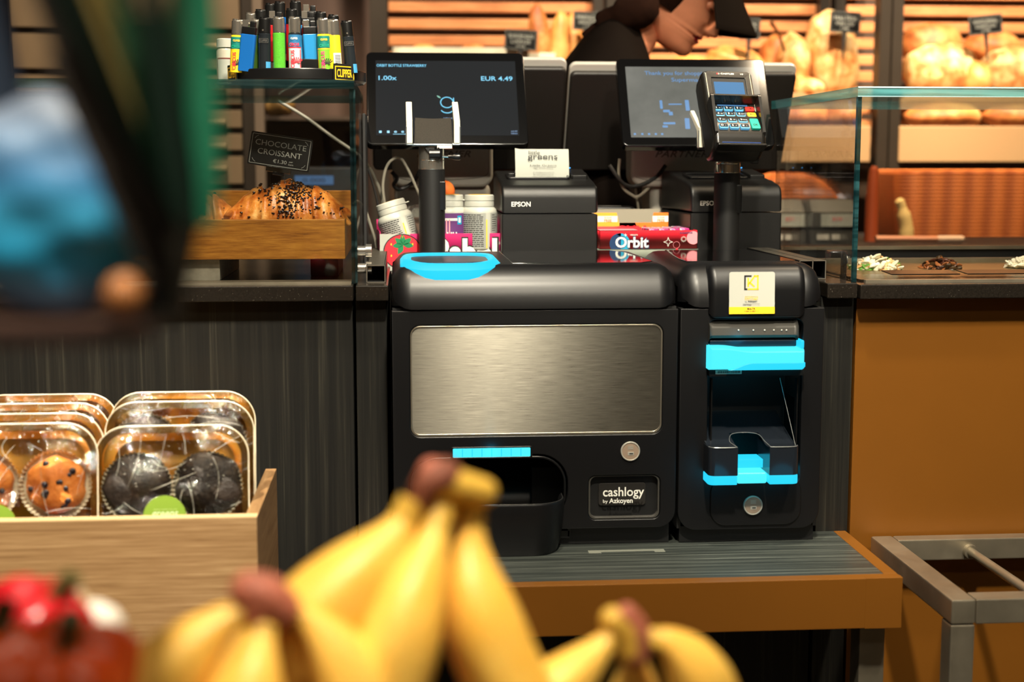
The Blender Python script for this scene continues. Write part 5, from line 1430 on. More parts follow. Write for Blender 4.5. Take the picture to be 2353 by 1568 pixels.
def lighter(label, pos, lean, yaw, style, h=0.073, tall=True):
    t = thing('lighter', label, 'lighter', pos, (R(lean[0]), R(lean[1]), R(yaw)), GP)
    kind, c1, capm = style
    body = c1 if not isinstance(c1, tuple) else mat('lighter body', c1, 0.3)
    r_ = 0.0072; bh_ = 0.050
    mb = MB()
    if kind == 'flat':
        mb.prism(rrect(0.021, 0.0115, 0.0025, 4), 0, bh_, body, 0.0008, 2)
    else:
        mb.prism([(x * 1.16, y) for x, y in circ(r_, 24)], 0, bh_, body, 0.0006, 2)
        mb.plate([[(x * 1.16, y) for x, y in circ(r_ + 0.0001, 24)], [(x * 1.16, y) for x, y in circ(r_ - 0.0004, 24)]], bh_ - 0.003, bh_ - 0.0015, body)
    def wrap(a0, a1, z0, z1, m, dr=0.00025, n=8):
        mb.surf(lambda u_, v_: ((r_ + dr) * 1.16 * math.cos(R(a0 + (a1 - a0) * u_)), (r_ + dr) * math.sin(R(a0 + (a1 - a0) * u_)), z0 + (z1 - z0) * v_), n, 1, m)
    def face_text(st, w_, h_, z, m, rot=0, dx=0):
        K = TR(dx, -r_ - 0.0005, z) @ FACE @ Matrix.Rotation(R(rot), 4, 'Z')
        mb.fit(st, w_, h_, m, K, 0.03)
    if kind == 'circus':
        base_, band_, word_ = {'blue': (mat('pale print', (184, 208, 214), 0.4), mat('blue print', (44, 110, 158), 0.4), RED), 'yellow': (mat('lime print', (120, 190, 50), 0.4), mat('teal deep', (22, 120, 110), 0.4), PINK), 'yteal': (mat('yellow body', (238, 206, 40), 0.35), mat('teal deep', (22, 120, 110), 0.4), RED)}[capm[1]]
        wrap(180, 360, 0.0, 0.030, base_); wrap(180, 360, 0.030, 0.0475, band_)
        wrap(185, 355, 0.0295, 0.0312, RED if capm[1] == 'blue' else YEL, 0.0003)
        for a0 in (190, 325): wrap(a0, a0 + 14, 0.002, 0.028, YEL if capm[1] != 'blue' else RED, 0.0003, 3)
        face_text('CIRCUS', 0.0130, 0.0040, 0.0345, RED if capm[1] == 'blue' else mat('teal word', (14, 150, 120), 0.4))
        face_text('CIRCUS', 0.024, 0.0050, 0.0150, word_, 90, -0.0025)
        face_text('CLIPPER', 0.0095, 0.0028, 0.0425, WINK if capm[1] == 'blue' else YEL)
        for k in range(7):
            K = TR(0.003, -r_ - 0.0004, 0.008) @ FACE @ Matrix.Rotation(R(-50 + 18 * k), 4, 'Z')
            mb.prism([(-0.0004, 0.002), (0.0004, 0.002), (0.0008, 0.0095), (-0.0008, 0.0095)], 0, 0.0001, RED if capm[1] == 'blue' else INK, 0, 2, K)
        capm = capm[0]
    elif kind == 'logo':
        K = TR(0, -r_ - 0.0005, 0.040) @ FACE
        mb.plate([rrect(0.0125, 0.0055, 0.0004, 2), rrect(0.0118, 0.0048, 0.0003, 2)], 0, 0.0001, INKG, 0, K); mb.fit('CLIPPER', 0.0098, 0.0028, INKG, K)
        wrap(290, 345, 0.0, 0.012, mat('light blue print', (70, 150, 200), 0.4), 0.0003, 4)
    elif kind == 'barcode':
        wrap(250, 330, 0.006, 0.026, WINK, 0.0003, 6)
        for k in range(8): wrap(262, 318, 0.008 + 0.002 * k, 0.0090 + 0.002 * k, INK, 0.0004, 4)
    mb.build('body', t)
    zc = bh_; mb = MB()
    if kind == 'flat':
        mb.prism(rrect(0.020, 0.0108, 0.002, 4), zc, zc + 0.010, BLK2, 0.001, 2)
        mb.cyl((-0.005, 0.0045, zc + 0.014), (-0.005, -0.0045, zc + 0.014), 0.0040, CHROME, 16); mb.b2(0.0005, 0.0085, -0.0045, 0.0045, zc + 0.008, zc + 0.018, BLK2, 0.0015)
        mb.b2(-0.009, -0.001, -0.005, -0.0042, zc + 0.008, zc + 0.019, CHROME, 0.0003)
    else:
        mb.prism([(x * 1.12, y) for x, y in circ(r_, 24)], zc, zc + 0.0195, capm, 0.0010, 2)
        mb.cyl((-0.0030, -0.0012, zc + 0.0185), (-0.0030, -0.0012, zc + 0.0218), 0.0038, capm, 14); mb.b2(0.0012, 0.0072, -0.004, 0.004, zc + 0.018, zc + 0.0212, capm, 0.001)
        mb.cyl((-0.001, -r_ - 0.0003, zc + 0.004), (-0.001, -r_ + 0.002, zc + 0.004), 0.0012, CHROME, 10)
    mb.build('top', t)
    return t
DKB = mat('dark tinted body', (30, 34, 38), 0.2); BCAP = mat('black cap', (16, 16, 16), 0.3)
TBLUE = mat('translucent blue body', (38, 128, 186), 0.25); GRN = mat('green glitter body', (84, 170, 50), 0.3, var=0.25, vscale=900)
DGRN = mat('dark green body', (44, 74, 16), 0.3); YBODY = mat('yellow body', (240, 214, 40), 0.35); BLUEB = mat('blue body', (20, 92, 166), 0.3); REDB = mat('red body', (160, 24, 30), 0.3)
def lp(pxx, top, Y, hgt=0.0715):
    p = at(pxx, top, Y); return (p.x, Y, max(LZ + 0.0125, p.z - hgt))
front = [
 ('lighter with yellow and teal circus print at the far left of the stand', 540, 46, 2.005, ('circus', YBODY, (CHROME, 'yteal')), (0, 3), 0),
 ('blue disposable lighter leaning beside the yellow and teal circus lighter', 562, 42, 2.000, ('flat', BLUEB, BLK2), (0, 7), -12),
 ('dark green tapered lighter between the blue lighter and a black one', 583, 44, 2.005, ('plain', DGRN, CHROME), (0, 3), 0),
 ('black lighter with small outlined logo left of the green glitter lighter', 606, 40, 1.990, ('logo', DKB, BCAP), (0, 1), -6),
 ('bright green glitter lighter with chrome top', 640, 39, 1.984, ('plain', GRN, CHROME), (0, 0), 0),
 ('pale blue circus lighter with red lettering and chrome top', 676, 39, 1.983, ('circus', DKB, (CHROME, 'blue')), (0, 0), 0),
 ('light blue disposable lighter behind the small black block', 716, 42, 2.000, ('flat', TBLUE, BLK2), (0, -3), 10),
 ('second light blue translucent lighter leaning behind the block', 702, 50, 2.008, ('flat', TBLUE, BLK2), (0, 4), 0),
 ('lime and yellow circus lighter with chrome top near the stand lettering', 745, 42, 1.988, ('circus', YBODY, (CHROME, 'yellow')), (0, -2), 8),
 ('yellow lighter with white barcode sticker', 771, 45, 1.996, ('barcode', YBODY, CHROME), (0, -3), 8),
 ('black lighter with outlined logo and blue wave at the right end of the stand', 806, 52, 2.010, ('logo', DKB, BCAP), (0, -5), 6),
]
for lab, x, top, Y, st, ln, yw in front: lighter(lab, lp(x, top, Y), ln, yw, st)
back = [
 ('chrome-topped lighter in the second row above the blue lighter', 577, 30, 2.035, ('plain', GRN, CHROME)),
 ('black-capped lighter in the second row above the logo lighter', 599, 22, 2.030, ('plain', DKB, BCAP)),
 ('black-capped lighter in the second row above the green glitter lighter', 634, 22, 2.025, ('flat', REDB, BCAP)),
 ('black-capped lighter in the second row above the pale blue circus lighter', 670, 20, 2.025, ('plain', REDB, BCAP)),
 ('black flint-wheel lighter in the second row above the light blue lighter', 708, 22, 2.030, ('flat', TBLUE, BCAP)),
 ('black-capped lighter in the second row above the lime circus lighter', 737, 27, 2.035, ('plain', YBODY, BCAP)),
 ('black-capped lighter in the second row above the barcode lighter', 766, 34, 2.040, ('plain', DKB, BCAP)),
 ('black-capped lighter in the top row at its left end', 622, 8, 2.055, ('plain', DKB, BCAP)),
 ('black-capped lighter in the top row second from its left end', 643, 4, 2.050, ('plain', BLUEB, BCAP)),
 ('black-capped lighter in the middle of the top row', 679, 2, 2.050, ('plain', DKB, BCAP)),
 ('black flint-wheel lighter in the top row at its right end', 712, 7, 2.055, ('flat', DKB, BCAP)),
]
for lab, x, top, Y, st in back: lighter(lab, lp(x, top, Y), (0, 0), 0, st)
jp = at(512, 178, 2.06)
t = thing('jar', 'white-capped jar with a red-framed label left of the lighters', 'jar', (jp.x, 2.10, LZ + 0.0003))
MB().lathe([(0.0, 0.0), (0.011, 0.0), (0.013, 0.002), (0.013, 0.048), (0.010, 0.053), (0.0, 0.053)], mat('frosted plastic', (190, 184, 168), 0.3), 28).build('body', t)
MB().lathe([(0.0, 0.053), (0.0125, 0.053), (0.0125, 0.064), (0.011, 0.0655), (0.0, 0.0655)], WHITE, 28).build('cap', t)
mb = MB().surf(lambda u_, v_: (0.0133 * math.cos(R(215 + 110 * u_)), 0.0133 * math.sin(R(215 + 110 * u_)), 0.004 + 0.034 * v_), 10, 1, mat('maroon print', (110, 36, 30), 0.5))
mb.surf(lambda u_, v_: (0.0135 * math.cos(R(222 + 96 * u_)), 0.0135 * math.sin(R(222 + 96 * u_)), 0.006 + 0.030 * v_), 10, 1, PAPER)
mb.build('label', t)

# ------------------------------------------------------------------ salad case contents
def heap(label, px_, py_, Y, d, cols, seed, n=40, sz=0.012):
    c = at(px_, py_, Y); c.z = 1.1175
    mb = MB(); rn = random.Random(seed)
    ms = [mat('food', q, 0.4) for q in cols]
    for k in range(n):
        a, r_ = rn.uniform(0, 2 * PI), math.sqrt(rn.random())
        x, y = d[0] * r_ * math.cos(a), d[1] * r_ * math.sin(a); z = d[2] * (1 - r_ * r_) * rn.uniform(0.4, 1)
        s_ = sz * rn.uniform(0.6, 1.2)
        q_ = rn.uniform(0, 6); mb.ball((0, 0, 0), (s_, s_ * rn.uniform(0.4, 1), s_ * rn.uniform(0.15, 0.4)), rn.choice(ms), 11, 7, TR(x, y, z) @ Euler((rn.uniform(-.7, .7), rn.uniform(-.7, .7), q_)).to_matrix().to_4x4(), lambda p: 1 + 0.25 * math.sin(3 * p.x + q_) + 0.2 * math.sin(5 * p.y - q_))
    o = mb.build('salad', None, c); return tag(o, label, 'salad', 'salads in the glass case', 'thing')
heap('mound of white and green salad at the left end of the glass salad case', 2010, 612, 2.16, (0.036, 0.04, 0.020), [(236, 226, 200), (230, 220, 190), (240, 190, 130), (110, 160, 70), (235, 235, 220)], 1, 150, 0.0085)
heap('dark purple leaf salad in the middle of the glass salad case', 2160, 615, 2.16, (0.028, 0.03, 0.016), [(52, 26, 18), (74, 36, 20), (60, 40, 16), (150, 90, 50)], 2, 120, 0.0075)
heap('small white salad mound at the right edge of the glass salad case', 2345, 622, 2.16, (0.022, 0.03, 0.016), [(240, 234, 214), (230, 220, 196)], 4, 90, 0.0075)
for lab, xa, xb in (('flat black label card lying by the purple leaf salad', 2050, 2208), ('flat black label card lying right of the purple leaf card', 2225, 2400)):
    a, b_ = at(xa, 634, 1.985), at(xb, 634, 1.985)
    o = MB().box((0, 0, 0), (b_.x - a.x, 0.045, 0.0016), mat('black label card', (26, 25, 24), 0.3), 0.0004).build('label_card', None, ((a.x + b_.x) / 2, 2.01, 1.1225), rot=(R(3), 0, 0))
    tag(o, lab, 'label card', 'label cards in the salad case')
# rear work table
rt_ = thing('rear_table', 'dark rear work table behind the till carrying baskets and card readers', 'table', (0.5, 3.4, 0))
MB().b2(-1.6, 1.9, -0.32, 0.28, 1.06, 1.098, BLKM, 0.003).build('top', rt_)
MB().b2(-1.58, 1.88, -0.28, 0.27, 0.05, 1.06, mat('dark cabinet', (40, 34, 28), 0.6)).build('cabinet', rt_)
def reader(label, px0, px1):
    a, b_ = at(px0, 560, 3.14), at(px1, 460, 3.14)
    w_ = b_.x - a.x; h_ = b_.z - 1.0985
    t = thing('card_reader', label, 'card reader', ((a.x + b_.x) / 2, 3.16, 1.0983), (0, 0, 0), 'card readers on the rear table')
    pf = [(0, 0), (0.12, 0), (0.12, h_ * 0.9), (0.09, h_), (0.035, h_), (0.004, h_ * 0.72), (0.004, h_ * 0.38), (0.015, h_ * 0.32), (0.0, 0.03)]
    mb = MB(); rounded_block(mb, -w_ / 2, w_ / 2, pf, DKGREY, 0.008, 3); mb.build('body', t)
    MB().b2(-w_ * 0.28, w_ * 0.42, -0.002, 0.004, h_ * 0.40, h_ * 0.68, PAPER).fit('BOV', w_ * 0.2, h_ * 0.09, RED, TR(w_ * 0.05, -0.003, h_ * 0.57) @ FACE).build('label', t)
    MB().b2(-w_ * 0.36, -w_ * 0.12, -0.004, 0.0, h_ * 0.10, h_ * 0.22, LGREY).b2(-w_ * 0.05, w_ * 0.10, -0.004, 0.0, h_ * 0.10, h_ * 0.22, LGREY).build('port', t)
    return t
reader('black card reader with white label nearest the glass edge on the rear table', 1866, 1982)
reader('black card reader half hidden behind the right-hand receipt printer', 1768, 1862)
a = at(2005, 552, 3.2)
o = MB().tube([(0, 0, 0.0105), (0.14, 0.0, 0.0095), (0.145, 0, 0.009)], [0.010, 0.009, 0.008], mat('pink wooden handle', (206, 140, 110), 0.5), 14, None, (1, 0.7)).tube([(0.143, 0, 0.009), (0.2, 0, 0.009), (0.205, 0, 0.009)], [0.008, 0.008, 0.005], mat('pale handle', (232, 196, 172), 0.5), 14).build('rolling_pin', None, (a.x, 3.18, 1.0985), rot=(0, 0, R(-2)))
tag(o, 'pink wooden baking tool with pale grip lying in front of the wicker basket', 'baking tool')
WICK = wicker('orange wicker', lin((150, 66, 22)), lin((232, 130, 62)), 120, 700)
a, b_ = at(2062, 548, 3.42), at(2500, 400, 3.42)
t = thing('wicker_basket', 'large orange woven basket on the rear table behind the salad case', 'basket', ((a.x + b_.x) / 2, 3.42, 1.0983))
w_ = b_.x - a.x; h_ = b_.z - 1.0983
mb = MB(); rings = []
for (ins, z) in ((0.01, 0.0), (0.0, h_ * 0.5), (-0.004, h_), (0.006, h_ + 0.003), (0.012, h_), (0.014, 0.01)):
    rings.append([(x, 0.12 + y, z) for x, y in rrect(w_ - 2 * ins, 0.24 - 2 * ins, 0.05, 5)])
mb.loft(rings, WICK); mb.build('weave', t)
mb = MB(); mb.tube([(x, 0.12 + y, h_ + 0.002) for x, y in rrect(w_ - 0.01, 0.23, 0.05, 5)] + [((w_ - 0.01) / 2, 0.12 + 0.065, h_ + 0.002)], 0.008, WICK, 8); mb.build('rim', t)
a = at(1868, 475, 3.36); top_ = at(1860, 396, 3.36).z
o = MB()
ar = [(-0.115 + 0.0, 0)] 
prof = [(0.135 * math.cos(PI * i / 20), (top_ - 1.0983) * (math.sin(PI * i / 20) ** 0.8)) for i in range(21)]
o.prism(prof, 0.0, 0.16, WICK, 0.02, 3, FACE)
o = o.build('wicker_basket', None, (a.x - 0.045, 3.52, 1.0983)); tag(o, 'dome-shaped orange woven basket behind the card readers', 'basket')
bp = at(2072, 548, 3.38)
sl = mat('pale bread crumb', (240, 206, 140), 0.7)
o = MB().tube(smooth_path([(0.0, 0, 0.0), (-0.002, 0, 0.03), (-0.012, 0, 0.07), (-0.022, 0, 0.098)], 4), [0.018] * 4 + [0.017] * 4 + [0.012] * 4 + [0.004], sl, 12).build('bread_stick', None, (bp.x + 0.004, 3.36, 1.0983))
tag(o, 'pale bread wedge leaning at the corner of the large woven basket', 'bread')
wr = at(1990, 500, 3.3)
o = MB().tube([(0, 0, 0), (0, 0, 0.10), (0.002, 0, 0.165), (0.003, 0, 0.175)], [0.016, 0.015, 0.011, 0.006], mat('rust wood', (170, 74, 36), 0.5), 16).build('pepper_mill', None, (wr.x, 3.26, 1.0983))
tag(o, 'slim rust-coloured mill standing beside the dark bread rack post', 'mill')
bb = at(1975, 460, 3.3)
o = MB().ball((0, 0, 0.055), (0.030, 0.022, 0.055), mat('pale blue bag', (150, 160, 190), 0.4), 16, 10, None, lambda p: 1 + 0.08 * math.sin(7 * p.x + 5 * p.z)).build('plastic_bag', None, (bb.x - 0.03, 3.38, 1.0983))
tag(o, 'pale blue plastic bag behind the rust-coloured mill', 'bag')

# ------------------------------------------------------------------ bread rack
RACKY = 3.8
SLAT = wood('bread rack slat', [(168, 96, 50), (214, 138, 82), (232, 164, 108)], (3, 30, 30), 0.5)
POST = mat('dark bronze post', (50, 43, 36), 0.4, 0.3, var=0.1, vscale=8)
CREAM = mat('cream laminate', (168, 134, 96), 0.5)
rk = thing('bread_rack', 'tall slatted bread rack with cream shelf boards along the back wall', 'rack', (0.9, RACKY, 0))
def postx(a_, b__, Y, nm):
    x0_, x1_ = at(a_, 200, Y).x - 0.9, at(b__, 200, Y).x - 0.9
    o = MB().b2(x0_, x1_, Y - RACKY, Y - RACKY + 0.05, 0.0, 2.3, POST, 0.002).build(nm, rk)
postx(851, 892, 3.9, 'post'); postx(2018, 2044, RACKY, 'post'); postx(2047, 2072, RACKY, 'post'); postx(1362, 1384, 4.2, 'post'); postx(1392, 1414, 4.2, 'post'); postx(1880, 1902, 4.2, 'post'); postx(1915, 1938, 4.2, 'post')
zs = []
SY = 4.25
z_ = at(1100, 16, SY).z; dz = 0.0485
for xa, xb, lab in ((893, 1361, 0), (1416, 1882, 1), (1946, 2012, 2), (2074, 2700, 3)):
    xa_, xb_ = at(xa, 50, SY).x - 0.9, at(xb, 50, SY).x - 0.9
    mb = MB()
    for k in range(-8, 9):
        z = z_ - dz * k
        mb.b2(xa_, xb_, SY - RACKY, SY - RACKY + 0.018, z - 0.0145, z + 0.0145, SLAT, 0.002)
    mb.build('slat_panel', rk)
MB().b2(-0.95, 1.2, SY - RACKY + 0.10, SY - RACKY + 0.12, 1.0, 2.3, mat('rack back panel', (84, 64, 48), 0.7)).build('back_panel', rk)
for xa, xb in ((896, 2010), (2076, 2700)):
    xa_, xb_ = at(xa, 240, 3.95).x - 0.9, at(xb, 240, 3.95).x - 0.9
    zt = at(2200, 214, 3.95).z; zb = at(2200, 240, 3.95).z
    MB().b2(xa_, xb_, 0.15, 0.44, zb, zb + 0.018, CREAM, 0.002).b2(xa_, xb_, 0.15, 0.162, zb, zt, CREAM, 0.002).build('shelf_board', rk)
for xa, xb in ((1420, 2000), (2065, 2700)):
    xa_, xb_ = at(xa, 297, RACKY).x - 0.9, at(xb, 297, RACKY).x - 0.9
    zt, zb = at(2200, 290, RACKY).z, at(2200, 373, RACKY).z
    MB().b2(xa_, xb_, -0.006, 0.010, zb, zt, CREAM, 0.004).b2(xa_, xb_, 0.010, 0.44, zb + 0.01, zb + 0.025, CREAM).build('bin_board', rk)

CR = [crust('floury crust', [(150, 80, 30), (204, 140, 76), (234, 198, 136), (248, 232, 190)], 20, 0.6, 0.5, 60),
      crust('brown crust', [(120, 56, 20), (176, 98, 44), (206, 136, 72), (224, 170, 104)], 14, 0.55, 0.5, 60),
      crust('golden crust', [(180, 104, 44), (220, 150, 78), (240, 190, 116)], 10, 0.45, 0.3, 60)]
def loaf(label, x, y, Y, w, h, d, m, rz=0, seed=0, group='loaves on the bread rack', name='bread_loaf', pw=1.0, score=0):
    k = Y / F
    c = at(x, y, Y)
    W_, H_ = w * k / 2, h * k / 2
    rn = random.Random(seed)
    ph = [rn.uniform(0, 6) for _ in range(4)]
    def fn(p):
        q = 1 + 0.035 * math.sin(3 * p.x + ph[0]) + 0.03 * math.sin(4 * p.z + 2 * p.y + ph[1]) + 0.02 * math.sin(9 * p.x + 5 * p.z + ph[2])
        if score:
            q += 0.05 * math.cos(score * (p.z * 0.8 + p.x * 0.5) * PI) * (1 if p.y < 0.3 else 0)
        mx_ = max(abs(p.x), abs(p.z))
        return q * (1 + 0.10 * (1 - mx_))
    o = MB().ball((0, 0, 0), (W_, d, H_), m, 36, 22, None, fn).build(name, None, c, sharp=180, rot=(0, R(rz), 0))
    return tag(o, label, 'bread', group)
loaf('brown round loaf at the back beside the right-hand rack post', 2138, 105, 4.13, 150, 100, 0.06, CR[1], 0, 1)
loaf('large floury round loaf in front beside the right-hand rack post', 2160, 165, 4.04, 176, 132, 0.07, CR[0], 0, 2)
loaf('brown round loaf behind the tilted black sign on the right', 2278, 112, 4.13, 150, 84, 0.06, CR[1], 0, 3)
loaf('floury round loaf in front at the right edge under the tilted sign', 2322, 172, 4.04, 170, 128, 0.07, CR[0], 0, 4)
loaf('small pale loaf squeezed between the two floury round loaves', 2242, 185, 4.00, 70, 90, 0.05, CR[2], 0, 5)
loaf('tall upright floury loaf behind the black sign left of the post', 1912, 128, 4.06, 118, 210, 0.06, CR[0], -8, 6)
loaf('upright pale loaf left of the tall floury loaf', 1822, 150, 4.05, 80, 150, 0.055, CR[0], -4, 7)
loaf('reddish brown loaf behind the upright pale loaf', 1778, 145, 4.12, 84, 130, 0.05, CR[1], 12, 8)
loaf('scored pale loaf lying near the cap brim', 1690, 148, 4.06, 150, 80, 0.06, CR[2], 8, 9, score=4)
loaf('small pale roll lying below the upright loaves', 1855, 205, 3.99, 80, 55, 0.045, CR[0], 0, 10)
loaf('pale loaf below the chin of the cashier', 1585, 160, 4.04, 110, 66, 0.05, CR[2], 0, 11)
loaf('brown loaf in the lower bin behind the glass edge', 1830, 268, 3.9, 170, 70, 0.06, CR[1], 0, 12, 'loaves in the lower bins')
loaf('round orange-brown loaf in the lower bin near the salad case corner', 1935, 266, 3.88, 90, 64, 0.05, CR[1], 0, 13, 'loaves in the lower bins')
loaf('long brown loaf in the lower right bin next to the post', 2165, 268, 3.9, 190, 62, 0.06, CR[1], 0, 14, 'loaves in the lower bins')
loaf('long brown loaf in the lower right bin at the picture edge', 2345, 268, 3.9, 180, 60, 0.06, CR[1], 0, 15, 'loaves in the lower bins')
loaf('upright baguette with pale tip left of the cashier', 1240, 105, 4.05, 56, 180, 0.03, CR[1], -4, 16, name='baguette')
loaf('second upright baguette behind the shoulder of the cashier', 1284, 115, 4.05, 50, 170, 0.03, CR[2], 6, 17, name='baguette')
loaf('third upright baguette half hidden by the shoulder of the cashier', 1318, 118, 4.08, 50, 170, 0.03, CR[2], 0, 18, name='baguette')
def paper_tray(label, xa, xb, ytop, Y):
    a, b_ = at(xa, ytop, Y), at(xb, ytop, Y); zb = at(2200, 240, 3.95).z + 0.018
    w_ = (b_.x - a.x) / 2; h_ = a.z - zb
    t = thing('paper_crate', label, 'crate', ((a.x + b_.x) / 2, Y, zb), (0, 0, 0), 'white paper crates on the bread rack')
    mb = MB(); th = 0.003
    wp = mat('white crate', (236, 226, 200), 0.6)
    mb.b2(-w_, w_, 0, th, 0, h_, wp, 0.001); mb.b2(-w_, w_, 0.2, 0.2 + th, 0, h_ + 0.01, wp, 0.001); mb.b2(-w_, -w_ + th, 0, 0.2, 0, h_, wp); mb.b2(w_ - th, w_, 0, 0.2, 0, h_, wp); mb.b2(-w_, w_, 0, 0.2, 0, th, wp)
    mb.build('box', t); return t
paper_tray('long white crate above the left-hand till screen', 902, 1190, 108, 3.97)
paper_tray('short white crate beside the upright baguettes', 1197, 1278, 121, 3.965)
for i, (x, lab) in enumerate(((975, 'pale bun at the left of the long white crate'), (1085, 'orange bun at the right of the long white crate'))):
    loaf(lab, x, 118, 4.06, 60, 34, 0.04, CR[2 - i], 0, 30 + i, 'buns in the white crate', 'bread_bun')
def far_sign(label, x, y, w, h, Y, roll, stake=True, words=('PANE', '2.50')):
    k = Y / F
    t = card_sign(label, at(x, y, Y), w * k, h * k, roll, 0, 0, (SIGNW, [(0, 0.18, 0.74, 0.20, words[0]), (0, -0.08, 0.6, 0.16, words[1]), (0.0, -0.30, 0.26, 0.11, words[2])]), 0, group='black bread signs')
    if stake:
        mb = MB().prism([(-0.006, 0), (0.006, 0), (0.0015, -0.075), (-0.0015, -0.075)][::-1], 0, 0.004, BLKM, 0.0005, 2, TR(0, 0.002, -h * k / 2 + 0.004) @ FACE); mb.build('stake', t)
    return t
far_sign('blurred black sign left of the baguettes above the white crates', 1197, 92, 74, 46, 3.93, 3, True, ('BURGER BUN', 'LARGE', '0.65'))
far_sign('black sign half hidden by the shoulder of the cashier', 1350, 48, 66, 42, 4.0, 2, True, ('FRENCH', 'BAGUETTE', '1.10'))
far_sign('black sign in front of the tall upright floury loaf', 1942, 51, 72, 48, 3.96, 3, True, ('MALTESE', 'FTIRA LOAF', '1.80'))
far_sign('tilted black sign above the floury round loaves', 2264, 57, 80, 44, 3.94, -6, True, ('WHOLEMEAL', 'SOURDOUGH', '2.90'))
far_sign('narrow edge of a black sign behind the cap brim', 1722, 66, 50, 50, 3.96, 2, True, ('RUSTIC', 'LOAF', '2.20'))
wh = at(1790, 70, 3.98)
o = MB().tube([at(1772, 52, 3.95) - wh, at(1790, 78, 3.97) - wh, at(1803, 118, 4.0) - wh], [0.006, 0.004, 0.004], mat('bronze tongs', (96, 66, 40), 0.4, 0.6), 8).build('bread_tongs', None, wh)
tag(o, 'slim bronze tongs leaning on the upright loaves', 'tongs')
# dark cabinets at the far left
a, b_ = at(380, 0, 3.7), at(574, 0, 3.7)
cb = thing('storage_cabinet', 'tall brown storage cabinet with dark drawer gaps behind the pastry case', 'cabinet', ((a.x + b_.x) / 2 - 0.2, 3.73, 0))
w_ = (b_.x - a.x) / 2 + 0.2
TAUP = mat('taupe drawer front', (122, 104, 82), 0.55, var=0.08, vscale=5)
MB().b2(-w_, w_, 0.02, 0.4, 0, 2.2, mat('cabinet shell', (40, 32, 26), 0.7)).build('body', cb)
zz = [at(540, y, 3.7).z for y in (-120, 70, 165, 245, 300, 352, 430, 540)]
for i in range(len(zz) - 1):
    o = MB().b2(-w_ + 0.01, w_ - 0.03, 0.0, 0.02, zz[i + 1] + 0.008, zz[i] - 0.008, TAUP, 0.002).build('drawer', cb)
    MB().b2(w_ - 0.16, w_ - 0.07, -0.02, 0.0, zz[i] - 0.045, zz[i] - 0.033, mat('drawer handle', (176, 150, 120), 0.35, 0.5), 0.003).build('handle', o)
a, b_ = at(577, 0, 3.68), at(599, 0, 3.68)
tag(MB().b2(a.x, b_.x, 3.705, 3.74, 0, 2.3, mat('grey upright', (112, 98, 86), 0.5)).build('upright_post'), 'grey upright post beside the brown storage cabinet', 'post')
a, b_ = at(600, 0, 4.3), at(850, 0, 4.3)
tag(MB().b2(a.x, b_.x + 0.02, 4.3, 4.34, 0, 2.3, mat('umber panel', (84, 62, 52), 0.6, var=0.15, vscale=6)).build('wall_panel'), 'dark umber panel between the grey post and the bread rack', 'panel')
a, b_ = at(676, 425, 3.2), at(765, 404, 3.2)
t = thing('label_scale', 'dark scale with a long blue display behind the croissants', 'scale', ((a.x + b_.x) / 2, 3.22, 1.0983))
w_ = (b_.x - a.x) / 2
MB().b2(-w_ - 0.03, w_ + 0.06, 0.0, 0.12, 0, b_.z - 1.0983 + 0.02, BLKM, 0.006).build('body', t)
MB().b2(-w_, w_, -0.002, 0.0, a.z - 1.0983, b_.z - 1.0983, emis('scale display', (0.03, 0.085, 0.18), 0.9, (0.02, 0.03, 0.05))).fit('0.000', 0.05, 0.010, VOIDM, TR(0, -0.003, (a.z + b_.z) / 2 - 1.0983) @ FACE).build('display', t)
for px_, py_, lab, colr in ((760, 272, 'yellow-brown bag on the umber panel shelf', (120, 88, 30)),):
    c = at(640, 246, 3.9)
    mb = MB().ball((0, 0, 0), (0.046, 0.04, 0.026), mat('ochre paper bag', (110, 80, 34), 0.6), 20, 12, None, lambda p: 1 + 0.08 * math.sin(6 * p.x + 3 * p.z))
    o = mb.build('paper_bag', None, c)
    tag(o, 'ochre paper bag on the small shelf seen through the pastry case', 'bag')
    o = MB().b2(-0.12, 0.22, -0.06, 0.405, -0.010, 0.0, mat('shelf brown', (60, 46, 36), 0.6)).build('wall_shelf', None, c - Vector((0, 0, 0.026)))
    tag(o, 'small brown shelf under the ochre paper bag', 'shelf')
# ------------------------------------------------------------------ cashier
def skin_mesh(verts, edges, radii, root=0, sub=2):
    me = bpy.data.meshes.new('tmp'); me.from_pydata([tuple(v) for v in verts], edges, [])
    o = bpy.data.objects.new('tmp', me); COL.objects.link(o)
    md = o.modifiers.new('s', 'SKIN'); md.use_smooth_shade = True
    for i, sv in enumerate(me.skin_vertices[0].data):
        r_ = radii[i]; sv.radius = (r_, r_) if not isinstance(r_, tuple) else r_
        sv.use_root = (i == root)
    sd = o.modifiers.new('d', 'SUBSURF'); sd.levels = sub; sd.render_levels = sub
    dg = bpy.context.evaluated_depsgraph_get()
    m2 = bpy.data.meshes.new_from_object(o.evaluated_get(dg))
    V = [v.co[:] for v in m2.vertices]; Fc = [tuple(p.vertices) for p in m2.polygons]
    bpy.data.objects.remove(o); bpy.data.meshes.remove(me); bpy.data.meshes.remove(m2)
    return V, Fc
SKIN = mat('skin', (232, 150, 112), 0.5, var=0.08, vscale=40, sub=0.12)
LIPS = mat('lip colour', (150, 26, 36), 0.35)
HAIR = mat('dark brown hair', (34, 17, 10), 0.9, spec=0.08, var=0.3, vscale=60)
KNIT = mat('dark brown sweater', (16, 10, 7), 0.85, spec=0.06, bmp=0.2, bscale=500)
TROU = mat('black trousers', (20, 19, 20), 0.8)
CAPM = mat('dark brown cap', (20, 14, 10), 0.8, spec=0.06, bmp=0.15, bscale=600)
PY = 2.91
def Xz(px_, py_): p = at(px_, py_, PY); return p.x, p.z
base = Vector((0.33, PY, 0.0))
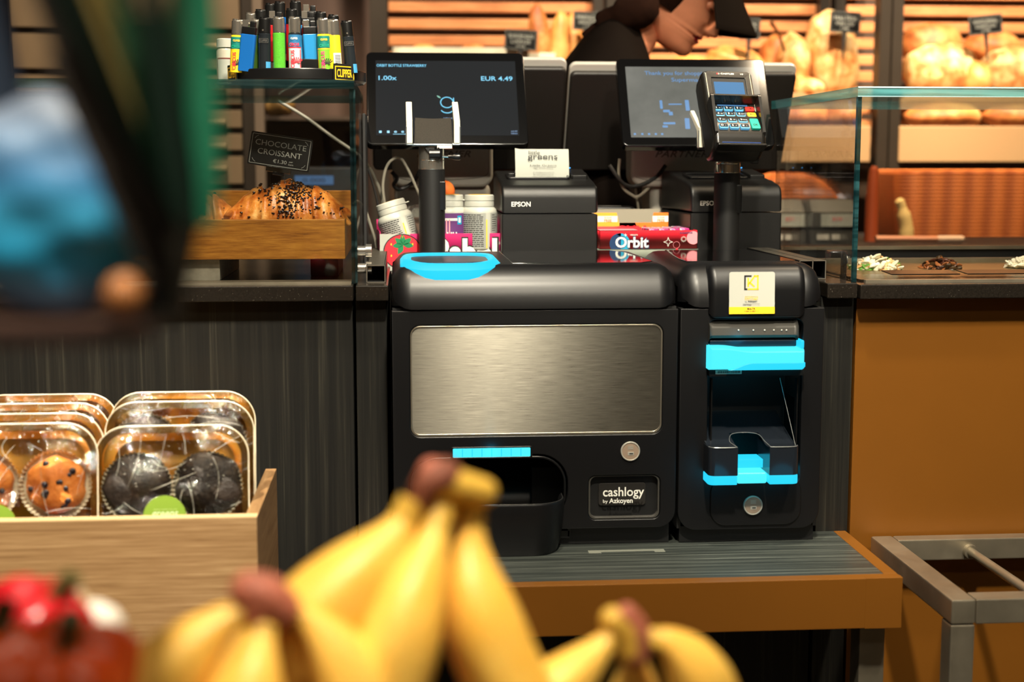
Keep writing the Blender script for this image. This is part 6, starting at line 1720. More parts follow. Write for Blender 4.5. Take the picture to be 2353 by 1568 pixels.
person = thing('person', 'person in dark brown cap and sweater bowed over the till with red lips', 'person', base)
def rel(x, y, z): return Vector((x, y, z)) - base
nb = Xz(1452, 78); nt_ = Xz(1508, 60)
sk = [(0.33, PY, 0.97), (0.345, PY, 1.12), (0.385, PY, 1.30), (0.425, PY, 1.43), (nb[0], PY, nb[1]), (nt_[0], PY, nt_[1]),
      (0.415, PY - 0.15, 1.455), (0.395, PY - 0.175, 1.20), (0.585, PY - 0.13, 1.125), (0.635, PY - 0.115, 1.115),
      (0.415, PY + 0.15, 1.455), (0.42, PY + 0.165, 1.20), (0.62, PY + 0.10, 1.125), (0.67, PY + 0.085, 1.115),
      (0.325, PY - 0.085, 0.90), (0.335, PY - 0.09, 0.50), (0.315, PY - 0.09, 0.09), (0.42, PY - 0.095, 0.035),
      (0.325, PY + 0.085, 0.90), (0.335, PY + 0.09, 0.50), (0.315, PY + 0.09, 0.09), (0.42, PY + 0.095, 0.035)]
ed = [(0, 1), (1, 2), (2, 3), (3, 4), (4, 5), (3, 6), (6, 7), (7, 8), (8, 9), (3, 10), (10, 11), (11, 12), (12, 13), (0, 14), (14, 15), (15, 16), (16, 17), (0, 18), (18, 19), (19, 20), (20, 21)]
rad = [0.115, 0.105, 0.115, 0.085, 0.052, 0.050, 0.048, 0.038, 0.026, 0.034, 0.048, 0.038, 0.026, 0.034, 0.075, 0.052, 0.038, 0.032, 0.075, 0.052, 0.038, 0.032]
V, Fc = skin_mesh([rel(*p) for p in sk], ed, rad)
mb = MB().add(V, Fc, SKIN)
for wi, sgn in ((9, 1), (13, -1)):          # five fingers on each hand, curled over the keyboard
    w_ = rel(*sk[wi])
    for k, (dy, ln) in enumerate(((-0.024, 0.058), (-0.008, 0.068), (0.008, 0.064), (0.022, 0.050))):
        p = [w_ + Vector((0.012, dy * 0.8, 0.0)), w_ + Vector((0.040, dy, 0.006)), w_ + Vector((0.040 + ln * 0.5, dy, -0.004)), w_ + Vector((0.040 + ln * 0.8, dy, -0.022))]
        V, Fc = skin_mesh(p, [(0, 1), (1, 2), (2, 3)], [0.010, 0.009, 0.008, 0.007], 0, 1); mb.add(V, Fc, SKIN)
    p = [w_ + Vector((-0.005, sgn * 0.026, 0.0)), w_ + Vector((0.022, sgn * 0.046, -0.006)), w_ + Vector((0.048, sgn * 0.050, -0.014))]
    V, Fc = skin_mesh(p, [(0, 1), (1, 2)], [0.012, 0.010, 0.008], 0, 1); mb.add(V, Fc, SKIN)
# head: local +X is the face direction, z=0 the chin
prof = [(-0.004, .052, .020, .012), (0.000, .074, .005, .026), (0.006, .084, -.008, .034), (0.014, .088, -.024, .042), (0.024, .086, -.040, .049), (0.032, .0845, -.050, .0535), (0.038, .0885, -.056, .056), (0.0425, .0905, -.060, .0575), (0.0465, .0855, -.063, .0585),
        (0.050, .0915, -.066, .0595), (0.055, .0915, -.070, .0605), (0.061, .0870, -.075, .0620), (0.068, .0870, -.082, .0640), (0.076, .0870, -.088, .0660), (0.086, .0860, -.092, .0680), (0.097, .0840, -.096, .0700), (0.108, .0810, -.099, .0712), (0.118, .0800, -.100, .0720), (0.128, .0860, -.100, .0730),
        (0.138, .0895, -.100, .0735), (0.152, .0900, -.099, .0735), (0.168, .0870, -.096, .0710), (0.184, .0790, -.088, .0650), (0.198, .0660, -.076, .0560), (0.210, .0490, -.058, .0440), (0.219, .0290, -.036, .0280), (0.223, .0080, -.012, .0100)]
NPH = 72
def nose_h(z):
    if z < 0.058 or z > 0.122: return 0.0
    return 0.029 * (z - 0.058) / 0.012 if z < 0.070 else 0.029 * ((0.122 - z) / 0.052) ** 0.85
rings = []
# refine levels
lv = []
for a_, b_ in zip(prof[:-1], prof[1:]):
    for k in range(2):
        t_ = k / 2; lv.append(tuple(a_[i] + (b_[i] - a_[i]) * t_ for i in range(4)))
lv.append(prof[-1])
hv = []; hf = []; lipf = []
for z, xf, xb, w_ in lv:
    cxm = (xf + xb) / 2 * 0.35 + xb * 0.0
    r_ = []
    for j in range(NPH):
        a = 2 * PI * j / NPH; ca, sa = math.cos(a), math.sin(a)
        e = 0.88
        cc_ = math.copysign(abs(ca) ** e, ca); ss_ = math.copysign(abs(sa) ** e, sa)
        x = cxm + (xf - cxm) * cc_ if ca >= 0 else cxm - (cxm - xb) * abs(cc_)
        y = w_ * ss_
        if ca > 0:
            nh = nose_h(z); wd = 0.0075 + 0.007 * max(0, 1 - abs(z - 0.068) / 0.018)
            x += nh * math.exp(-(y / wd) ** 2)
            x += 0.006 * math.exp(-((abs(y) - 0.0155) / 0.006) ** 2 - ((z - 0.068) / 0.007) ** 2)      # nostril wings
            x -= 0.010 * math.exp(-((abs(y) - 0.031) / 0.014) ** 2 - ((z - 0.113) / 0.012) ** 2)       # eye sockets
            x += 0.004 * math.exp(-((abs(y) - 0.036) / 0.016) ** 2 - ((z - 0.085) / 0.016) ** 2)       # cheeks
            mo = math.exp(-(max(0, abs(y) - 0.014) / 0.008) ** 2)
            if 0.036 < z < 0.060 : x = x * mo + (1 - mo) * (x - 0.003)
        r_.append((x, y, z))
    rings.append(r_)
for r_ in rings: hv += r_
for k in range(len(rings) - 1):
    for j in range(NPH):
        j2 = (j + 1) % NPH
        f_ = (k * NPH + j, k * NPH + j2, (k + 1) * NPH + j2, (k + 1) * NPH + j)
        zc = (rings[k][j][2] + rings[k + 1][j][2]) / 2; yc = (rings[k][j][1] + rings[k][j2][1]) / 2
        lim = 0.030 * (1 - ((zc - 0.0465) / 0.0125) ** 2) if abs(zc - 0.0465) < 0.0125 else -1
        (lipf if rings[k][j][0] > 0.05 and abs(yc) < lim else hf).append(f_)
hf.append(tuple(reversed(range(NPH)))); hf.append(tuple((len(rings) - 1) * NPH + j for j in range(NPH)))
chin = Vector(Xz(1566, 131)[0:1] + (PY,) + Xz(1566, 131)[1:2]) - base
HM = TR(*chin) @ Matrix.Rotation(R(-14), 4, 'Z') @ Matrix.Rotation(R(35), 4, 'Y') @ TR(-0.078, 0, 0)
mb.add(hv, hf, SKIN, HM); mb.add(hv, lipf, LIPS, HM)
for sy in (-1, 1):
    mb.ball((0.066, sy * 0.031, 0.113), (0.0135, 0.0145, 0.0115), SKIN, 16, 10, HM)                     # lowered lids
    mb.tube([HM @ Vector((0.0785, sy * 0.020, 0.108)), HM @ Vector((0.0795, sy * 0.031, 0.1055)), HM @ Vector((0.073, sy * 0.043, 0.108))], 0.0011, HAIR, 6)
    mb.tube([HM @ Vector((0.088, sy * 0.016, 0.131)), HM @ Vector((0.084, sy * 0.034, 0.134)), HM @ Vector((0.071, sy * 0.048, 0.130))], 0.0022, HAIR, 6)
    mb.ball((-0.008, sy * 0.071, 0.100), (0.017, 0.006, 0.030), SKIN, 16, 10, HM, lambda p: 1 - 0.15 * p.z * -1)
    mb.ball((-0.004, sy * 0.0755, 0.103), (0.010, 0.003, 0.018), SKIN, 12, 8, HM)
    mb.ball((0.0985, sy * 0.0065, 0.0625), (0.0030, 0.0024, 0.0016), LIPS, 8, 6, HM)                   # nostrils
mb.build('body', person, sharp=70)
# sweater
sv = sk[:9] + sk[10:13]
se = [(0, 1), (1, 2), (2, 3), (3, 4), (4, 5), (3, 6), (6, 7), (7, 8), (3, 9), (9, 10), (10, 11)]
sv = list(sv); sv[4] = (nb[0] - 0.004, PY, nb[1] + 0.0); sv[5] = (nb[0] + 0.014, PY, nb[1] + 0.004)
sr = [0.130, 0.125, 0.158, 0.122, 0.074, 0.066, 0.066, 0.055, 0.036, 0.066, 0.055, 0.036]
V, Fc = skin_mesh([rel(*p) for p in sv], se, sr)
MB().add(V, Fc, KNIT).build('sweater', person, sharp=90)
tv = [sk[0]] + sk[14:17] + sk[18:21]; te = [(0, 1), (1, 2), (2, 3), (0, 4), (4, 5), (5, 6)]
V, Fc = skin_mesh([rel(*p) for p in tv], te, [0.122, 0.085, 0.062, 0.050, 0.085, 0.062, 0.050])
MB().add(V, Fc, TROU).build('trousers', person, sharp=90)
for sy in (-1, 1):
    MB().ball((0.37 - base.x, sy * 0.092, 0.045), (0.125, 0.048, 0.045), BLKM, 18, 10).build('shoe', person)
# hair: shell over the back of the head and a bundle over the shoulder
hm = MB(); hr = []
for z, xf, xb, w_ in lv:
    if z < 0.055: continue
    r_ = []
    for j in range(40):
        a = R(60) + R(240) * j / 39
        x = -0.004 + 0.0 + (0.105 if math.cos(a) < 0 else 0.055) * math.cos(a) * (abs(xb) + 0.012) / 0.105; y = (w_ + 0.008) * math.sin(a)
        r_.append((x, y, z + 0.002))
    hr.append(r_)
V = [p for r_ in hr for p in r_]; Fc = [(k * 40 + j, k * 40 + j + 1, (k + 1) * 40 + j + 1, (k + 1) * 40 + j) for k in range(len(hr) - 1) for j in range(39)]
hm.add(V, Fc, HAIR, HM)
hb = [HM @ Vector((-0.03, -0.060, 0.115)), HM @ Vector((-0.070, -0.062, 0.085)), rel(*(at(1478, 18, PY - 0.07))), rel(*(at(1438, 34, PY - 0.06))), rel(*(at(1385, 56, PY - 0.03))), rel(*(at(1345, 86, PY - 0.01)))]
hm.tube(smooth_path(hb, 6), [0.030] * 12 + [0.034] * 8 + [0.026] * 5 + [0.012] * 6, HAIR, 14)
hb = [HM @ Vector((-0.08, 0.0, 0.12)), HM @ Vector((-0.110, 0.0, 0.07)), rel(*(at(1460, 8, PY))), rel(*(at(1405, 40, PY + 0.02)))]
hm.build('hair', person, sharp=90)
# cap
cm = MB(); cr = []
for z, xf, xb, w_ in lv:
    if z < 0.136: continue
    cr.append([((xf + 0.007) * math.cos(2 * PI * j / 48) if math.cos(2 * PI * j / 48) > 0 else (abs(xb) + 0.016) * math.cos(2 * PI * j / 48), (w_ + 0.013) * math.sin(2 * PI * j / 48), z + 0.004 + 0.012 * max(0, (z - 0.14) / 0.08)) for j in range(48)])
cm.loft(cr, CAPM, HM); cm.ball((0, 0, 0.238), (0.007, 0.007, 0.004), CAPM, 12, 8, HM)
o_cap = cm.build('cap', person, sharp=60)
bm2 = MB()
def brim(u_, v_, off=0.0):
    s_ = (u_ - 0.5) * 2
    xr = 0.094 * math.sqrt(max(0.0, 1 - (s_ * 0.80) ** 2)) + 0.002
    ext = 0.066 * (1 - 0.25 * s_ * s_) * v_
    return (xr + 0.018 * (1 - s_ * s_) * (0.3 + 0.7 * v_) + ext, s_ * 0.079, 0.146 + 0.022 * (1 - s_ * s_) - 0.75 * ext - 0.020 * s_ * s_ * (0.3 + v_) + off)
n_, q_ = 24, 8
V = [brim(i / n_, j / q_) for j in range(q_ + 1) for i in range(n_ + 1)] + [brim(i / n_, j / q_, -0.003) for j in range(q_ + 1) for i in range(n_ + 1)]
N_ = (n_ + 1) * (q_ + 1); Fc = []
for j in range(q_):
    for i in range(n_):
        a = j * (n_ + 1) + i; Fc.append((a, a + 1, a + n_ + 2, a + n_ + 1)); Fc.append((N_ + a, N_ + a + n_ + 1, N_ + a + n_ + 2, N_ + a + 1))
for i in range(n_): a = q_ * (n_ + 1) + i; Fc.append((a, a + 1, N_ + a + 1, N_ + a))
for j in range(q_):
    a = j * (n_ + 1); Fc.append((a, N_ + a, N_ + a + n_ + 1, a + n_ + 1)); a = a + n_; Fc.append((a, a + n_ + 1, N_ + a + n_ + 1, N_ + a))
bm2.add(V, Fc, CAPM, HM); bm2.build('brim', o_cap, sharp=60)
# ------------------------------------------------------------------ muffin crate
KX = -0.161; KT = 0.8918
ck = thing('wooden_crate', 'light oak crate filled with wrapped muffin trays', 'crate', (-0.46, 1.55, 0.60))
tp = KT - 0.60; rx = KX + 0.46
MB().b2(-0.33, rx, 0.0, 0.015, 0, tp, OAK, 0.0008).build('front_board', ck)
BAND = mat('pale edge band', (206, 172, 128), 0.5)
MB().b2(-0.33, rx, 0.0, 0.015, tp + 0.0001, tp + 0.0012, BAND).build('edge_band', ck)
OAKY = wood('oak end', [(104, 72, 42), (130, 96, 60), (148, 114, 76), (172, 138, 98)], (46, 5, 200), 0.5)
MB().b2(rx - 0.014, rx, 0.0152, 0.255, 0, tp, OAKY, 0.0008).build('side_board', ck)
MB().b2(-0.33, -0.316, 0.0152, 0.255, 0, tp, OAKY, 0.0008).build('side_board', ck)
MB().b2(-0.316, rx - 0.0142, 0.241, 0.255, 0, tp - 0.04, OAK, 0.0008).build('back_board', ck)
MB().b2(-0.316, rx - 0.0142, 0.0152, 0.241, 0.155, 0.170, OAK).build('base_board', ck)
tag(MB().b2(-0.85, -0.10, 1.50, 1.86, 0.0, 0.599, mat('low plinth', (60, 52, 42), 0.6), 0.004).build('display_plinth'), 'low dark plinth under the oak muffin crate', 'plinth')
GOLD = mat('gold foil board', (240, 200, 116), 0.26, 1.0, bmp=0.15, bscale=60, rvar=0.08)
GOLDD = mat('gold tray wall', (222, 172, 88), 0.3, 0.85, bmp=0.3, bscale=120)
WRAP = film('cellophane', (0.98, 0.98, 0.97), 0.05, 0.6, 0.035, 0.8, 24)
GLINT = edge_mat('painted wrap glint', (225, 220, 205), (0.98, 0.98, 0.96), 0.5)  # pale tubes and specks paint the glints along the wrap's creases
RIMW = mat('tray rim', (240, 226, 196), 0.35)
MUFO = crust('orange muffin crumb', [(190, 96, 30), (226, 136, 56), (242, 170, 92)], 40, 0.6, 0.4, 160)
MUFD = crust('chocolate muffin crumb', [(22, 17, 15), (44, 35, 30), (66, 54, 46)], 40, 0.5, 0.5, 200)
BERRY = mat('dark berry', (30, 24, 34), 0.35)
CUP = mat('baking paper cup', (206, 194, 166), 0.7)
STKG = mat('lime sticker', (122, 152, 48), 0.5)
def muffin(parent, x, z, kind, seed, r_=0.0400):
    rn = random.Random(seed)
    K = TR(x, 0.0, z) @ FACE
    mb = MB(); m = MUFO if kind == 'o' else MUFD
    ph = rn.uniform(0, 6)
    q_ = 0.84 if kind == 'o' else 0.95
    mb.ball((0, 0, -0.004), (r_ * q_, r_ * q_, 0.018), m, 28, 14, K, lambda p: 1 + 0.05 * math.sin(5 * p.x + ph) + 0.05 * math.sin(6 * p.y - ph) + 0.03 * math.sin(11 * p.x + 9 * p.y))
    if kind == 'o':
        for k in range(15):
            a, q = rn.uniform(0, 2 * PI), r_ * 0.66 * math.sqrt(rn.random())
            zz = -0.004 + 0.018 * math.sqrt(max(0, 1 - (q / (r_ * 0.84)) ** 2))
            d = rn.uniform(0.0022, 0.0042); mb.ball((q * math.cos(a), q * math.sin(a), zz), (d, d, d * 0.6), BERRY, 9, 6, K)
    o = mb.build('muffin', parent)
    n = 96; cup = []
    for z_, rr in ((-0.022, r_ * 0.74), (-0.004, r_ * 0.98), (0.001, r_ * 1.0), (-0.001, r_ * 0.955), (-0.006, r_ * 0.93)):
        cup.append([((rr + (0.0009 if i % 2 else -0.0009)) * math.cos(2 * PI * i / n), (rr + (0.0009 if i % 2 else -0.0009)) * math.sin(2 * PI * i / n), z_) for i in range(n)])
    MB().loft(cup, CUP, K).build('paper_cup', o)
def muffin_pack(label, x, Y, ztop, tilt, kind, seed, sticker, yaw=0, low=True):
    W, H = 0.173, 0.178
    t = thing('muffin_pack', label, 'muffin pack', (x, Y - H * math.sin(R(tilt)), ztop - H * math.cos(R(tilt))), (R(-tilt), 0, R(yaw)), 'wrapped muffin trays in the oak crate')
    out = rrect(W, H, 0.036, 10, 0, H / 2); inn = rrect(W - 0.016, H - 0.016, 0.030, 10, 0, H / 2); flo = rrect(W - 0.036, H - 0.036, 0.024, 10, 0, H / 2)
    def ring(p, d): return [(q[0], d, q[1]) for q in p]
    n = len(out)
    flu = [(q[0] * (1 + (0.004 if i % 2 else 0)), 0.010, q[1]) for i, q in enumerate(inn)]
    MB().loft([ring(out, 0.0015), ring(out, -0.0005), ring(inn, 0.0), flu, ring(flo, 0.022)], GOLD, caps=False).add(ring(flo, 0.022), [tuple(range(n))], GOLDD).add(ring(out, 0.0016) + [(q[0], 0.024, q[1]) for q in flo], [(i, (i + 1) % n, n + (i + 1) % n, n + i) for i in range(n)] + [tuple(n + i for i in range(n))], GOLDD).build('gold_tray', t, sharp=40)
    MB().tube(ring(out, -0.0002) + [ring(out, -0.0002)[0]], 0.0008, RIMW, 6).build('rim', t)
    rn = random.Random(seed)
    rows = (0.122 if False else 0.108, 0.035) if low else (0.125,)
    for zz in rows:
        for xx in (-0.0395, 0.0395): muffin(t, xx, zz, kind, seed + int(zz * 1000) + (xx > 0))
    # taut clear wrap over the muffins
    ph = [rn.uniform(0, 6) for _ in range(5)]
    def wf(u_, v_):
        x_ = (u_ - 0.5) * W * 0.995; z_ = H * (0.005 + 0.99 * v_)
        r0 = 0.036
        ax, az = abs(x_), abs(z_ - H / 2)
        ex, ez = ax - (W / 2 - r0), az - (H / 2 - r0)
        if ex > 0 and ez > 0:
            l = math.hypot(ex, ez)
            if l > r0: x_ = math.copysign(W / 2 - r0 + ex * r0 / l, x_); z_ = H / 2 + math.copysign(H / 2 - r0 + ez * r0 / l, z_ - H / 2)
        e = min(1.0, 1.6 * min(u_, 1 - u_, v_, 1 - v_) * 2)
        y_ = -0.001 - 0.0165 * e ** 0.6 * (0.8 + 0.2 * math.cos((x_ / 0.0395 - 1) * PI)) 
        y_ += 0.0026 * math.sin(46 * x_ + 90 * z_ + ph[0]) * e + 0.0016 * math.sin(150 * z_ - 60 * x_ + ph[1]) * e + 0.0010 * math.sin(210 * x_ + 40 * z_ + ph[2]) * e
        return (x_, y_, z_)
    mb = MB().surf(wf, 40, 40, WRAP)
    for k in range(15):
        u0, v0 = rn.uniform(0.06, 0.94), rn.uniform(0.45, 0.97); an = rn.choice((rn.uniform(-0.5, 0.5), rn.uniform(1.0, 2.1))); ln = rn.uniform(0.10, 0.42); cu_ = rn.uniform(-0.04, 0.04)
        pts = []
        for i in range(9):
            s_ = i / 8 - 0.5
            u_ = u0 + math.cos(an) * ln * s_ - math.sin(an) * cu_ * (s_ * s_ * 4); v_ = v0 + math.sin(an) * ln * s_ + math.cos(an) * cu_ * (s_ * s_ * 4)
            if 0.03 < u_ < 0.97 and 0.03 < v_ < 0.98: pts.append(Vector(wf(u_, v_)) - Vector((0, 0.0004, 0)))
        if len(pts) > 3: mb.tube(pts, [0.0001] + [rn.uniform(0.00018, 0.0004)] * (len(pts) - 2) + [0.0001], GLINT, 5)
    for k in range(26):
        q = Vector(wf(rn.uniform(0.1, 0.9), rn.uniform(0.6, 0.95))); mb.ball(q, (rn.uniform(0.0005, 0.0016), 0.0005, rn.uniform(0.0004, 0.0009)), GLINT, 6, 4)
    mb.build('clear_wrap', t, sharp=180)
    if sticker:
        K = TR(sticker[0], -0.0205, sticker[1]) @ FACE
        mb = MB().prism(circ(0.0240, 40), 0, 0.0003, STKG, 0, 2, K)
        mb.fit('greens', 0.030, 0.0095, mat('pale lettering', (214, 226, 180), 0.5), K @ TR(0, 0.001, 0.0003), 0.0, 0.25)
        mb.fit('FRESHLY BAKED FOR YOU', 0.026, 0.0014, mat('pale lettering2', (190, 210, 130), 0.5), K @ TR(0.001, 0.0082, 0.0003))
        mb.build('sticker', t)['label'] = 'round lime green sticker'
    return t
def pk(label, xr, ytop, Y, tilt, kind, seed, sticker=None, yaw=0, low=False):
    p = at(xr, ytop, Y); W = 0.173
    return muffin_pack(label, p.x - W / 2, Y, p.z, tilt, kind, seed, sticker, yaw, low)
pk('front dark chocolate muffin tray with a green sticker next to the crate end', 571, 976, 1.632, 8, 'd', 3, (-0.006, 0.076), 1.0, True)
pk('second chocolate muffin tray standing behind the one with the sticker', 583, 921, 1.682, 8, 'd', 21, None, -0.5)
pk('rearmost chocolate muffin tray against the crate back with the highest gold rim', 586, 899, 1.732, 8, 'd', 31)
pk('front berry muffin tray with a green sticker at the left of the crate', 224, 972, 1.620, 8, 'o', 5, (-0.022, 0.066), 0, True)
pk('second berry muffin tray from the front in the left row', 238, 949, 1.666, 8, 'o', 41)
pk('third berry muffin tray from the front in the left row', 252, 926, 1.712, 8, 'o', 51)
pk('rearmost berry muffin tray in the left row', 272, 905, 1.758, 8, 'o', 61)

# ------------------------------------------------------------------ foreground fruit
tag(MB().b2(-0.42, 0.34, 0.50, 0.96, 0.86, 0.88, mat('stand board', (70, 54, 38), 0.6), 0.004).b2(-0.40, 0.32, 0.52, 0.94, 0.0, 0.86, BLKM).build('fruit_stand'), 'low dark fruit stand under the bananas at the bottom edge', 'stand')
def banana_mat():
    m, nt, b = new_mat('banana skin')
    v = coords(nt)
    f = noise(nt, v, 18, 4)
    L(nt, ramp(nt, f, [(0.3, lin((243, 178, 62))), (0.7, lin((252, 205, 98)))]), b.inputs['Base Color'])
    b.inputs['Roughness'].default_value = 0.42
    b.inputs['Subsurface Weight'].default_value = 0.08; b.inputs['Subsurface Radius'].default_value = (0.01, 0.006, 0.002)
    return m
BAN = banana_mat(); BSTEM = mat('banana stalk', (216, 170, 66), 0.5, var=0.15, vscale=60); BBR = mat('dry banana stalk end', (124, 66, 44), 0.7, var=0.3, vscale=120); BROW = mat('rosy brown stalk end', (176, 98, 74), 0.65, var=0.2, vscale=90)
def banana(parent, pts, r_, seed, taper=3):
    P = smooth_path(pts, 8); n = len(P); rr = []
    for i in range(n):
        t_ = i / (n - 1)
        k = 0.33 + 0.67 * (0.5 - 0.5 * math.cos(PI * min(1, max(0, (t_ - 0.08) / 0.40)))) if t_ < 0.75 else 1.0
        if t_ > 0.80: k *= max(0.16, 1 - ((t_ - 0.80) / 0.20) ** 1.7)
        rr.append(r_ * k)
    mb = MB(); rings = []; up = None
    for i, p in enumerate(P):
        t = (P[min(i + 1, n - 1)] - P[max(i - 1, 0)]).normalized()
        u = (Vector((0, 1, 0)).cross(t)).normalized() if up is None else (up - t * up.dot(t)).normalized()
        up = u; w = t.cross(u)
        rings.append([p + (u * math.cos(2 * PI * j / 20) + w * math.sin(2 * PI * j / 20)) * rr[i] * (1 + 0.045 * math.cos(5 * 2 * PI * j / 20)) for j in range(20)])
    s_ = max(2, int(n * 0.14))
    mb.loft(rings[:s_ + 1], BSTEM); mb.loft(rings[s_:], BAN)
    mb.ball(P[-1], (r_ * 0.22,) * 3, BBR, 8, 6)
    mb.build('banana', parent, sharp=60)
def P3(px_, py_, Y, o): return at(px_, py_, Y) - o
def bunch(label, cr_px, Y, fingers, crown_pts, colr, cr_r):
    o = at(*cr_px, Y)
    t = thing('banana_bunch', label, 'bananas', o, (0, 0, 0), 'banana bunches on the fruit stand')
    for i, (pts, r_) in enumerate(fingers):
        banana(t, [P3(a, b_, y, o) for a, b_, y in pts], r_, i)
    mb = MB()
    for (pts, rads, m) in crown_pts:
        mb.tube(smooth_path([P3(a, b_, y, o) for a, b_, y in pts], 5), [rads[0] + (rads[1] - rads[0]) * k / ((len(pts) - 1) * 5) for k in range((len(pts) - 1) * 5 + 1)], m, 16)
        for q, rr in ((pts[0], rads[0]), (pts[-1], rads[1])): mb.ball(P3(*q, o), (rr,) * 3, m, 14, 9)
    mb.build('crown', t, sharp=60)
    return t
bunch('middle banana bunch whose brown-tipped crown stands in front of the coin tray', (1045, 1115), 0.72, [
    ([(950, 1150, 0.715), (905, 1235, 0.71), (800, 1350, 0.70), (650, 1500, 0.69), (500, 1740, 0.69), (470, 1860, 0.70)], 0.0225),
    ([(1015, 1165, 0.72), (985, 1275, 0.705), (930, 1430, 0.69), (880, 1620, 0.685), (880, 1800, 0.69), (900, 1880, 0.70)], 0.0220),
    ([(1090, 1140, 0.73), (1080, 1260, 0.725), (1100, 1400, 0.715), (1175, 1580, 0.71), (1300, 1780, 0.71), (1360, 1850, 0.72)], 0.0215),
], [([(968, 1150, 0.715), (985, 1110, 0.715), (1020, 1095, 0.718)], (0.0070, 0.0095), BBR), ([(1010, 1098, 0.718), (1060, 1118, 0.72), (1108, 1132, 0.725)], (0.0085, 0.0080), BSTEM), ([(992, 1085, 0.718), (1035, 1088, 0.72)], (0.0072, 0.0062), BROW), ([(1020, 1110, 0.72), (1030, 1160, 0.735)], (0.0100, 0.0100), BSTEM)], BBR, 0.01)
bunch('right-hand banana bunch with rosy stalk end low in front of the shelf edge', (1435, 1450), 0.74, [
    ([(1425, 1440, 0.74), (1370, 1500, 0.735), (1270, 1590, 0.725), (1120, 1690, 0.715), (980, 1740, 0.71), (940, 1745, 0.71)], 0.0180),
    ([(1480, 1470, 0.745), (1540, 1480, 0.745), (1600, 1550, 0.75), (1640, 1680, 0.76), (1640, 1800, 0.77), (1630, 1850, 0.775)], 0.0195),
    ([(1450, 1470, 0.755), (1460, 1560, 0.77), (1450, 1680, 0.785), (1430, 1790, 0.79), (1420, 1850, 0.79)], 0.0195),
], [([(1408, 1425, 0.738), (1440, 1448, 0.74), (1450, 1490, 0.742)], (0.0072, 0.0090), BSTEM), ([(1440, 1412, 0.738), (1462, 1450, 0.74), (1458, 1500, 0.742)], (0.0060, 0.0085), BROW)], BROW, 0.01)
bunch('left-hand banana bunch with rosy brown stalk end in front of the oak crate', (605, 1385), 0.66, [
    ([(580, 1400, 0.66), (500, 1440, 0.655), (390, 1545, 0.65), (290, 1680, 0.65), (240, 1840, 0.655), (235, 1900, 0.66)], 0.0200),
    ([(610, 1420, 0.66), (590, 1530, 0.645), (560, 1660, 0.64), (540, 1800, 0.64), (545, 1880, 0.645)], 0.0200),
    ([(650, 1410, 0.67), (720, 1440, 0.672), (790, 1540, 0.672), (830, 1680, 0.67), (830, 1800, 0.67), (820, 1850, 0.67)], 0.0190),
], [([(575, 1360, 0.66), (612, 1370, 0.66), (640, 1400, 0.663)], (0.0100, 0.0110), BROW), ([(590, 1400, 0.66), (630, 1415, 0.663)], (0.0100, 0.0100), BROW)], BROW, 0.01)

def pepper(label, px_, py_, Y, r_, h_, m, stem, tilt):
    o = at(px_, py_, Y)
    t = thing('bell_pepper', label, 'pepper', o, tilt, 'peppers on the fruit stand')
    def fn(p):
        a = math.atan2(p.y, p.x)
        return (1 + 0.07 * math.cos(4 * a)) * (1 - 0.22 * math.exp(-((p.x ** 2 + p.y ** 2) / 0.06)) * (1 if p.z > 0 else 0.3))
    MB().ball((0, 0, 0), (r_, r_, h_), m, 40, 24, None, fn).build('fruit', t, sharp=180)
    MB().tube(smooth_path([(0, 0, h_ * 0.62), (0.001, 0, h_ * 0.95), (0.004, 0, h_ * 1.35)], 5), [0.0075] * 3 + [0.0048] * 5 + [0.0052] * 3, stem, 12).lathe([(0.0, h_ * 0.74), (0.016, h_ * 0.70), (0.014, h_ * 0.78), (0.006, h_ * 0.84), (0.0, h_ * 0.84)], stem, 16).build('stem', t)
    return t
REDP = mat('red pepper skin', (196, 24, 34), 0.22); ORP = mat('orange pepper skin', (226, 84, 26), 0.25); PST = mat('olive pepper stem', (86, 80, 40), 0.6)
pepper('red bell pepper with an olive stem in the lower left corner', 78, 1455, 0.70, 0.030, 0.027, REDP, PST, (R(5), R(30), 0))
pepper('orange-red bell pepper at the very bottom left in front of the bananas', 165, 1580, 0.64, 0.034, 0.030, ORP, PST, (R(20), R(-10), R(30)))
pepper('orange bell pepper cut by the left frame edge below the red one', -30, 1570, 0.63, 0.032, 0.028, ORP, PST, (R(10), R(8), R(70)))
g = at(228, 1440, 0.72)
t = thing('garlic_bulb', 'small white garlic bulb between the red pepper and the crate', 'garlic', g, (R(10), R(-25), 0))
MB().ball((0, 0, 0), (0.0125, 0.0125, 0.0125), mat('garlic skin', (236, 228, 214), 0.5), 24, 14, None, lambda p: 1 + 0.06 * math.cos(6 * math.atan2(p.y, p.x)) + 0.5 * max(0, p.z - 0.75)).build('bulb', t)
MB().tube([(0, 0, 0.012), (0.001, 0, 0.022)], [0.003, 0.002], mat('garlic neck', (214, 196, 160), 0.6), 8).build('neck', t)
# supports below the picture: a low riser for the peppers and bunches
tag(MB().b2(-0.31, 0.20, 0.56, 0.86, 0.8805, 0.915, mat('riser', (52, 42, 32), 0.7), 0.003).build('produce_riser'), 'dark riser under the bananas and peppers below the picture edge', 'riser')

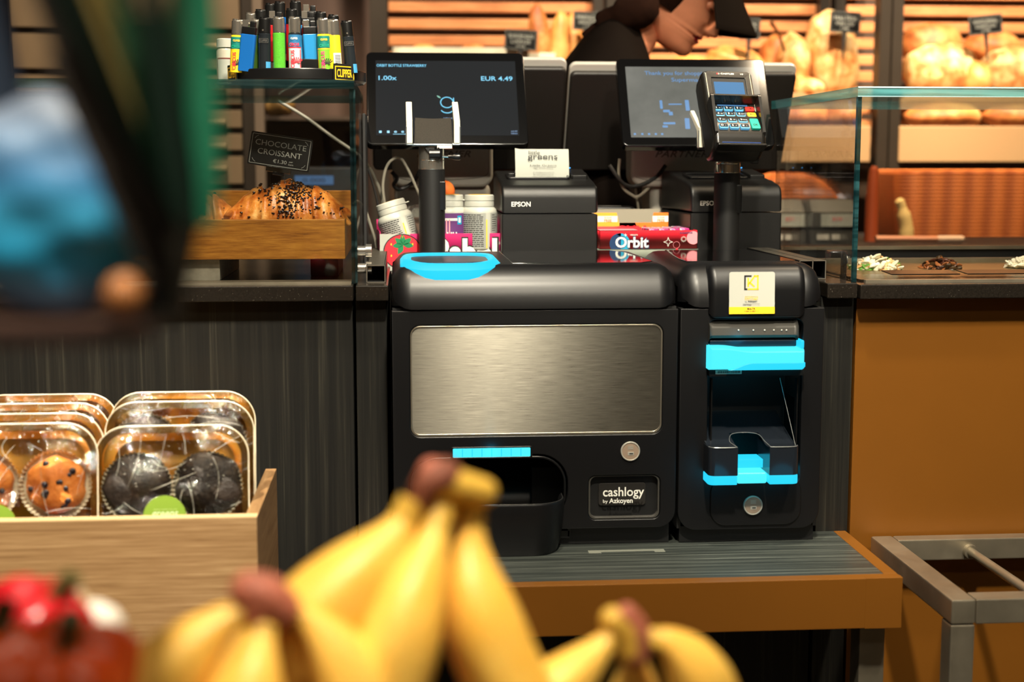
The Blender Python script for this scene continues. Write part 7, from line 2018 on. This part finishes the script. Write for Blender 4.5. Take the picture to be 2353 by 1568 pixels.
# ------------------------------------------------------------------ blurred plant and bag at the upper left
NY = 0.53
pr = at(395, 545, NY)
pl = thing('leafy_plant', 'blurred dark green strap-leaved plant filling the upper left', 'plant', pr)
LF = [mat('dark leaf', (24, 56, 36), 0.4, var=0.4, vscale=30), mat('olive leaf', (112, 96, 46), 0.45, var=0.3, vscale=30), mat('deep green leaf', (16, 36, 28), 0.4), mat('teal leaf', (40, 122, 92), 0.4, var=0.3, vscale=20)]
def leaf(p0, p1, p2, w_, m, Y0, Y1):
    A, B, C = P3(*p0, Y0, pr), P3(*p1, (Y0 + Y1) / 2, pr), P3(*p2, Y1, pr)
    path = smooth_path([A, B, C], 10); n = len(path)
    mb = MB(); V = []
    for i, p in enumerate(path):
        t = (path[min(i + 1, n - 1)] - path[max(i - 1, 0)]).normalized()
        s_ = Vector((0, -1, 0)).cross(t).normalized()
        k = i / (n - 1); ww = w_ * (0.55 + 0.45 * math.sin(PI * min(1, 0.2 + k * 0.75)))
        for q, dy in ((-1, 0.0), (-0.5, 0.0022), (0, 0.0035), (0.5, 0.0022), (1, 0.0)): V.append(p + s_ * ww * q + Vector((0, dy, 0)))
        for q, dy in ((1, 0.0010), (0.5, 0.0035), (0, 0.005), (-0.5, 0.0035), (-1, 0.0010)): V.append(p + s_ * ww * q + Vector((0, dy, 0)))
    Fc = []
    for i in range(n - 1):
        for j in range(10): Fc.append((i * 10 + j, i * 10 + (j + 1) % 10, (i + 1) * 10 + (j + 1) % 10, (i + 1) * 10 + j))
    Fc.append(tuple(range(10))); Fc.append(tuple((n - 1) * 10 + j for j in reversed(range(10))))
    mb.add(V, Fc, m).build('leaf', pl, sharp=60)
leaf((470, 520), (468, 250), (462, -120), 0.0056, LF[3], 0.53, 0.53)
leaf((440, 530), (425, 260), (410, -120), 0.0055, LF[0], 0.54, 0.55)
leaf((430, 525), (400, 300), (330, -120), 0.0058, LF[2], 0.525, 0.52)
leaf((415, 530), (360, 300), (250, -120), 0.0058, LF[0], 0.53, 0.53)
leaf((400, 520), (310, 260), (170, -120), 0.0050, LF[1], 0.545, 0.55)
leaf((390, 540), (280, 300), (120, -120), 0.0060, LF[2], 0.52, 0.51)
leaf((385, 550), (250, 330), (60, -120), 0.0060, mat('brown-black leaf', (34, 30, 26), 0.45), 0.515, 0.50)
leaf((375, 640), (300, 470), (130, 120), 0.0068, mat('umber leaf', (40, 33, 28), 0.45), 0.51, 0.50)
leaf((372, 720), (345, 600), (240, 400), 0.0040, mat('black leaf', (22, 20, 20), 0.45), 0.512, 0.505)
leaf((40, 560), (0, 250), (-60, -120), 0.0095, mat('slate leaf', (44, 54, 70), 0.4), 0.60, 0.60)
leaf((405, 520), (345, 330), (225, -120), 0.0045, LF[1], 0.555, 0.56)
mb = MB().tube([P3(400, 500, 0.535, pr), P3(385, 640, 0.535, pr), P3(375, 735, 0.535, pr)], [0.010, 0.008, 0.008], mat('plant base', (44, 40, 30), 0.6), 14)
mb.build('stalk', pl)
bgp = at(160, 745, 0.56)
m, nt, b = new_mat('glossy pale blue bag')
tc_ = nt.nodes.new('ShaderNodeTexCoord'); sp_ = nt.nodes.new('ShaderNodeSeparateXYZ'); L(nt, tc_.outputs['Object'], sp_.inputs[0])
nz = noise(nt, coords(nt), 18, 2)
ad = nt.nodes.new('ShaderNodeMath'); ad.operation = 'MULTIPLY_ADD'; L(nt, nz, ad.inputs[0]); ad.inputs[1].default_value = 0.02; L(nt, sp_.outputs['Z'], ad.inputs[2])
L(nt, ramp(nt, ad.outputs[0], [(0.015, lin((120, 150, 196))), (0.030, lin((40, 170, 222))), (0.046, lin((66, 176, 226))), (0.060, lin((64, 128, 180))), (0.085, lin((104, 116, 136)))]), b.inputs['Base Color'])  # cyan reflection and darker top painted into the colour by height
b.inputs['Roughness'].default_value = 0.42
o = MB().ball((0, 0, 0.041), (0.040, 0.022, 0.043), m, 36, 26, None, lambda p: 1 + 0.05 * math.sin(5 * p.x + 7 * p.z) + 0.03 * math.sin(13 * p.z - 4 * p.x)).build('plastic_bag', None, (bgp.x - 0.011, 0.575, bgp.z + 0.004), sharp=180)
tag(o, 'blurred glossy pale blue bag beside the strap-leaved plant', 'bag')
cb_ = at(306, 585, 0.535)
ob = at(285, 680, 0.545)
o = MB().ball((0, 0, 0), (0.0075, 0.008, 0.0085), mat('apricot skin', (176, 112, 60), 0.5), 18, 12).build('apricot', None, (ob.x, 0.545, ob.z))
tag(o, 'blurred small apricot-coloured fruit at the foot of the strap-leaved plant', 'fruit')
a, b_ = at(-200, 728, 0.55), at(372, 757, 0.55)
sh2 = thing('produce_shelf', 'blurred dark brown shelf edge under the pale blue bag', 'shelf', (a.x, 0.55, b_.z))
MB().b2(-0.06, b_.x - a.x, -0.03, 0.07, 0.0, (a.z - b_.z) * 0.55, mat('shelf umber', (58, 34, 22), 0.55), 0.0012).build('board', sh2)
MB().b2(-0.06, b_.x - a.x, -0.033, -0.030, -0.002, (a.z - b_.z) * 0.9, mat('shelf rim', (44, 24, 16), 0.5), 0.001).build('rim', sh2)
MB().b2(-0.06, -0.035, 0.0, 0.03, -(b_.z - 0.881), -0.001, BLKM).build('post', sh2)
